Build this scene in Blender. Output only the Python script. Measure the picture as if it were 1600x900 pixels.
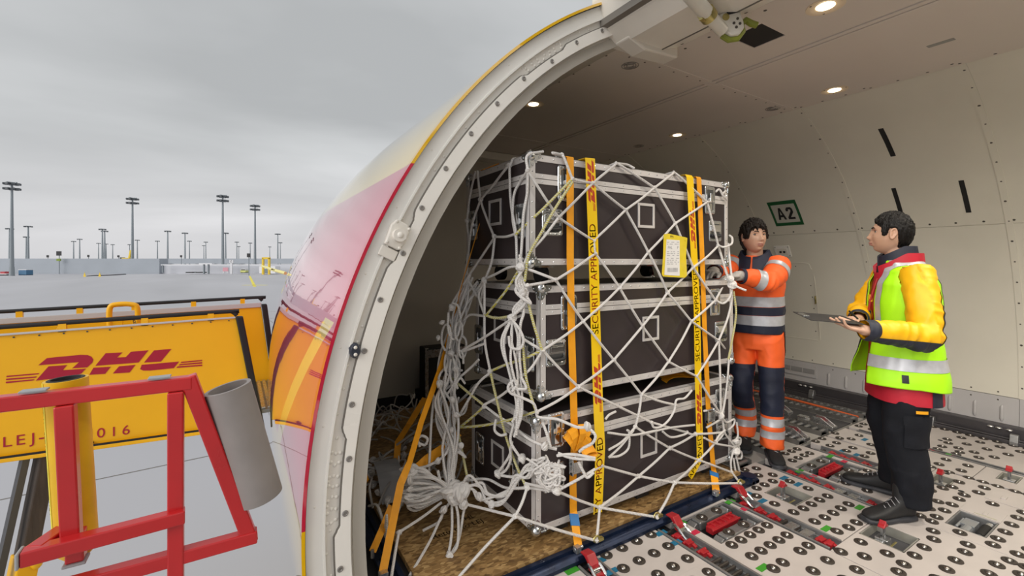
import bpy, bmesh, math, random
import numpy as np
from mathutils import Vector, Matrix, noise
for o in list(bpy.data.objects): bpy.data.objects.remove(o)
SC = bpy.context.scene
COL = SC.collection
PI = math.pi
R = math.radians
# ------------------------------------------------------------------ camera
F_PX, HOR, CAM_H, TH = 702.0, 410.0, 1.5, R(31.6)
S_, C_ = math.sin(TH), math.cos(TH)
cam = bpy.data.cameras.new('camera'); cam.sensor_width = 36.0
cam.lens = F_PX / 1600 * 36; cam.shift_y = -(450 - HOR) / 1600
cam.clip_start = 0.05; cam.clip_end = 4000
CAM = bpy.data.objects.new('camera', cam); COL.objects.link(CAM)
CAM.location = (0, 0, CAM_H); CAM.rotation_euler = (PI / 2, 0, -TH)
SC.camera = CAM
# ------------------------------------------------------------------ view
vs = SC.view_settings
vs.view_transform = 'Standard'; vs.look = 'None'; vs.gamma = 1.0; vs.exposure = 0.0; vs.use_curve_mapping = False
# ------------------------------------------------------------------ overcast sky
W_ = bpy.data.worlds.new('overcast_sky'); SC.world = W_; W_.use_nodes = True
nt = W_.node_tree; nd = nt.nodes; lk = nt.links; nd.clear()
wo = nd.new('ShaderNodeOutputWorld'); bg = nd.new('ShaderNodeBackground'); lk.new(bg.outputs[0], wo.inputs[0])
tc = nd.new('ShaderNodeTexCoord'); sp = nd.new('ShaderNodeSeparateXYZ'); lk.new(tc.outputs['Generated'], sp.inputs[0])
def mth(op, a, b=None, tree=nt):
    m = tree.nodes.new('ShaderNodeMath'); m.operation = op
    for i, v in enumerate((a, b)):
        if v is None: continue
        if isinstance(v, (int, float)): m.inputs[i].default_value = v
        else: tree.links.new(v, m.inputs[i])
    return m.outputs[0]
den = mth('ADD', mth('ABSOLUTE', sp.outputs[2]), 0.22)
cb = nd.new('ShaderNodeCombineXYZ')
lk.new(mth('DIVIDE', sp.outputs[0], den), cb.inputs[0]); lk.new(mth('DIVIDE', sp.outputs[1], den), cb.inputs[1])
mp = nd.new('ShaderNodeMapping'); mp.inputs['Rotation'].default_value = (0, 0, R(20)); mp.inputs['Scale'].default_value = (.55, 1.0, 1); mp.inputs['Location'].default_value = (1.7, 0.35, 0)
lk.new(cb.outputs[0], mp.inputs[0])
n1 = nd.new('ShaderNodeTexNoise'); n1.inputs['Scale'].default_value = .8; n1.inputs['Detail'].default_value = 6; n1.inputs['Roughness'].default_value = .45; n1.inputs['Distortion'].default_value = .3
lk.new(mp.outputs[0], n1.inputs['Vector'])
cr = nd.new('ShaderNodeValToRGB'); e = cr.color_ramp.elements
e[0].position = .33; e[0].color = (.46, .475, .485, 1); e[1].position = .68; e[1].color = (.95, .955, .97, 1)
m_ = e.new(.5); m_.color = (.64, .655, .665, 1)
lk.new(n1.outputs[0], cr.inputs[0])
# horizon haze
hz = nd.new('ShaderNodeMapRange'); hz.inputs['From Min'].default_value = 0.0; hz.inputs['From Max'].default_value = .22; hz.inputs['To Min'].default_value = .8; hz.inputs['To Max'].default_value = 0
lk.new(mth('ABSOLUTE', sp.outputs[2]), hz.inputs['Value'])
mx = nd.new('ShaderNodeMix'); mx.data_type = 'RGBA'; lk.new(hz.outputs[0], mx.inputs['Factor']); lk.new(cr.outputs[0], mx.inputs[6]); mx.inputs[7].default_value = (.68, .67, .685, 1)
lk.new(mx.outputs[2], bg.inputs['Color']); bg.inputs['Strength'].default_value = 1.0
# bright, very soft overcast sun low behind the camera, shining in through the open cargo door
sl = bpy.data.lights.new('overcast_sun', 'SUN'); sl.energy = 1.9; sl.angle = R(45); sl.color = (1, .97, .93)
SUN = bpy.data.objects.new('overcast_sun', sl); COL.objects.link(SUN); SUN.location = (-20, -10, 20)
SUN.rotation_euler = Vector((1.0, .34, -.52)).to_track_quat('-Z', 'Y').to_euler()
# ------------------------------------------------------------------ helpers
def Wp(px, py, d):
    a = (px - 800) / F_PX * d; z = CAM_H + (HOR - py) / F_PX * d
    return Vector((d * S_ + a * C_, d * C_ - a * S_, z))
def Oy(px, py, y):
    u = (px - 800) / F_PX; t = y / (C_ - u * S_)
    return Vector((t * (S_ + u * C_), y, CAM_H + t * (HOR - py) / F_PX))
def Ox(px, py, x):
    u = (px - 800) / F_PX; t = x / (S_ + u * C_)
    return Vector((x, t * (C_ - u * S_), CAM_H + t * (HOR - py) / F_PX))
def Oz(px, py, z=0.):
    u = (px - 800) / F_PX; t = (z - CAM_H) / ((HOR - py) / F_PX)
    return Vector((t * (S_ + u * C_), t * (C_ - u * S_), z))
MATS = {}
def mat(name, col, rough=.5, metal=0., var=0., vscale=8., bump=0., bscale=60., coat=0., spec=.5, emis=None, estr=0., sheen=0., alpha=1., stretch=None, trans=0.):
    if name in MATS: return MATS[name]
    m = bpy.data.materials.new(name); m.use_nodes = True; t = m.node_tree; b = t.nodes['Principled BSDF']
    c = tuple(col) + (1,)
    b.inputs['Base Color'].default_value = c; b.inputs['Roughness'].default_value = rough; b.inputs['Metallic'].default_value = metal
    b.inputs['Specular IOR Level'].default_value = spec
    if coat: b.inputs['Coat Weight'].default_value = coat; b.inputs['Coat Roughness'].default_value = .03
    if sheen: b.inputs['Sheen Weight'].default_value = sheen
    if trans: b.inputs['Transmission Weight'].default_value = trans
    if emis: b.inputs['Emission Color'].default_value = tuple(emis) + (1,); b.inputs['Emission Strength'].default_value = estr
    if var or bump:
        tcn = t.nodes.new('ShaderNodeTexCoord'); mpn = t.nodes.new('ShaderNodeMapping')
        if stretch: mpn.inputs['Scale'].default_value = stretch
        t.links.new(tcn.outputs['Object'], mpn.inputs[0])
    if var:
        n = t.nodes.new('ShaderNodeTexNoise'); n.inputs['Scale'].default_value = vscale; n.inputs['Detail'].default_value = 5
        t.links.new(mpn.outputs[0], n.inputs['Vector'])
        r = t.nodes.new('ShaderNodeValToRGB'); t.links.new(n.outputs[0], r.inputs[0])
        r.color_ramp.elements[0].position = .3; r.color_ramp.elements[1].position = .7
        r.color_ramp.elements[0].color = tuple(max(0, x * (1 - var)) for x in col) + (1,); r.color_ramp.elements[1].color = tuple(min(1, x * (1 + var)) for x in col) + (1,)
        t.links.new(r.outputs[0], b.inputs['Base Color'])
        rr = t.nodes.new('ShaderNodeMapRange'); rr.inputs['To Min'].default_value = max(0, rough - .08); rr.inputs['To Max'].default_value = min(1, rough + .08)
        t.links.new(n.outputs[0], rr.inputs['Value']); t.links.new(rr.outputs[0], b.inputs['Roughness'])
    if bump:
        n2 = t.nodes.new('ShaderNodeTexNoise'); n2.inputs['Scale'].default_value = bscale; n2.inputs['Detail'].default_value = 4
        t.links.new(mpn.outputs[0], n2.inputs['Vector'])
        bp = t.nodes.new('ShaderNodeBump'); bp.inputs['Strength'].default_value = bump; bp.inputs['Distance'].default_value = .01
        t.links.new(n2.outputs[0], bp.inputs['Height']); t.links.new(bp.outputs[0], b.inputs['Normal'])
    MATS[name] = m
    return m
class MB:
    def __init__(s): s.v = []; s.f = []; s.m = []
    def add(s, vs, fs, mi=0):
        n = len(s.v); s.v += [tuple(v) for v in vs]; s.f += [tuple(i + n for i in q) for q in fs]; s.m += [mi] * len(fs); return s
    def box(s, c, sz, rot=None, mi=0):
        c = Vector(c); h = Vector(sz) / 2; P = []
        for x in (-1, 1):
            for y in (-1, 1):
                for z in (-1, 1):
                    p = Vector((x * h.x, y * h.y, z * h.z))
                    if rot is not None: p = rot @ p
                    P.append(c + p)
        return s.add(P, [(0, 1, 3, 2), (4, 6, 7, 5), (0, 4, 5, 1), (2, 3, 7, 6), (0, 2, 6, 4), (1, 5, 7, 3)], mi)
    def b2(s, x0, x1, y0, y1, z0, z1, mi=0):
        return s.box(((x0 + x1) / 2, (y0 + y1) / 2, (z0 + z1) / 2), (abs(x1 - x0), abs(y1 - y0), abs(z1 - z0)), None, mi)
    def rings(s, rs, closed=True, cap=True, mi=0):
        n = len(rs[0]); P = [p for r in rs for p in r]; Fc = []
        for i in range(len(rs) - 1):
            for j in range(n if closed else n - 1):
                k = (j + 1) % n
                Fc.append((i * n + j, i * n + k, (i + 1) * n + k, (i + 1) * n + j))
        if cap:
            Fc.append(tuple(range(n - 1, -1, -1))); Fc.append(tuple(range((len(rs) - 1) * n, len(rs) * n)))
        return s.add(P, Fc, mi)
    def tube(s, pts, r, n=8, cap=True, mi=0, closed=False):
        pts = [Vector(p) for p in pts]; N = len(pts); rs = []
        up = None
        for i, p in enumerate(pts):
            if closed: t = pts[(i + 1) % N] - pts[i - 1]
            else: t = (pts[min(i + 1, N - 1)] - pts[max(i - 1, 0)])
            if t.length < 1e-9: t = Vector((0, 0, 1))
            t.normalize()
            if up is None: up = Vector((0, 0, 1)) if abs(t.z) < .9 else Vector((1, 0, 0))
            a = up - t * up.dot(t)
            if a.length < 1e-4: a = t.orthogonal()
            a.normalize(); up = a; b = t.cross(a)
            rr = r[i] if hasattr(r, '__len__') else r
            rs.append([p + a * (rr * math.cos(2 * PI * k / n)) + b * (rr * math.sin(2 * PI * k / n)) for k in range(n)])
        if closed: rs.append(rs[0]); cap = False
        return s.rings(rs, True, cap, mi)
    def cyl(s, p0, p1, r, n=16, mi=0, r1=None): return s.tube([p0, p1], [r, r if r1 is None else r1], n, True, mi)
    def bar(s, p0, p1, w, hgt, up=(0, 0, 1), mi=0):
        p0 = Vector(p0); p1 = Vector(p1); t = (p1 - p0); L = t.length; t.normalize(); up = Vector(up)
        a = t.cross(up)
        if a.length < 1e-4: a = t.orthogonal()
        a.normalize(); b = a.cross(t)
        rot = Matrix((a, t, b)).transposed()
        return s.box((p0 + p1) / 2, (w, L, hgt), rot, mi)
    def prism(s, poly, fn, d0, d1, mi=0):
        n = len(poly); A = [fn(p[0], p[1], d0) for p in poly]; B = [fn(p[0], p[1], d1) for p in poly]
        Fc = [tuple(range(n)), tuple(range(2 * n - 1, n - 1, -1))] + [(i, i + n, (i + 1) % n + n, (i + 1) % n) for i in range(n)]
        return s.add(A + B, Fc, mi)
    def sphere(s, c, r, nu=12, nv=8, mi=0, sc=(1, 1, 1), rot=None, zmin=-1.):
        c = Vector(c); rs = []
        for j in range(nv + 1):
            a = -PI / 2 + PI * j / nv
            z = max(zmin, math.sin(a)); q = math.cos(a)
            ring = []
            for i in range(nu):
                p = Vector((q * math.cos(2 * PI * i / nu) * r * sc[0], q * math.sin(2 * PI * i / nu) * r * sc[1], z * r * sc[2]))
                if rot is not None: p = rot @ p
                ring.append(c + p)
            rs.append(ring)
        return s.rings(rs, True, False, mi)
    def mesh(s, name, mats, smooth=False, bevel=0., weld=False, fix=True):
        me = bpy.data.meshes.new(name); me.from_pydata([tuple(v) for v in s.v], [], s.f); 
        for m in (mats if isinstance(mats, (list, tuple)) else [mats]): me.materials.append(m)
        if any(s.m): me.polygons.foreach_set('material_index', s.m)
        bm = bmesh.new(); bm.from_mesh(me)
        if weld: bmesh.ops.remove_doubles(bm, verts=bm.verts, dist=1e-5)
        if fix: bmesh.ops.recalc_face_normals(bm, faces=bm.faces)
        if bevel: bmesh.ops.bevel(bm, geom=[e for e in bm.edges if len(e.link_faces) == 2 and e.calc_face_angle(0) > .6], offset=bevel, segments=2, profile=.5, affect='EDGES', clamp_overlap=True)
        if smooth:
            for f in bm.faces: f.smooth = True
            for e_ in bm.edges:
                if len(e_.link_faces) == 2 and e_.calc_face_angle(0) > R(40): e_.smooth = False
        bm.to_mesh(me); bm.free(); me.update()
        return me
    def build(s, name, mats, parent=None, **k):
        return obj(name, s.mesh(name, mats, **k), parent)
def obj(name, me, parent=None, M=None):
    o = bpy.data.objects.new(name, me); COL.objects.link(o)
    if parent is not None: o.parent = parent
    if M is not None: o.matrix_local = M
    return o
def tag(o, label=None, cat=None, group=None, kind=None):
    if label: o['label'] = label
    if cat: o['category'] = cat
    if group: o['group'] = group
    if kind: o['kind'] = kind
    return o
def empty(name, loc=(0, 0, 0), rz=0., label=None, cat=None, group=None, kind=None):
    o = bpy.data.objects.new(name, None); o.empty_display_size = .1; COL.objects.link(o); o.location = loc; o.rotation_euler = (0, 0, rz)
    return tag(o, label, cat, group, kind)
def struct(o): o['kind'] = 'structure'; return o
def copy_tree(o, parent=None):
    c = o.copy(); COL.objects.link(c)
    if parent is not None: c.parent = parent
    for ch in list(o.children): copy_tree(ch, c)
    return c
def catmull(pts, n=8):
    pts = [Vector(p) for p in pts]; out = []
    if len(pts) < 3:
        return [pts[0].lerp(pts[-1], i / n) for i in range(n + 1)]
    P = [pts[0] * 2 - pts[1]] + pts + [pts[-1] * 2 - pts[-2]]
    for i in range(1, len(P) - 2):
        p0, p1, p2, p3 = P[i - 1], P[i], P[i + 1], P[i + 2]
        for k in range(n):
            t = k / n
            out.append(.5 * ((2 * p1) + (p2 - p0) * t + (2 * p0 - 5 * p1 + 4 * p2 - p3) * t * t + (3 * p1 - p0 - 3 * p2 + p3) * t ** 3))
    out.append(pts[-1]); return out
def text_mesh(txt, size, mat_, extrude=.0004, spacing=1.0):
    cu = bpy.data.curves.new('txt', 'FONT'); cu.body = txt; cu.size = size; cu.extrude = extrude; cu.align_x = 'CENTER'; cu.align_y = 'CENTER'; cu.space_character = spacing; cu.resolution_u = 4
    o = bpy.data.objects.new('txt', cu); COL.objects.link(o)
    dg = bpy.context.evaluated_depsgraph_get(); me = bpy.data.meshes.new_from_object(o.evaluated_get(dg))
    bpy.data.objects.remove(o); bpy.data.curves.remove(cu)
    me.materials.clear(); me.materials.append(mat_)
    return me
def xf_mesh(me, fn):
    for v in me.vertices: v.co = fn(v.co)
    me.update(); return me
# ================================================================== materials of the aircraft
WALL = mat('wall_panel_paint', (.68, .65, .555), .42, var=.05, vscale=1.5)
CEIL = mat('ceiling_panel_paint', (.64, .58, .525), .45, var=.04, vscale=1.2)
KICK = mat('kick_panel_grey', (.47, .455, .45), .4, var=.05, vscale=3)
JAMB = mat('jamb_paint', (.80, .78, .73), .35, var=.04, vscale=4)
JAMB2 = mat('jamb_inner_paint', (.74, .70, .63), .35, var=.04, vscale=4)
BEIGE = mat('floor_panel_paint', (.50, .455, .428), .38, var=.05, vscale=6, bump=.02, bscale=90)
DARKM = mat('dark_steel', (.055, .045, .038), .42, .4, var=.2, vscale=20)
BLACK = mat('matte_black', (.008, .008, .009), .6)
GREYM = mat('cast_grey_metal', (.30, .30, .30), .38, .7, var=.15, vscale=15, bump=.05)
ALU = mat('aluminium', (.62, .62, .62), .28, .9, var=.08, vscale=30)
STEEL = mat('bright_steel', (.72, .72, .72), .14, 1.); BALLM = mat('ball_steel', (.34, .32, .30), .25, .9)
CHAR = mat('charcoal_floor', (.055, .055, .06), .5, var=.2, vscale=5)
REDL = mat('red_latch_paint', (.36, .014, .02), .35, var=.15, vscale=25)
BLUE = mat('blue_marker', (.01, .14, .25), .45); GREEN = mat('green_marker', (.04, .27, .02), .45); REDT = mat('red_marker', (.5, .02, .06), .45)
SCREW = mat('screw_dark', (.10, .09, .075), .4, .5)
SEAM = mat('seam_shadow_sealant', (.16, .145, .125), .6)
CXF, CZF, RIN, ROUT = 3.03, .436, 2.58, 2.82
YD, YR, YB, YREAR = 1.854, -1.75, 4.62, -6.0
def cpt(a, r, y): return Vector((CXF - r * math.cos(a), y, CZF + r * math.sin(a)))   # a from the left horizontal, upwards
# ---------------------------------------------------------------- floor
floor = MB().b2(.45, 5.62, YREAR, YB + .1, -.16, -.05).build('floor', CHAR); struct(floor)
HOLES = []
def panel(x0, x1, y0, y1, holes=(), z0=-.045, z1=0., m=BEIGE):
    """beige deck panel with rectangular cut-outs, bevelled lip"""
    xs = sorted({x0, x1} | {h[0] for h in holes} | {h[1] for h in holes}); ys = sorted({y0, y1} | {h[2] for h in holes} | {h[3] for h in holes})
    b = MB(); pts = {}; 
    def inside(x, y): return any(h[0] < x < h[1] and h[2] < y < h[3] for h in holes)
    cells = set()
    for i in range(len(xs) - 1):
        for j in range(len(ys) - 1):
            if not inside((xs[i] + xs[i + 1]) / 2, (ys[j] + ys[j + 1]) / 2): cells.add((i, j))
    for i, j in cells:
        X0, X1, Y0, Y1 = xs[i], xs[i + 1], ys[j], ys[j + 1]
        b.add([(X0, Y0, z1), (X1, Y0, z1), (X1, Y1, z1), (X0, Y1, z1)], [(0, 1, 2, 3)])
        for di, dj, q in ((-1, 0, ((X0, Y1), (X0, Y0))), (1, 0, ((X1, Y0), (X1, Y1))), (0, -1, ((X0, Y0), (X1, Y0))), (0, 1, ((X1, Y1), (X0, Y1)))):
            if (i + di, j + dj) not in cells:
                b.add([(*q[0], z1), (*q[0], z0), (*q[1], z0), (*q[1], z1)], [(0, 1, 2, 3)])
    return b.build('floor_panel', m, floor, weld=True, bevel=.0015)
YP = 1.885   # front end of the beige panels
P_list = [panel(1.565, 2.005, -1.6, 1.80), panel(.62, 1.43, -1.6, 1.80),
     panel(2.145, 2.635, -1.6, YP, [(2.205, 2.62, 1.455, 1.715)]),
     panel(2.785, 3.325, 1.13, YP + .03, [(2.935, 3.155, 1.44, 1.635)]),
     panel(2.64, 3.368, -1.6, 1.125, [(2.94, 3.165, .915, 1.115)]),
     panel(3.455, 3.945, 1.17, YP + .03, [(3.49, 3.915, 1.44, 1.72)]),
     panel(3.372, 4.335, -1.6, 1.165, [(3.48, 3.74, .73, .90), (4.02, 4.24, 1.03, 1.14)]),
     panel(4.08, 4.335, 1.17, YP), panel(4.37, 4.70, .99, YP), panel(4.37, 4.70, -1.6, .985, [(4.50, 4.68, .80, .90)]),
     panel(4.775, 5.43, -1.6, YP, [(5.06, 5.14, 1.42, 1.62)])]
# ball transfer units: oval dark cap with a shiny steel ball
bm_ = MB()
for z, r in ((0, .031), (.004, .029), (.0055, .022)): pass
rr = [[Vector((r * 1.08 * math.cos(2 * PI * k / 18), r * math.sin(2 * PI * k / 18), z)) for k in range(18)] for r, z in ((.031, -.001), (.030, .004), (.024, .0062), (.0165, .0062), (.0145, .003), (.013, .002))]
bm_.rings(rr, True, False, 0)
bm_.sphere((0, 0, .0), .0145, 12, 8, 1)
BALL = bm_.mesh('ball_transfer', [DARKM, BALLM], smooth=True)
balls = []
def B(*pts): balls.extend(pts)
for y, xs in ((1.706, (1.947, 1.837, 1.727, 1.617)), (1.588, (1.947, 1.837, 1.727, 1.617)), (1.47, (1.947, 1.837, 1.727, 1.617)), (1.352, (1.947, 1.837)), (1.23, (1.947, 1.727)),
     (1.419, (2.242, 2.325, 2.411, 2.495, 2.58)), (1.311, (2.242, 2.327, 2.413, 2.498, 2.58)), (1.203, (2.242, 2.328, 2.498, 2.581)), (1.093, (2.39, 2.535)), (.985, (2.32, 2.45, 2.58)), (.875, (2.24, 2.40, 2.55))):
    B(*[(x, y) for x in xs])
B((2.671, 1.09), (2.731, 1.01), (2.635, .955 + .0), (2.734, .872), (2.826, .881))
B((3.133, 1.884), (3.227, 1.852), (3.134, 1.785), (3.227, 1.736), (3.134, 1.685), (3.037, 1.687), (2.945, 1.689), (2.848, 1.633), (3.231, 1.623), (3.232, 1.508), (2.85, 1.521))
B((3.233, 1.393), (3.138, 1.398), (3.041, 1.4), (2.946, 1.401), (2.851, 1.41), (3.237, 1.279), (3.142, 1.282), (3.045, 1.282), (2.949, 1.285), (2.852, 1.296), (3.235, 1.165), (3.141, 1.165), (3.046, 1.165), (2.952, 1.166), (2.855, 1.184), (2.855, 1.072), (2.857, .958))
B((3.432, .941), (3.315, .904), (3.219, .875), (3.085, .877), (2.957, .878), (3.423, .821), (3.311, .764), (3.213, .752), (3.085, .755), (2.958, .756), (2.83, .757), (2.70, .757))
B((3.425, .694), (3.52, .694), (3.645, .691), (3.778, .691), (3.908, .69), (4.019, .686), (3.31, .613), (3.213, .637), (3.09, .639), (2.96, .64), (2.83, .64), (3.421, .603), (3.516, .943), (3.648, .942), (3.776, .941), (3.903, .94), (4.0, .939), (4.12, .9), (4.241, .899), (4.003, .813), (4.076, 1.015), (4.0, 1.042), (3.898, 1.075), (4.206, 1.013))
B((3.671, 1.878), (3.758, 1.875), (3.841, 1.873), (3.586, 1.783), (3.672, 1.783), (3.761, 1.783), (3.841, 1.781), (4.137, 1.872), (4.248, 1.872), (4.139, 1.766), (4.252, 1.766), (4.479, 1.871), (4.39, 1.80), (4.14, 1.65), (4.25, 1.65), (4.14, 1.53), (4.25, 1.53), (4.14, 1.41), (4.25, 1.41), (4.14, 1.29), (4.25, 1.29))
B((5.418, 1.48), (5.418, 1.401), (5.418, 1.318), (5.418, 1.236), (5.418, 1.154), (5.418, 1.072), (5.418, .981), (5.418, .90), (5.136, 1.31), (5.287, 1.259), (5.037, 1.279), (5.136, 1.191), (5.284, 1.145), (4.902, 1.281), (4.969, 1.201), (5.135, 1.073), (5.287, 1.031), (4.8, 1.282), (4.874, 1.17), (4.966, 1.11), (5.132, .957), (4.80, 1.173), (5.29, .92), (4.97, 1.0), (4.86, 1.06))
for y in (1.84, 1.74, 1.64): B(*[(x, y) for x in (4.86, 4.96, 5.22, 5.32, 5.418)])
for y in (1.56, ): B(*[(x, y) for x in (4.86, 4.96, 5.32, 5.418)])
for y in (1.74, 1.60, 1.46, 1.32, 1.18, 1.06): B((4.45, y), (4.60, y))
for y in (.70, .58, .46, .34): B((4.45, y), (4.60, y), (4.86, y + .06), (4.99, y + .03), (5.12, y + .05), (5.26, y + .02))
for y in (.555, .47, .38, .30): B(*[(x, y) for x in (2.72, 2.85, 2.97, 3.09, 3.21, 3.31)])
for y in (.58, .46, .34): B(*[(x, y) for x in (3.52, 3.65, 3.78, 3.91, 4.03, 4.20)])
for y in (1.41, 1.29): B((3.53, y), (3.64, y), (3.76, y), (3.87, y))
for y in (1.10, 1.0): B((3.45, y), (3.6, y), (3.75, y))
def pan_of(x, y):
    best = None
    for p in P_list:
        bb = p.data.vertices
        xs = [v.co.x for v in bb]; ys = [v.co.y for v in bb]
        if min(xs) - .02 <= x <= max(xs) + .02 and min(ys) - .02 <= y <= max(ys) + .02: return p
    return P_list[0]
bbx = {}
for p in P_list:
    a = np.array([v.co[:] for v in p.data.vertices]); bbx[p] = (a[:, 0].min(), a[:, 0].max(), a[:, 1].min(), a[:, 1].max())
seen = []
for (x, y) in balls:
    if any(abs(x - a) < .05 and abs(y - b) < .05 for a, b in seen): continue
    par = None
    for p, (a, b, c, d) in bbx.items():
        if a + .02 <= x <= b - .0 and c + .01 <= y <= d + .02: par = p; break
    if par is None: continue
    seen.append((x, y)); o = obj('ball_transfer', BALL, par); o.location = (x, y, 0)
# marker tapes and drain holes on the panels
def marker(x, y, m, par=None, rz=0., w=.085, d=.032):
    b = MB().b2(-w / 2, w / 2, -d / 2, d / 2, 0.0003, .0016); o = b.build('marker_tape', m, floor); o.location = (x, y, 0); o.rotation_euler = (0, 0, rz)
for px, py, m in ((936, 877, BLUE), (956, 893, BLUE), (1033, 833, BLUE), (1056, 848, BLUE), (1168, 772, BLUE), (1191, 783, BLUE), (1225, 747, BLUE), (1247, 757, BLUE), (1315, 705, BLUE), (1338, 711, BLUE), (1351, 687, BLUE),
                  (894, 892, GREEN), (1064, 818, GREEN), (1141, 784, GREEN), (1192, 887, GREEN), (1291, 826, GREEN), (1343, 793, GREEN), (1249, 736, GREEN), (1297, 713, GREEN), (1482, 710, GREEN),
                  (1086, 832, REDT), (1164, 795, REDT), (1271, 744, REDT), (1319, 721, REDT)):
    p = Oz(px, py); marker(p.x, p.y, m, w=.075 if m is not REDT else .055)
for (x, y) in ((2.672, 1.145 - .03), (4.05, .965), (5.06, 1.335), (3.36, .50), (4.30, 1.1)):
    MB().cyl((x, y, -.02), (x, y, .0012), .016, 14).build('drain_hole', BLACK, floor)
# guide rail channels between the panels, with folded red latches
def channel(x0, x1, y0, y1, reds=()):
    b = MB(); w = x1 - x0
    b.b2(x0, x1, y0, y1, -.05, -.04); b.b2(x0, x0 + .012, y0, y1, -.05, .006); b.b2(x1 - .012, x1, y0, y1, -.05, .006)
    b.b2(x0 + .012, x0 + .022, y0, y1, -.05, -.02); b.b2(x1 - .022, x1 - .012, y0, y1, -.05, -.02)
    ch = b.build('rail_channel', GREYM, floor, bevel=.0015)
    rnd = random.Random(int(x0 * 1000) + int(y0 * 77))
    xc = (x0 + x1) / 2
    for y in reds:
        q = MB(); q.box((xc, y, -.012), (w * .36, .034, .024), Matrix.Rotation(rnd.uniform(-.2, .2), 3, 'Z'))
        q.cyl((xc - w * .26, y + .012, -.008), (xc + w * .26, y + .012, -.008), .009, 10); q.box((xc + w * .12, y - .022, -.016), (w * .16, .03, .014), Matrix.Rotation(.3, 3, 'X'))
        q.build('latch', REDL, ch, bevel=.002)
    y = y0 + .02
    q = MB()
    while y < y1 - .02:
        if not any(abs(y - r_) < .05 for r_ in reds): q.cyl((x0 + .02, y, -.018), (x1 - .02, y, -.018), .009, 8)
        y += .036
    if q.v: q.build('roller_row', DARKM, ch, smooth=True)['kind'] = 'stuff'
    q = MB()
    for y in (y0 + .14, y0 + .22): q.box((xc, y, -.02), (w * .62, .05, .03))
    q.build('stop_bracket', ALU, ch, bevel=.003)
    return ch
channel(2.01, 2.14, -1.5, 1.715, (1.63, 1.56, 1.47, 1.10, .6))
channel(1.435, 1.56, -1.5, 1.715, (1.63, 1.56, 1.47))
channel(2.645, 2.78, 1.132, 1.715, (1.63, 1.54, 1.46, 1.20, 1.16))
channel(3.332, 3.45, 1.172, 1.80, (1.70, 1.62, 1.55, 1.46, 1.22))
channel(3.955, 4.075, 1.172, 1.80, (1.70, 1.63, 1.56, 1.48, 1.36))
channel(4.705, 4.77, -1.5, 1.80, (1.20, .75, 1.30))
MB().b2(4.34, 4.365, -1.5, 1.88, -.04, -.012).build('slot_rail', DARKM, floor)
for y in (.72, .78, .86, .93, 1.0, 1.1, 1.2, 1.32, 1.45):
    o = obj('ball_transfer', BALL, floor); o.location = (4.352, y, -.004)
# cast lock hatches with red pull bar
def lock_hatch(x0, x1, y0, y1):
    t = MB(); cx = (x0 + x1) / 2; cy = (y0 + y1) / 2
    t.b2(x0, x1, y0, y1, -.06, -.05)
    for a in ((x0, x0 + .012, y0, y1), (x1 - .012, x1, y0, y1), (x0, x1, y0, y0 + .012), (x0, x1, y1 - .012, y1)): t.b2(*a, -.06, -.006)
    hb = t.build('lock_hatch', GREYM, floor, bevel=.003)
    for yy in (cy + (y1 - y0) * .33, cy - (y1 - y0) * .33):
        q = MB(); q.box((cx, yy, -.03), ((x1 - x0) * .62, (y1 - y0) * .25, .05)); q.build('lock_plate', GREYM, hb, bevel=.008)
        for dx in (-.07, .07): o = obj('ball_transfer', BALL, hb); o.location = (cx + dx, yy, -.004)
        q = MB()
        for sx in (-1, 1): q.box((cx + sx * (x1 - x0) * .385, yy, -.032), (.045, (y1 - y0) * .2, .04), Matrix.Rotation(sx * .5, 3, 'Y'))
        q.build('wedge', GREYM, hb, bevel=.003)
    q = MB(); q.box((cx, cy, -.022), ((x1 - x0) * .60, .045, .035)); q.box((cx, cy + .018, -.002), ((x1 - x0) * .56, .012, .02)); q.box((cx, cy - .026, -.012), ((x1 - x0) * .64, .01, .012))
    for k in range(5): q.box((cx - .09 + k * .045, cy, .0), (.006, .036, .016))
    q.build('pull_bar', REDL, hb, bevel=.003)
lock_hatch(2.207, 2.618, 1.457, 1.713); lock_hatch(3.492, 3.913, 1.442, 1.718)
# latch wells with upright red-tipped lock
BRASS = mat('brass_zinc', (.42, .36, .14), .35, .8, var=.3, vscale=30)
def lock_well(x0, x1, y0, y1, lx, ly):
    w = MB().b2(x0, x1, y0, y1, -.09, -.08)
    for a in ((x0, x0 + .006, y0, y1), (x1 - .006, x1, y0, y1), (x0, x1, y0, y0 + .006), (x0, x1, y1 - .006, y1)): w.b2(*a, -.09, -.001)
    wl = w.build('lock_well', mat('well_zinc', (.42, .41, .36), .4, .5, var=.2), floor)
    q = MB(); q.box((lx, ly, -.045), (.055, .06, .07)); q.box((lx - .03, ly + .01, -.05), (.03, .04, .05)); q.build('lock_body', ALU, wl, bevel=.004)
    q = MB(); q.box((lx + .05, ly - .01, -.065), (.08, .07, .025)); q.cyl((lx - .05, ly - .03, -.06), (lx + .09, ly - .03, -.06), .012, 10); q.build('lock_spring', BRASS, wl, bevel=.003)
    q = MB(); q.b2(lx - .02, lx - .013, ly - .006, ly + .006, -.02, .05); q.b2(lx + .013, lx + .02, ly - .006, ly + .006, -.02, .05); q.b2(lx - .02, lx + .02, ly - .006, ly + .006, .0, .008); q.b2(lx - .02, lx + .02, ly - .006, ly + .006, .044, .05); q.build('lock_post', GREYM, wl, bevel=.002)
    q = MB(); q.prism([(-.03, 0), (.03, 0), (.022, .012), (.008, .018), (.0, .034), (-.012, .016), (-.026, .010)], lambda a, b, d: Vector((lx + a, ly + d, .05 + b)), -.016, .016); q.build('lock_tip', REDL, wl, bevel=.003)
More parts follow.
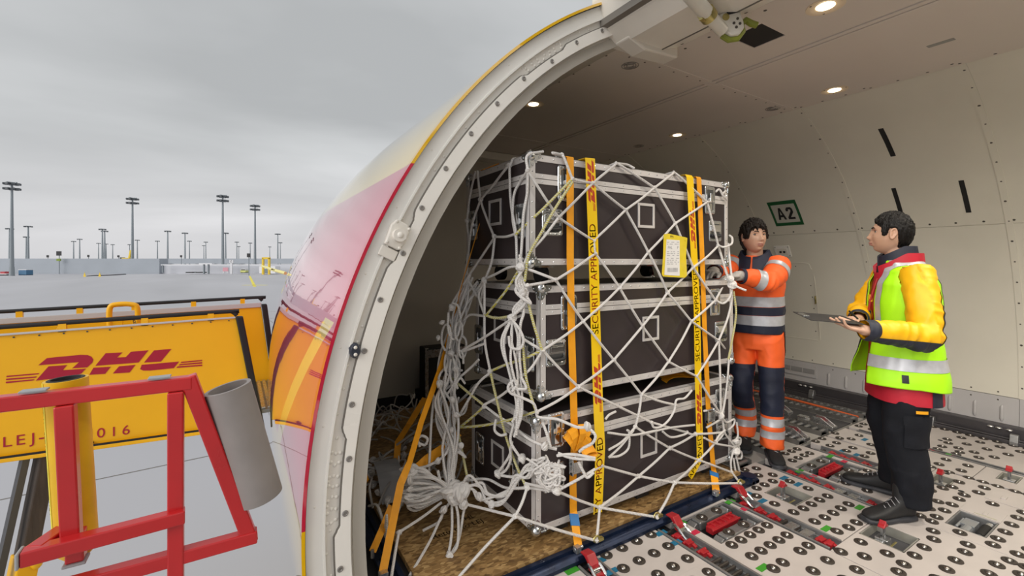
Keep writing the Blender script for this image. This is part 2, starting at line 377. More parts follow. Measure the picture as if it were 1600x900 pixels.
lock_well(2.938, 3.152, 1.443, 1.632, 3.02, 1.56); lock_well(2.943, 3.162, .918, 1.112, 3.03, 1.035)
lock_well(5.063, 5.137, 1.423, 1.617, 5.10, 1.52); lock_well(4.022, 4.238, 1.033, 1.137, 4.12, 1.085); lock_well(4.503, 4.677, .803, .897, 4.59, .85)
# powered roller unit
w = MB().b2(3.482, 3.738, .732, .898, -.08, -.07)
for a in ((3.482, 3.49, .732, .898), (3.73, 3.738, .732, .898), (3.482, 3.738, .732, .74), (3.482, 3.738, .89, .898)): w.b2(*a, -.08, -.001)
pd = w.build('roller_unit', GREYM, floor, bevel=.002)
q = MB().cyl((3.52, .765, -.03), (3.67, .765, -.03), .026, 18); q.build('rubber_roller', BLACK, pd, smooth=True)
q = MB().cyl((3.67, .765, -.03), (3.72, .765, -.03), .022, 16); q.cyl((3.50, .765, -.03), (3.52, .765, -.03), .02, 12); q.build('roller_hub', ALU, pd, smooth=True)
q = MB(); q.cyl((3.51, .83, -.04), (3.60, .83, -.04), .026, 16); q.box((3.66, .835, -.045), (.10, .06, .05)); q.cyl((3.56, .87, -.03), (3.70, .87, -.03), .008, 8); q.build('gear_motor', mat('clear_grey_cover', (.33, .34, .35), .15, .4), pd, bevel=.003)
q = MB().b2(3.745, 3.90, .728, .902, .0004, .004); q.box((3.80, .80, .006), (.05, .018, .006)); q.build('cover_flap', BEIGE, floor, bevel=.002)
MB().b2(3.755, 3.765, .745, .84, .004, .0055).build('flap_label', mat('flap_print', (.42, .40, .30), .5), floor)
q = MB().b2(4.06, 4.24, .70, .86, .0004, .004); q.box((4.15, .79, .008), (.06, .022, .01)); q.build('cover_flap', BEIGE, floor, bevel=.003)
q = MB().b2(1.62, 1.93, 1.18, 1.41, .0004, .003); q.build('cover_flap', BEIGE, floor, bevel=.002)
# forward cargo floor: grey roller tracks running towards the nose
trk = mat('track_alu_worn', (.20, .195, .185), .45, .6, var=.2, vscale=12)
MB().b2(3.10, 5.44, 1.93, YB, -.05, -.02).build('deck_sheet', mat('deck_sheet_grey', (.42, .40, .37), .5, var=.12, vscale=4), floor)
MB().b2(4.55, 4.93, 1.93, YB, -.02, -.012).build('deck_strip', CHAR, floor)
for (x0, x1) in ((3.14, 3.30), (3.56, 3.70), (3.98, 4.12), (4.36, 4.50), (4.96, 5.08), (5.20, 5.30)):
    b = MB(); b.b2(x0, x1, 1.93, YB, -.03, -.02); b.b2(x0, x0 + .014, 1.93, YB, -.03, .02); b.b2(x1 - .014, x1, 1.93, YB, -.03, .02); tr = b.build('roller_track', trk, floor, bevel=.002)
    q = MB(); y = 1.96
    while y < YB - .03: q.cyl((x0 + .016, y, .0), (x1 - .016, y, .0), .016, 10); y += .062
    o = q.build('roller_row', GREYM, tr, smooth=True); o['kind'] = 'stuff'
    q = MB(); y = 1.95
    while y < YB - .03:
        for xx in (x0 + .007, x1 - .007): q.cyl((xx, y, .018), (xx, y, .0215), .0048, 6)
        y += .031
    o = q.build('track_hole_row', BLACK, tr); o['kind'] = 'stuff'
def big_lock(x, y):
    r_ = empty('floor_lock', (x, y, 0)); r_.parent = floor
    q = MB(); q.box((0, 0, .0), (.09, .30, .03)); q.prism([(-.15, 0), (-.05, .06), (.02, .06), (.05, 0)], lambda a, b, d: Vector((d, a, .01 + b)), -.04, -.028); q.prism([(-.15, 0), (-.05, .06), (.02, .06), (.05, 0)], lambda a, b, d: Vector((d, a, .01 + b)), .028, .04); q.box((0, .12, .02), (.07, .08, .03)); q.build('lock_frame', ALU, r_, bevel=.004)
    q = MB(); q.box((0, -.03, .035), (.035, .06, .03)); q.cyl((-.03, .03, .03), (.03, .03, .03), .014, 10); q.build('latch', REDL, r_, bevel=.003)
for x, y in ((4.13, 2.08), (4.25, 2.42), (3.85, 2.65), (4.62, 2.08), (4.70, 2.5), (4.30, 2.95)): big_lock(x, y)
cab = mat('orange_cable', (.65, .12, .03), .5)
MB().tube(catmull([(5.14, 1.95, .0), (5.12, 2.5, .02), (5.16, 3.1, .0), (5.13, 3.8, .015), (5.15, 4.5, .0)], 8), .012, 8).build('floor_cable', cab, floor, smooth=True)
# ---------------------------------------------------------------- curved right wall, built from panels
def band(name, a0, a1, y0, y1, r0, r1, m, parent=None, n=None, cx=CXF, cz=CZF):
    n = n or max(2, int(abs(a1 - a0) / R(2.5))); rs = []
    for i in range(n + 1):
        a = a0 + (a1 - a0) * i / n
        rs.append([Vector((cx - r * math.cos(a), y, cz + r * math.sin(a))) for r, y in ((r0, y0), (r1, y0), (r1, y1), (r0, y1))])
    b = MB().rings(rs, True, True); return b.build(name, m, parent, smooth=True)
A_TOP = math.acos((CXF - 4.03) / 2.58)      # where wall meets ceiling (measured from the left horizontal, so > 90 deg)
A_MID = PI - math.asin((1.808 - CZF) / RIN)      # panel joint at eye height
A_KICK = PI - math.asin((.352 - CZF) / RIN)
A_BOT = PI - math.asin((.11 - CZF) / RIN)
wr = MB(); wall_r = band('wall_right', A_TOP, A_BOT, YREAR, YB + .1, RIN + .012, RIN + .06, SEAM); struct(wall_r)
rings_y = [YREAR, -3.9, -2.94, -1.96, -.98, 0.0, .98, 1.985, 2.96, 3.94, YB + .1]
for i in range(len(rings_y) - 1):
    y0, y1 = rings_y[i] + .0015, rings_y[i + 1] - .0015
    band('wall_panel', A_TOP, A_MID - .0008, y0, y1, RIN, RIN + .012, WALL, wall_r)
    band('wall_panel', A_MID + .0008, A_KICK - .0008, y0, y1, RIN, RIN + .012, WALL, wall_r)
    band('kick_panel', A_KICK + .0008, A_BOT, y0, y1, RIN - .004, RIN + .012, KICK, wall_r)
for y in rings_y[1:-1]:
    band('joint_strap', A_TOP, A_KICK, y - .035, y + .005, RIN - .005, RIN, WALL, wall_r)
SCR = MB(); SCR.rings([[Vector((r * math.cos(2 * PI * k / 10), r * math.sin(2 * PI * k / 10), z)) for k in range(10)] for r, z in ((.0115, 0), (.0105, .002), (.006, .0028))], True, True)
SCREWM = SCR.mesh('screw', SCREW, smooth=True)
def screw(parent, p, nrm, s=1.):
    o = obj('screw', SCREWM, parent); o.location = p; o.rotation_mode = 'QUATERNION'; o.rotation_quaternion = Vector(nrm).to_track_quat('Z', 'Y'); o.scale = (s, s, s); return o
def wn(a): return Vector((math.cos(a), 0, -math.sin(a)))   # inward normal
for y in (-.98, 0., .98, 1.985, 2.96):
    n = 17 if y < 2.5 else 12
    for i in range(n):
        a = A_TOP + (A_KICK - A_TOP) * (i + .5) / n
        screw(wall_r, cpt(a, RIN - .003, y - .015), wn(a), .95)
y = .1
while y < 3.9:
    for da in (-.012,): screw(wall_r, cpt(A_MID + da, RIN, y), wn(A_MID), .8)
    if y < 3: screw(wall_r, cpt(A_KICK - .012, RIN, y), wn(A_KICK), .6); screw(wall_r, cpt(A_KICK + .014, RIN - .004, y), wn(A_KICK), .6)
    y += .1675 if y < 1.9 else .21
# raised beads on kick panels, low vent grille
y = -.9
while y < 2.45:
    a0, a1 = A_KICK + .03, A_BOT - .012
    b = MB(); pts = [cpt(a0 + (a1 - a0) * i / 8, RIN - .004, y) for i in range(9)]
    b.tube(pts, [.006] + [.014] * 7 + [.006], 10); b.build('bead', KICK, wall_r, smooth=True); y += .165
band('vent_frame', A_KICK + .012, A_BOT - .03, 2.52, 2.95, RIN - .016, RIN - .004, KICK, wall_r)
for k in range(3):
    b = band('vent_mesh', A_KICK + .028, A_BOT - .046, 2.54 + k * .132, 2.54 + k * .132 + .12, RIN - .02, RIN - .016, mat('vent_mesh_grey', (.30, .295, .29), .6, bump=.6, bscale=300), wall_r)
# slots in the wall
for a0z, a1z, y0, y1 in ((2.586, 2.393, 1.52, 1.555), (2.157, 1.92, 1.60, 1.632), (2.157, 1.911, 1.165, 1.197)):
    a0 = PI - math.asin((a0z - CZF) / RIN); a1 = PI - math.asin((a1z - CZF) / RIN)
    band('wall_slot', a0, a1, y0, y1, RIN - .002, RIN + .005, BLACK, wall_r)
# side guide rail along the wall base
b = MB(); b.b2(5.44, 5.60, YREAR, YB, -.06, .03); b.b2(5.50, 5.60, YREAR, YB, .03, .125); b.b2(5.455, 5.47, YREAR, YB, .03, .045)
rail = b.build('side_rail', mat('side_rail_dark', (.075, .07, .075), .4, .4, var=.15, vscale=5), floor, bevel=.006)
for y in (.30, .98, 1.50, 2.5, 3.3):
    q = MB(); q.prism([(0, 0), (.09, 0), (.075, .04), (.06, .085), (.02, .085), (.0, .03)], lambda a, b_, d: Vector((5.41 + a, y + d, .0 + b_)), -.025, .025); q.build('rail_bracket', GREYM, rail, bevel=.004)
    q = MB()
    for dy in (-.06, 0, .05): q.sphere((5.498, y + .1 + dy, .10), .018, 10, 6, 0, (1, 1.3, .6))
    q.build('rail_bolt_group', ALU, rail, smooth=True)
# ---------------------------------------------------------------- ceiling
ZC = 2.79
ceil = MB().b2(1.72, 4.06, YREAR, YB + .1, ZC + .012, ZC + .05).build('ceiling', SEAM); struct(ceil)
hole = (2.42, 2.66, 1.36, 1.54)
cyk = [YREAR, -3.9, -1.96, -.98 + .96, 1.99, 3.94, YB + .1]
for i in range(len(cyk) - 1):
    y0, y1 = cyk[i] + .002, cyk[i + 1] - .002
    for x0, x1 in ((1.93, 2.885), (2.975, 4.03)):
        if i == 3 and x0 < 2: 
            for xa, xb, ya, yb in ((2.26, hole[0], y0, y1), (hole[1], x1, y0, y1), (hole[0], hole[1], y0, hole[2]), (hole[0], hole[1], hole[3], y1)): MB().b2(xa, xb, ya, yb, ZC, ZC + .012).build('ceiling_panel', CEIL, ceil)
            continue
        MB().b2(2.26 if (i in (2, 3) and x0 < 2) else x0, x1, y0, y1, ZC, ZC + .012).build('ceiling_panel', CEIL, ceil)
    for xa, xb in ((2.889, 2.925), (2.935, 2.971)): MB().b2(xa, xb, y0, y1, ZC - .006, ZC + .012).build('centre_strip', CEIL, ceil, bevel=.003)
    MB().b2(1.95, 4.0, cyk[i + 1] - .012, cyk[i + 1] + .05, ZC - .004, ZC + .001).build('joint_strap', CEIL, ceil, bevel=.001)
MB().b2(*hole, ZC + .004, ZC + .0115).build('access_hole', BLACK, ceil)  # black plate painted in for the darkness inside the opening
for y in np.arange(.0, 4.5, .16):
    screw(ceil, (4.0, y, ZC), (0, 0, -1), .75)
    if int(y / .16) % 3 == 0: screw(ceil, (3.97, y + .03, ZC), (0, 0, -1), .75)
    if y > 1.95: screw(ceil, (1.97, y, ZC), (0, 0, -1), .75)
    else: screw(ceil, (2.31, y, ZC), (0, 0, -1), .75)
for x in np.arange(2.1, 3.95, .14):
    if abs(x - 2.93) > .06: screw(ceil, (x, 2.012, ZC - .004), (0, 0, -1), .6)
VENTM = MB()
for k in range(3): VENTM.tube([Vector((r_ * math.cos(t), r_ * math.sin(t), -.003)) for r_ in [.022 + .016 * k] for t in [2 * PI * j / 20 for j in range(20)]], .0025, 6, closed=True)
for k in range(4): VENTM.bar((.02 * math.cos(k * PI / 2), .02 * math.sin(k * PI / 2), -.003), (.055 * math.cos(k * PI / 2), .055 * math.sin(k * PI / 2), -.003), .003, .003)
VENTMESH = VENTM.mesh('ceiling_vent', mat('vent_ring', (.30, .27, .24), .5))
for x, y in ((2.20, 2.10), (3.83, 2.06), (1.98, 3.9), (3.8, 3.5)):
    o = obj('ceiling_vent', VENTMESH, ceil); o.location = (x, y, ZC)
p = Oz(1470, 67, ZC)
MB().b2(p.x - .02, p.x + .02, p.y - .06, p.y + .06, ZC - .0015, ZC).build('ceiling_placard', mat('placard_grey', (.28, .28, .26), .5), ceil)
# ceiling downlights
LMAT = mat('lamp_glass', (1, .9, .75), .3, emis=(1, .80, .52), estr=14.)
TRIM = mat('lamp_trim', (.75, .62, .45), .4)
def downlight(x, y, label, power=30.):
    t = empty('ceiling_downlight', (x, y, ZC), 0, label, 'ceiling light', 'round recessed ceiling downlights')
    b = MB(); b.rings([[Vector((r_ * math.cos(2 * PI * k / 28), r_ * math.sin(2 * PI * k / 28), z)) for k in range(28)] for r_, z in ((.085, .0), (.085, -.003), (.066, -.004), (.060, -.002), (.046, .02 - .022), (.042, .0))], True, False); b.build('trim_ring', TRIM, t, smooth=True)
    b = MB(); b.sphere((0, 0, .0), .041, 20, 8, 0, (1, 1, .18)); b.build('lens', LMAT, t, smooth=True)
    for k in range(3):
        a = k * 2.1 + .5; o = obj('screw', SCREWM, t); o.location = (.075 * math.cos(a), .075 * math.sin(a), -.003); o.rotation_euler = (PI, 0, 0); o.scale = (.5, .5, .5)
    l = bpy.data.lights.new('downlight_lamp', 'SPOT'); l.energy = power; l.color = (1, .92, .80); l.spot_size = R(165); l.spot_blend = .9; l.shadow_soft_size = .06
    o = bpy.data.objects.new('downlight_lamp', l); COL.objects.link(o); o.parent = t; o.location = (0, 0, -.02)
    return t
LP = 46.
downlight(2.53, 1.10, 'largest bright recessed ceiling downlight at top edge of photo', LP)
downlight(3.82, 1.60, 'recessed ceiling downlight above the wall near the standing man', LP * .45)
downlight(2.07, 3.03, 'recessed ceiling downlight in the dark ceiling beside the curved door frame', LP * .08)
downlight(3.81, 3.00, 'recessed ceiling downlight above the right end of the stacked cases', LP * .08)
for x, y in ((2.4, -.35), (3.82, .15), (3.82, -1.3), (2.4, -1.8)):
    downlight(x, y, 'recessed ceiling downlight further aft in the cargo hold', LP * 2.3)
# ---------------------------------------------------------------- forward bulkhead, left inner wall, rear wall
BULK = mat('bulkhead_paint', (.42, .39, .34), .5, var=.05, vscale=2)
def cseg(x0, x1, z0, z1, r, n=40):
    """outline of the fuselage cross-section between two verticals, floor line and ceiling line"""
    top = []
    for i in range(n + 1):
        x = x0 + (x1 - x0) * i / n; q = r * r - (x - CXF) ** 2
        zt = CZF + math.sqrt(max(0, q)); top.append((x, min(z1, zt)))
    def zb(x): return max(z0, CZF - math.sqrt(max(0, r * r - (x - CXF) ** 2)))
    bot = [(x0 + (x1 - x0) * i / n, zb(x0 + (x1 - x0) * i / n)) for i in range(n, -1, -1)]
    return top + bot
ypl = lambda a, b_, d: Vector((a, d, b_))
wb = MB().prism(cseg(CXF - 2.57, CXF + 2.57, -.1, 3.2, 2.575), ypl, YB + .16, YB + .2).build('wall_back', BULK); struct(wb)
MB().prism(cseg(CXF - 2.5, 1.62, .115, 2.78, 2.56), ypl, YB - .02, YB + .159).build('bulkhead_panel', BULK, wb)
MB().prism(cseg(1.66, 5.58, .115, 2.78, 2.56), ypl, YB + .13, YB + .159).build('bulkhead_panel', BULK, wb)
MB().b2(.62, 5.44, YB - .02, YB + .158, -.05, .112).build('bulkhead_sill', BLACK, wb)
MB().b2(2.02, 4.0, YB - .06, YB + .12, 2.70, 2.785).build('header_beam', JAMB2, wb, bevel=.006)
A0 = math.acos((CXF - 1.95) / 2.58); AB0 = math.asin((-.1 - CZF) / RIN)
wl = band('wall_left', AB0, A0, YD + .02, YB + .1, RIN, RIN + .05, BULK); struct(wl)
wl2 = band('wall_left_aft', AB0, A0, YREAR, YR - .02, RIN, RIN + .05, WALL); struct(wl2)
wre = MB().b2(.2, 5.8, YREAR - .06, YREAR, -.1, 3.1).build('wall_rear', WALL); struct(wre)
# ================================================================== fuselage skin with glossy livery
SK = bpy.data.materials.new('livery_paint_sky_paled'); SK.use_nodes = True; t = SK.node_tree; b = t.nodes['Principled BSDF']
tcn = t.nodes.new('ShaderNodeTexCoord'); sx = t.nodes.new('ShaderNodeSeparateXYZ'); t.links.new(tcn.outputs['Object'], sx.inputs[0])
def mt(op, a, c=None): return mth(op, a, c, t)
Yc, Zc_ = sx.outputs[1], sx.outputs[2]
inred = mt('MULTIPLY', mt('LESS_THAN', Zc_, 1.92), mt('GREATER_THAN', Zc_, .49))
# slanted yellow stripe: lettering gap and yellow reflection, both painted as base colour
ln = mt('ADD', mt('MULTIPLY', mt('SUBTRACT', Yc, 1.95), .85), mt('SUBTRACT', Zc_, 1.30))
gap = mt('LESS_THAN', mt('ABSOLUTE', ln), .085)
gap = mt('MULTIPLY', gap, mt('LESS_THAN', Zc_, 1.26))
fac = mt('MULTIPLY', inred, mt('SUBTRACT', 1.0, gap))
mxn = t.nodes.new('ShaderNodeMix'); mxn.data_type = 'RGBA'; t.links.new(fac, mxn.inputs['Factor']); mxn.inputs[6].default_value = (.95, .72, .25, 1); mxn.inputs[7].default_value = (.70, .08, .16, 1)  # livery yellow and red paled to imitate the sky mirrored in the gloss
t.links.new(mxn.outputs[2], b.inputs['Base Color']); b.inputs['Roughness'].default_value = .06; b.inputs['Specular IOR Level'].default_value = .8
b.inputs['IOR'].default_value = 1.6; b.inputs['Coat Weight'].default_value = 1.; b.inputs['Coat Roughness'].default_value = .015; b.inputs['Coat IOR'].default_value = 1.9
nb = t.nodes.new('ShaderNodeTexNoise'); nb.inputs['Scale'].default_value = 2.2; nb.inputs['Detail'].default_value = 2; t.links.new(tcn.outputs['Object'], nb.inputs['Vector'])
bpn = t.nodes.new('ShaderNodeBump'); bpn.inputs['Strength'].default_value = .10; bpn.inputs['Distance'].default_value = .01; t.links.new(nb.outputs[0], bpn.inputs['Height']); t.links.new(bpn.outputs[0], b.inputs['Normal']); t.links.new(bpn.outputs[0], b.inputs['Coat Normal'])
SKE = SK.copy(); SKE.name = 'livery_edge_paint'  # rim copy keeps the livery colours without the painted-in reflection
for n_ in SKE.node_tree.nodes:
    if n_.type == 'MIX': n_.inputs[6].default_value = (.90, .52, .01, 1); n_.inputs[7].default_value = (.62, .02, .06, 1)
YT, LN = 3.3, 8.6
def sec(y):
    if y <= YT: return CXF, CZF, ROUT
    s = min(1., (y - YT) / LN); r = ROUT * max(0, 1 - s ** 2.0) ** .6
    return CXF, CZF + .10 * s - .3 * s * s, max(.02, r)
SILL, LINT = math.asin((-.03 - CZF) / ROUT), R(66)
skin = MB()
def skin_part(ys, a0, a1, n):
    rs = []
    for y in ys:
        cx, cz, r = sec(y)
        rs.append([Vector((cx - r * math.cos(a0 + (a1 - a0) * k / n), y, cz + r * math.sin(a0 + (a1 - a0) * k / n))) for k in range(n + 1)])
    skin.rings(rs, False, False)
skin_part([YD, 2.1, 2.5, 2.9] + [YT + LN * (i / 40) for i in range(0, 41)], -PI, PI, 120)
skin_part([YR, YD], LINT, 2 * PI + SILL, 90)
skin_part([-14, -8, YREAR, -3, YR], -PI, PI, 120)
fus = skin.build('wall_exterior', SK, None, smooth=True, fix=False); struct(fus)
# edge rim of the skin around the door opening
def arc_band(name, a0, a1, r0, r1, y0, y1, m, parent, n=60, bevel=0.):
    rs = []
    for i in range(n + 1):
        a = a0 + (a1 - a0) * i / n
        rs.append([cpt(a, r, y) for r, y in ((r0, y0), (r1, y0), (r1, y1), (r0, y1))])
    return MB().rings(rs, True, True).build(name, m, parent, smooth=True)
AF0, AF1 = R(-14), R(63)
arc_band('skin_edge', AF0, LINT, 2.808, 2.821, YD - .012, YD + .03, SKE, fus)

jamb = arc_band('trim_1', AF0, AF1, 2.742, 2.806, YD + .006, YD + .14, JAMB, None); struct(jamb)
arc_band('rubber_joint', AF0, LINT, 2.806, 2.809, YD - .004, YD + .03, BLACK, jamb)
arc_band('jamb_step', AF0, AF1, 2.736, 2.744, YD - .002, YD + .03, JAMB, jamb)
arc_band('jamb_web', AF0, AF1, 2.676, 2.738, YD + .012, YD + .14, JAMB2, jamb)
# stepped inner plate with a dark sealant line along its outer edge
def rs_edge(a):
    d = math.degrees(a)
    for lo, hi, v in ((-20, -11.5, 2.706), (-11.5, 0.2, 2.7005), (0.2, 8.2, 2.6795), (8.2, 23.2, 2.7005), (23.2, 28.0, 2.684), (28.0, 47.5, 2.6985), (47.5, 54.5, 2.682), (54.5, 70, 2.698)):
        if lo <= d < hi:
            return v
    return 2.70
def smooth_edge(a):
    return sum(rs_edge(a + R(k * .12)) for k in range(-3, 4)) / 7
rsA, rsB = [], []
NN = 420
for i in range(NN + 1):
    a = AF0 + (AF1 - AF0) * i / NN; re = smooth_edge(a)
    rsA.append([cpt(a, r, y) for r, y in ((2.642, YD - .004), (re, YD - .004), (re, YD + .14), (2.642, YD + .14))])
    rsB.append([cpt(a, r, y) for r, y in ((re - .0005, YD + .003), (re + .0055, YD + .003), (re + .0055, YD + .02), (re - .0005, YD + .02))])
MB().rings(rsA, True, True).build('jamb_plate', mat('jamb_plate_paint', (.84, .81, .75), .3, var=.03, vscale=5), jamb, smooth=True)
MB().rings(rsB, True, True).build('sealant_line', SEAM, jamb, smooth=True)
arc_band('jamb_return', AF0, AF1, 2.60, 2.642, YD + .03, YD + .16, JAMB2, jamb)
# fasteners on the frame
NUT = MB(); NUT.rings([[Vector((r_ * math.cos(2 * PI * k / 14), r_ * math.sin(2 * PI * k / 14), z)) for k in range(14)] for r_, z in ((.012, 0), (.012, .003), (.0085, .0045), (.0075, .0045), (.006, .002), (.002, .002))], True, True)
NUTM = NUT.mesh('cup_screw', mat('cup_screw_grey', (.34, .32, .30), .35, .6), smooth=True)
RIV = MB(); RIV.sphere((0, 0, 0), .0075, 10, 6, 0, (1, 1, .5)); RIVM = RIV.mesh('rivet', JAMB2, smooth=True)
def on_jamb(me, a, r, y, s=1.):
    o = obj(me.name.split('.')[0], me, jamb); o.location = cpt(a, r, y); o.rotation_euler = (PI / 2, 0, 0); o.scale = (s, s, s)
for d in np.arange(-12, 62, 4.55): on_jamb(NUTM, R(d), rs_edge(R(d)) - .016, YD - .004)
rnd = random.Random(3)
for d in np.arange(-11, 61, 1.9): on_jamb(RIVM, R(d + rnd.uniform(-.3, .3)), 2.724 + rnd.choice((-.008, 0, .006)), YD + .012, rnd.choice((.7, .9)))
for d0 in (1.0, 48.5):
    for k in range(7):
        for r_ in (2.712, 2.696, 2.728): on_jamb(RIVM, R(d0 + k * .95 + rnd.uniform(-.2, .2)), r_, YD + .012, 1.)
for d in np.arange(-10, 60, 6.3): on_jamb(RIVM, R(d), 2.775, YD + .006, .55)
# latch fitting and small dark bumpers
def fit_xy(a, r): p = cpt(a, r, YD); return p
ft = empty('latch_fitting', cpt(R(25.6), 2.722, YD + .004)); ft.rotation_euler = (0, R(25.6), 0); ft.parent = jamb
q = MB(); q.prism([(-.035, -.055), (.03, -.055), (.04, -.02), (.04, .03), (.02, .06), (-.03, .06), (-.045, .03)], lambda a, b_, d: Vector((a, d, b_)), -.022, .008); q.build('fitting_plate', JAMB2, ft, bevel=.006)
q = MB(); q.cyl((0, -.02, .0), (0, -.05, .0), .027, 20); q.sphere((0, -.05, 0), .013, 12, 8, 0, (1, .6, 1)); q.build('fitting_boss', JAMB2, ft, smooth=True)
for dx, dz in ((.03, .045), (.028, -.045), (-.03, .05), (-.03, -.045), (.033, 0)): o = obj('rivet', RIVM, ft); o.location = (dx, -.022, dz); o.rotation_euler = (PI / 2, 0, 0)
q = MB(); q.b2(-.04, .035, -.01, .0, -.105, -.06); q.build('fitting_foot', JAMB2, ft, bevel=.004)
for d in (15.2, -10.6):
    q = MB(); q.rings([[cpt(R(d), 2.722, YD) + Vector((rx * math.cos(2 * PI * k / 16), yy, rz_ * math.sin(2 * PI * k / 16))) for k in range(16)] for rx, rz_, yy in ((.022, .03, .01), (.022, .03, -.012), (.016, .024, -.02))], True, True); q.build('bumper_pad', mat('bumper_navy', (.03, .035, .05), .4), jamb, smooth=True)
    for dz in (-.014, .014): o = obj('rivet', RIVM, jamb); o.location = cpt(R(d), 2.722, YD - .02) + Vector((0, 0, dz)); o.rotation_euler = (PI / 2, 0, 0)
# lintel above the door, running aft, with hinge arm housing
lin = MB(); lin.prism([(1.70, 2.95), (1.76, 2.80), (1.86, 2.735), (2.10, 2.735), (2.255, 2.785), (2.255, 2.83), (1.70, 3.1)], lambda a, b_, d: Vector((a, d, b_)), YR, YD + .06)
lintel = lin.build('trim_2', JAMB2, None, bevel=.012); struct(lintel)
MB().b2(2.105, 2.112, YR, YD - .05, 2.733, 2.739).build('sealant_line', SEAM, lintel)
for y in np.arange(-.4, 1.8, .19): screw(lintel, (2.19, y, 2.757), (.3, 0, -.95), .8)
q = MB(); q.prism([(1.84, 2.74), (1.97, 2.70), (2.25, 2.72), (2.25, 2.79), (1.84, 2.80)], lambda a, b_, d: Vector((a, d, b_)), YD - .09, YD + .02); q.build('corner_gusset', JAMB2, lintel, bevel=.01)
# dark door hinge pocket above the frame end
q = MB(); q.box((1.62, 1.45, 2.98), (.10, .5, .12)); q.build('hinge_cover', mat('hinge_olive', (.30, .29, .17), .45), lintel, bevel=.02)
# black gas-strut line with yellow collar
cb_ = empty('door_cable', Wp(1035, 52, 2.50), 0, 'black door cable with a yellow collar hanging at the upper door corner', 'cable')
p0 = Wp(1035, 52, 2.50)
def loc(v): return Vector(v) - p0
q = MB(); q.tube([loc(p) for p in catmull([Wp(1052, -25, 2.25), Wp(1051, 10, 2.33), Wp(1048, 38, 2.42)], 6)], .009, 10); q.build('cable', BLACK, cb_, smooth=True)
q = MB(); q.cyl(loc(Wp(1048, 38, 2.42)), loc(Wp(1044, 47, 2.45)), .011, 12); q.build('collar', mat('collar_yellow', (.65, .55, .04), .5), cb_, smooth=True)
q = MB(); q.tube([loc(p) for p in catmull([Wp(1044, 47, 2.45), Wp(1036, 53, 2.49), Wp(1027, 57, 2.52)], 4)], [.012] * 4 + [.025] * 5, 10); q.build('boot', BLACK, cb_, smooth=True)
# door actuator: cylinder, clamp, knuckle joint
ACT = mat('actuator_paint', (.66, .63, .55), .35, var=.06, vscale=10); OLIVE = mat('primer_olive', (.22, .25, .03), .5, var=.2, vscale=20)
ap = Wp(1140, 40, 2.32)
act = empty('door_actuator', ap, 0, 'cream hydraulic door actuator with green primer knuckle under the ceiling', 'actuator')
def la(px, py, d): return Wp(px, py, d) - ap
q = MB(); q.cyl(la(1060, -28, 1.95), la(1108, 25, 2.14), .034, 24); q.build('cylinder', ACT, act, smooth=True)
q = MB(); q.cyl(la(1102, 18, 2.12), la(1109, 27, 2.145), .039, 24); q.box(la(1098, 29, 2.12), (.03, .02, .02)); q.build('clamp_ring', BRASS, act, smooth=True)
q = MB(); q.cyl(la(1108, 25, 2.14), la(1128, 47, 2.22), .030, 24); q.build('rod_end', ACT, act, smooth=True)
q = MB(); 
def kn(a, b_, d): 
    c = la(1142, 38, 2.25); rx = Vector((C_, -S_, 0)); return c + rx * a + Vector((0, 0, 1)) * b_ + Vector((S_, C_, 0)) * d
q.prism([(-.075, .03), (-.04, .055), (.03, .06), (.05, .0), (.055, -.03), (.03, -.065), (-.01, -.07), (-.05, -.045), (-.08, -.02)], kn, -.03, .03); q.build('knuckle', ACT, act, bevel=.008)
q = MB(); q.tube([kn(a, b_, -.0) for a, b_ in ((-.045, -.055), (-.01, -.078), (.03, -.072), (.058, -.035), (.05, .0), (.075, .02), (.10, .005), (.13, -.005))], .016, 8); q.build('bracket', OLIVE, act, smooth=True)
q = MB(); q.cyl(kn(-.04, .02, -.034), kn(-.04, .02, .0), .017, 16); q.build('pin', BRASS, act, smooth=True)
for a, b_ in ((.0, -.01), (.012, -.03), (.03, -.012), (.018, .012)): MB().cyl(kn(a, b_, -.033), kn(a, b_, 0), .007, 8).build('bolt', SCREW, act)
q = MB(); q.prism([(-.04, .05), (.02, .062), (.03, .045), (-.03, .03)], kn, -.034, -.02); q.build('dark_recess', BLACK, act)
# ---------------------------------------------------------------- wall sign, socket, access door
def wall_pt(z, y, off=0.):
    a = PI - math.asin((z - CZF) / RIN); return cpt(a, RIN - off, y)
SIGN = mat('sign_green', (.01, .10, .03), .45); SIGNW = mat('sign_white', (.50, .50, .44), .45); INK = mat('print_black', (.012, .012, .014), .5)
sg = empty('bay_sign', wall_pt(2.03, 2.585), 0, 'green-bordered white bay sign reading A2 on the curved wall', 'sign')
def sgp(a, b_, off): return wall_pt(2.03 + b_, 2.585 - a, .002 + off) - sg.location     # a to the right (towards the tail)
def sheet(name, u0, u1, v0, v1, m, off, th=.0015, n=6):
    b = MB(); rs = []
    for i in range(n + 1):
        v = v0 + (v1 - v0) * i / n
        rs.append([sgp(u0, v, off), sgp(u1, v, off), sgp(u1, v, off + th), sgp(u0, v, off + th)])
    return b.rings(rs, True, True).build(name, m, sg)
sheet('sign_border', -.145, .145, -.125, .125, SIGN, 0); sheet('sign_face', -.12, .12, -.092, .092, SIGNW, .0015)
def letter(polys, ox):
    b = MB()
    for poly in polys: b.prism([(x + ox, y) for x, y in poly], lambda a, c, d: sgp(a, c, d), .003, .0042)
    return b.build('lettering', INK, sg)
letter([[(-.042, -.06), (-.020, -.06), (.006, .06), (-.010, .06)], [(.042, -.06), (.020, -.06), (-.006, .06), (.010, .06)], [(-.022, -.034), (.022, -.034), (.018, -.012), (-.018, -.012)]], -.045)
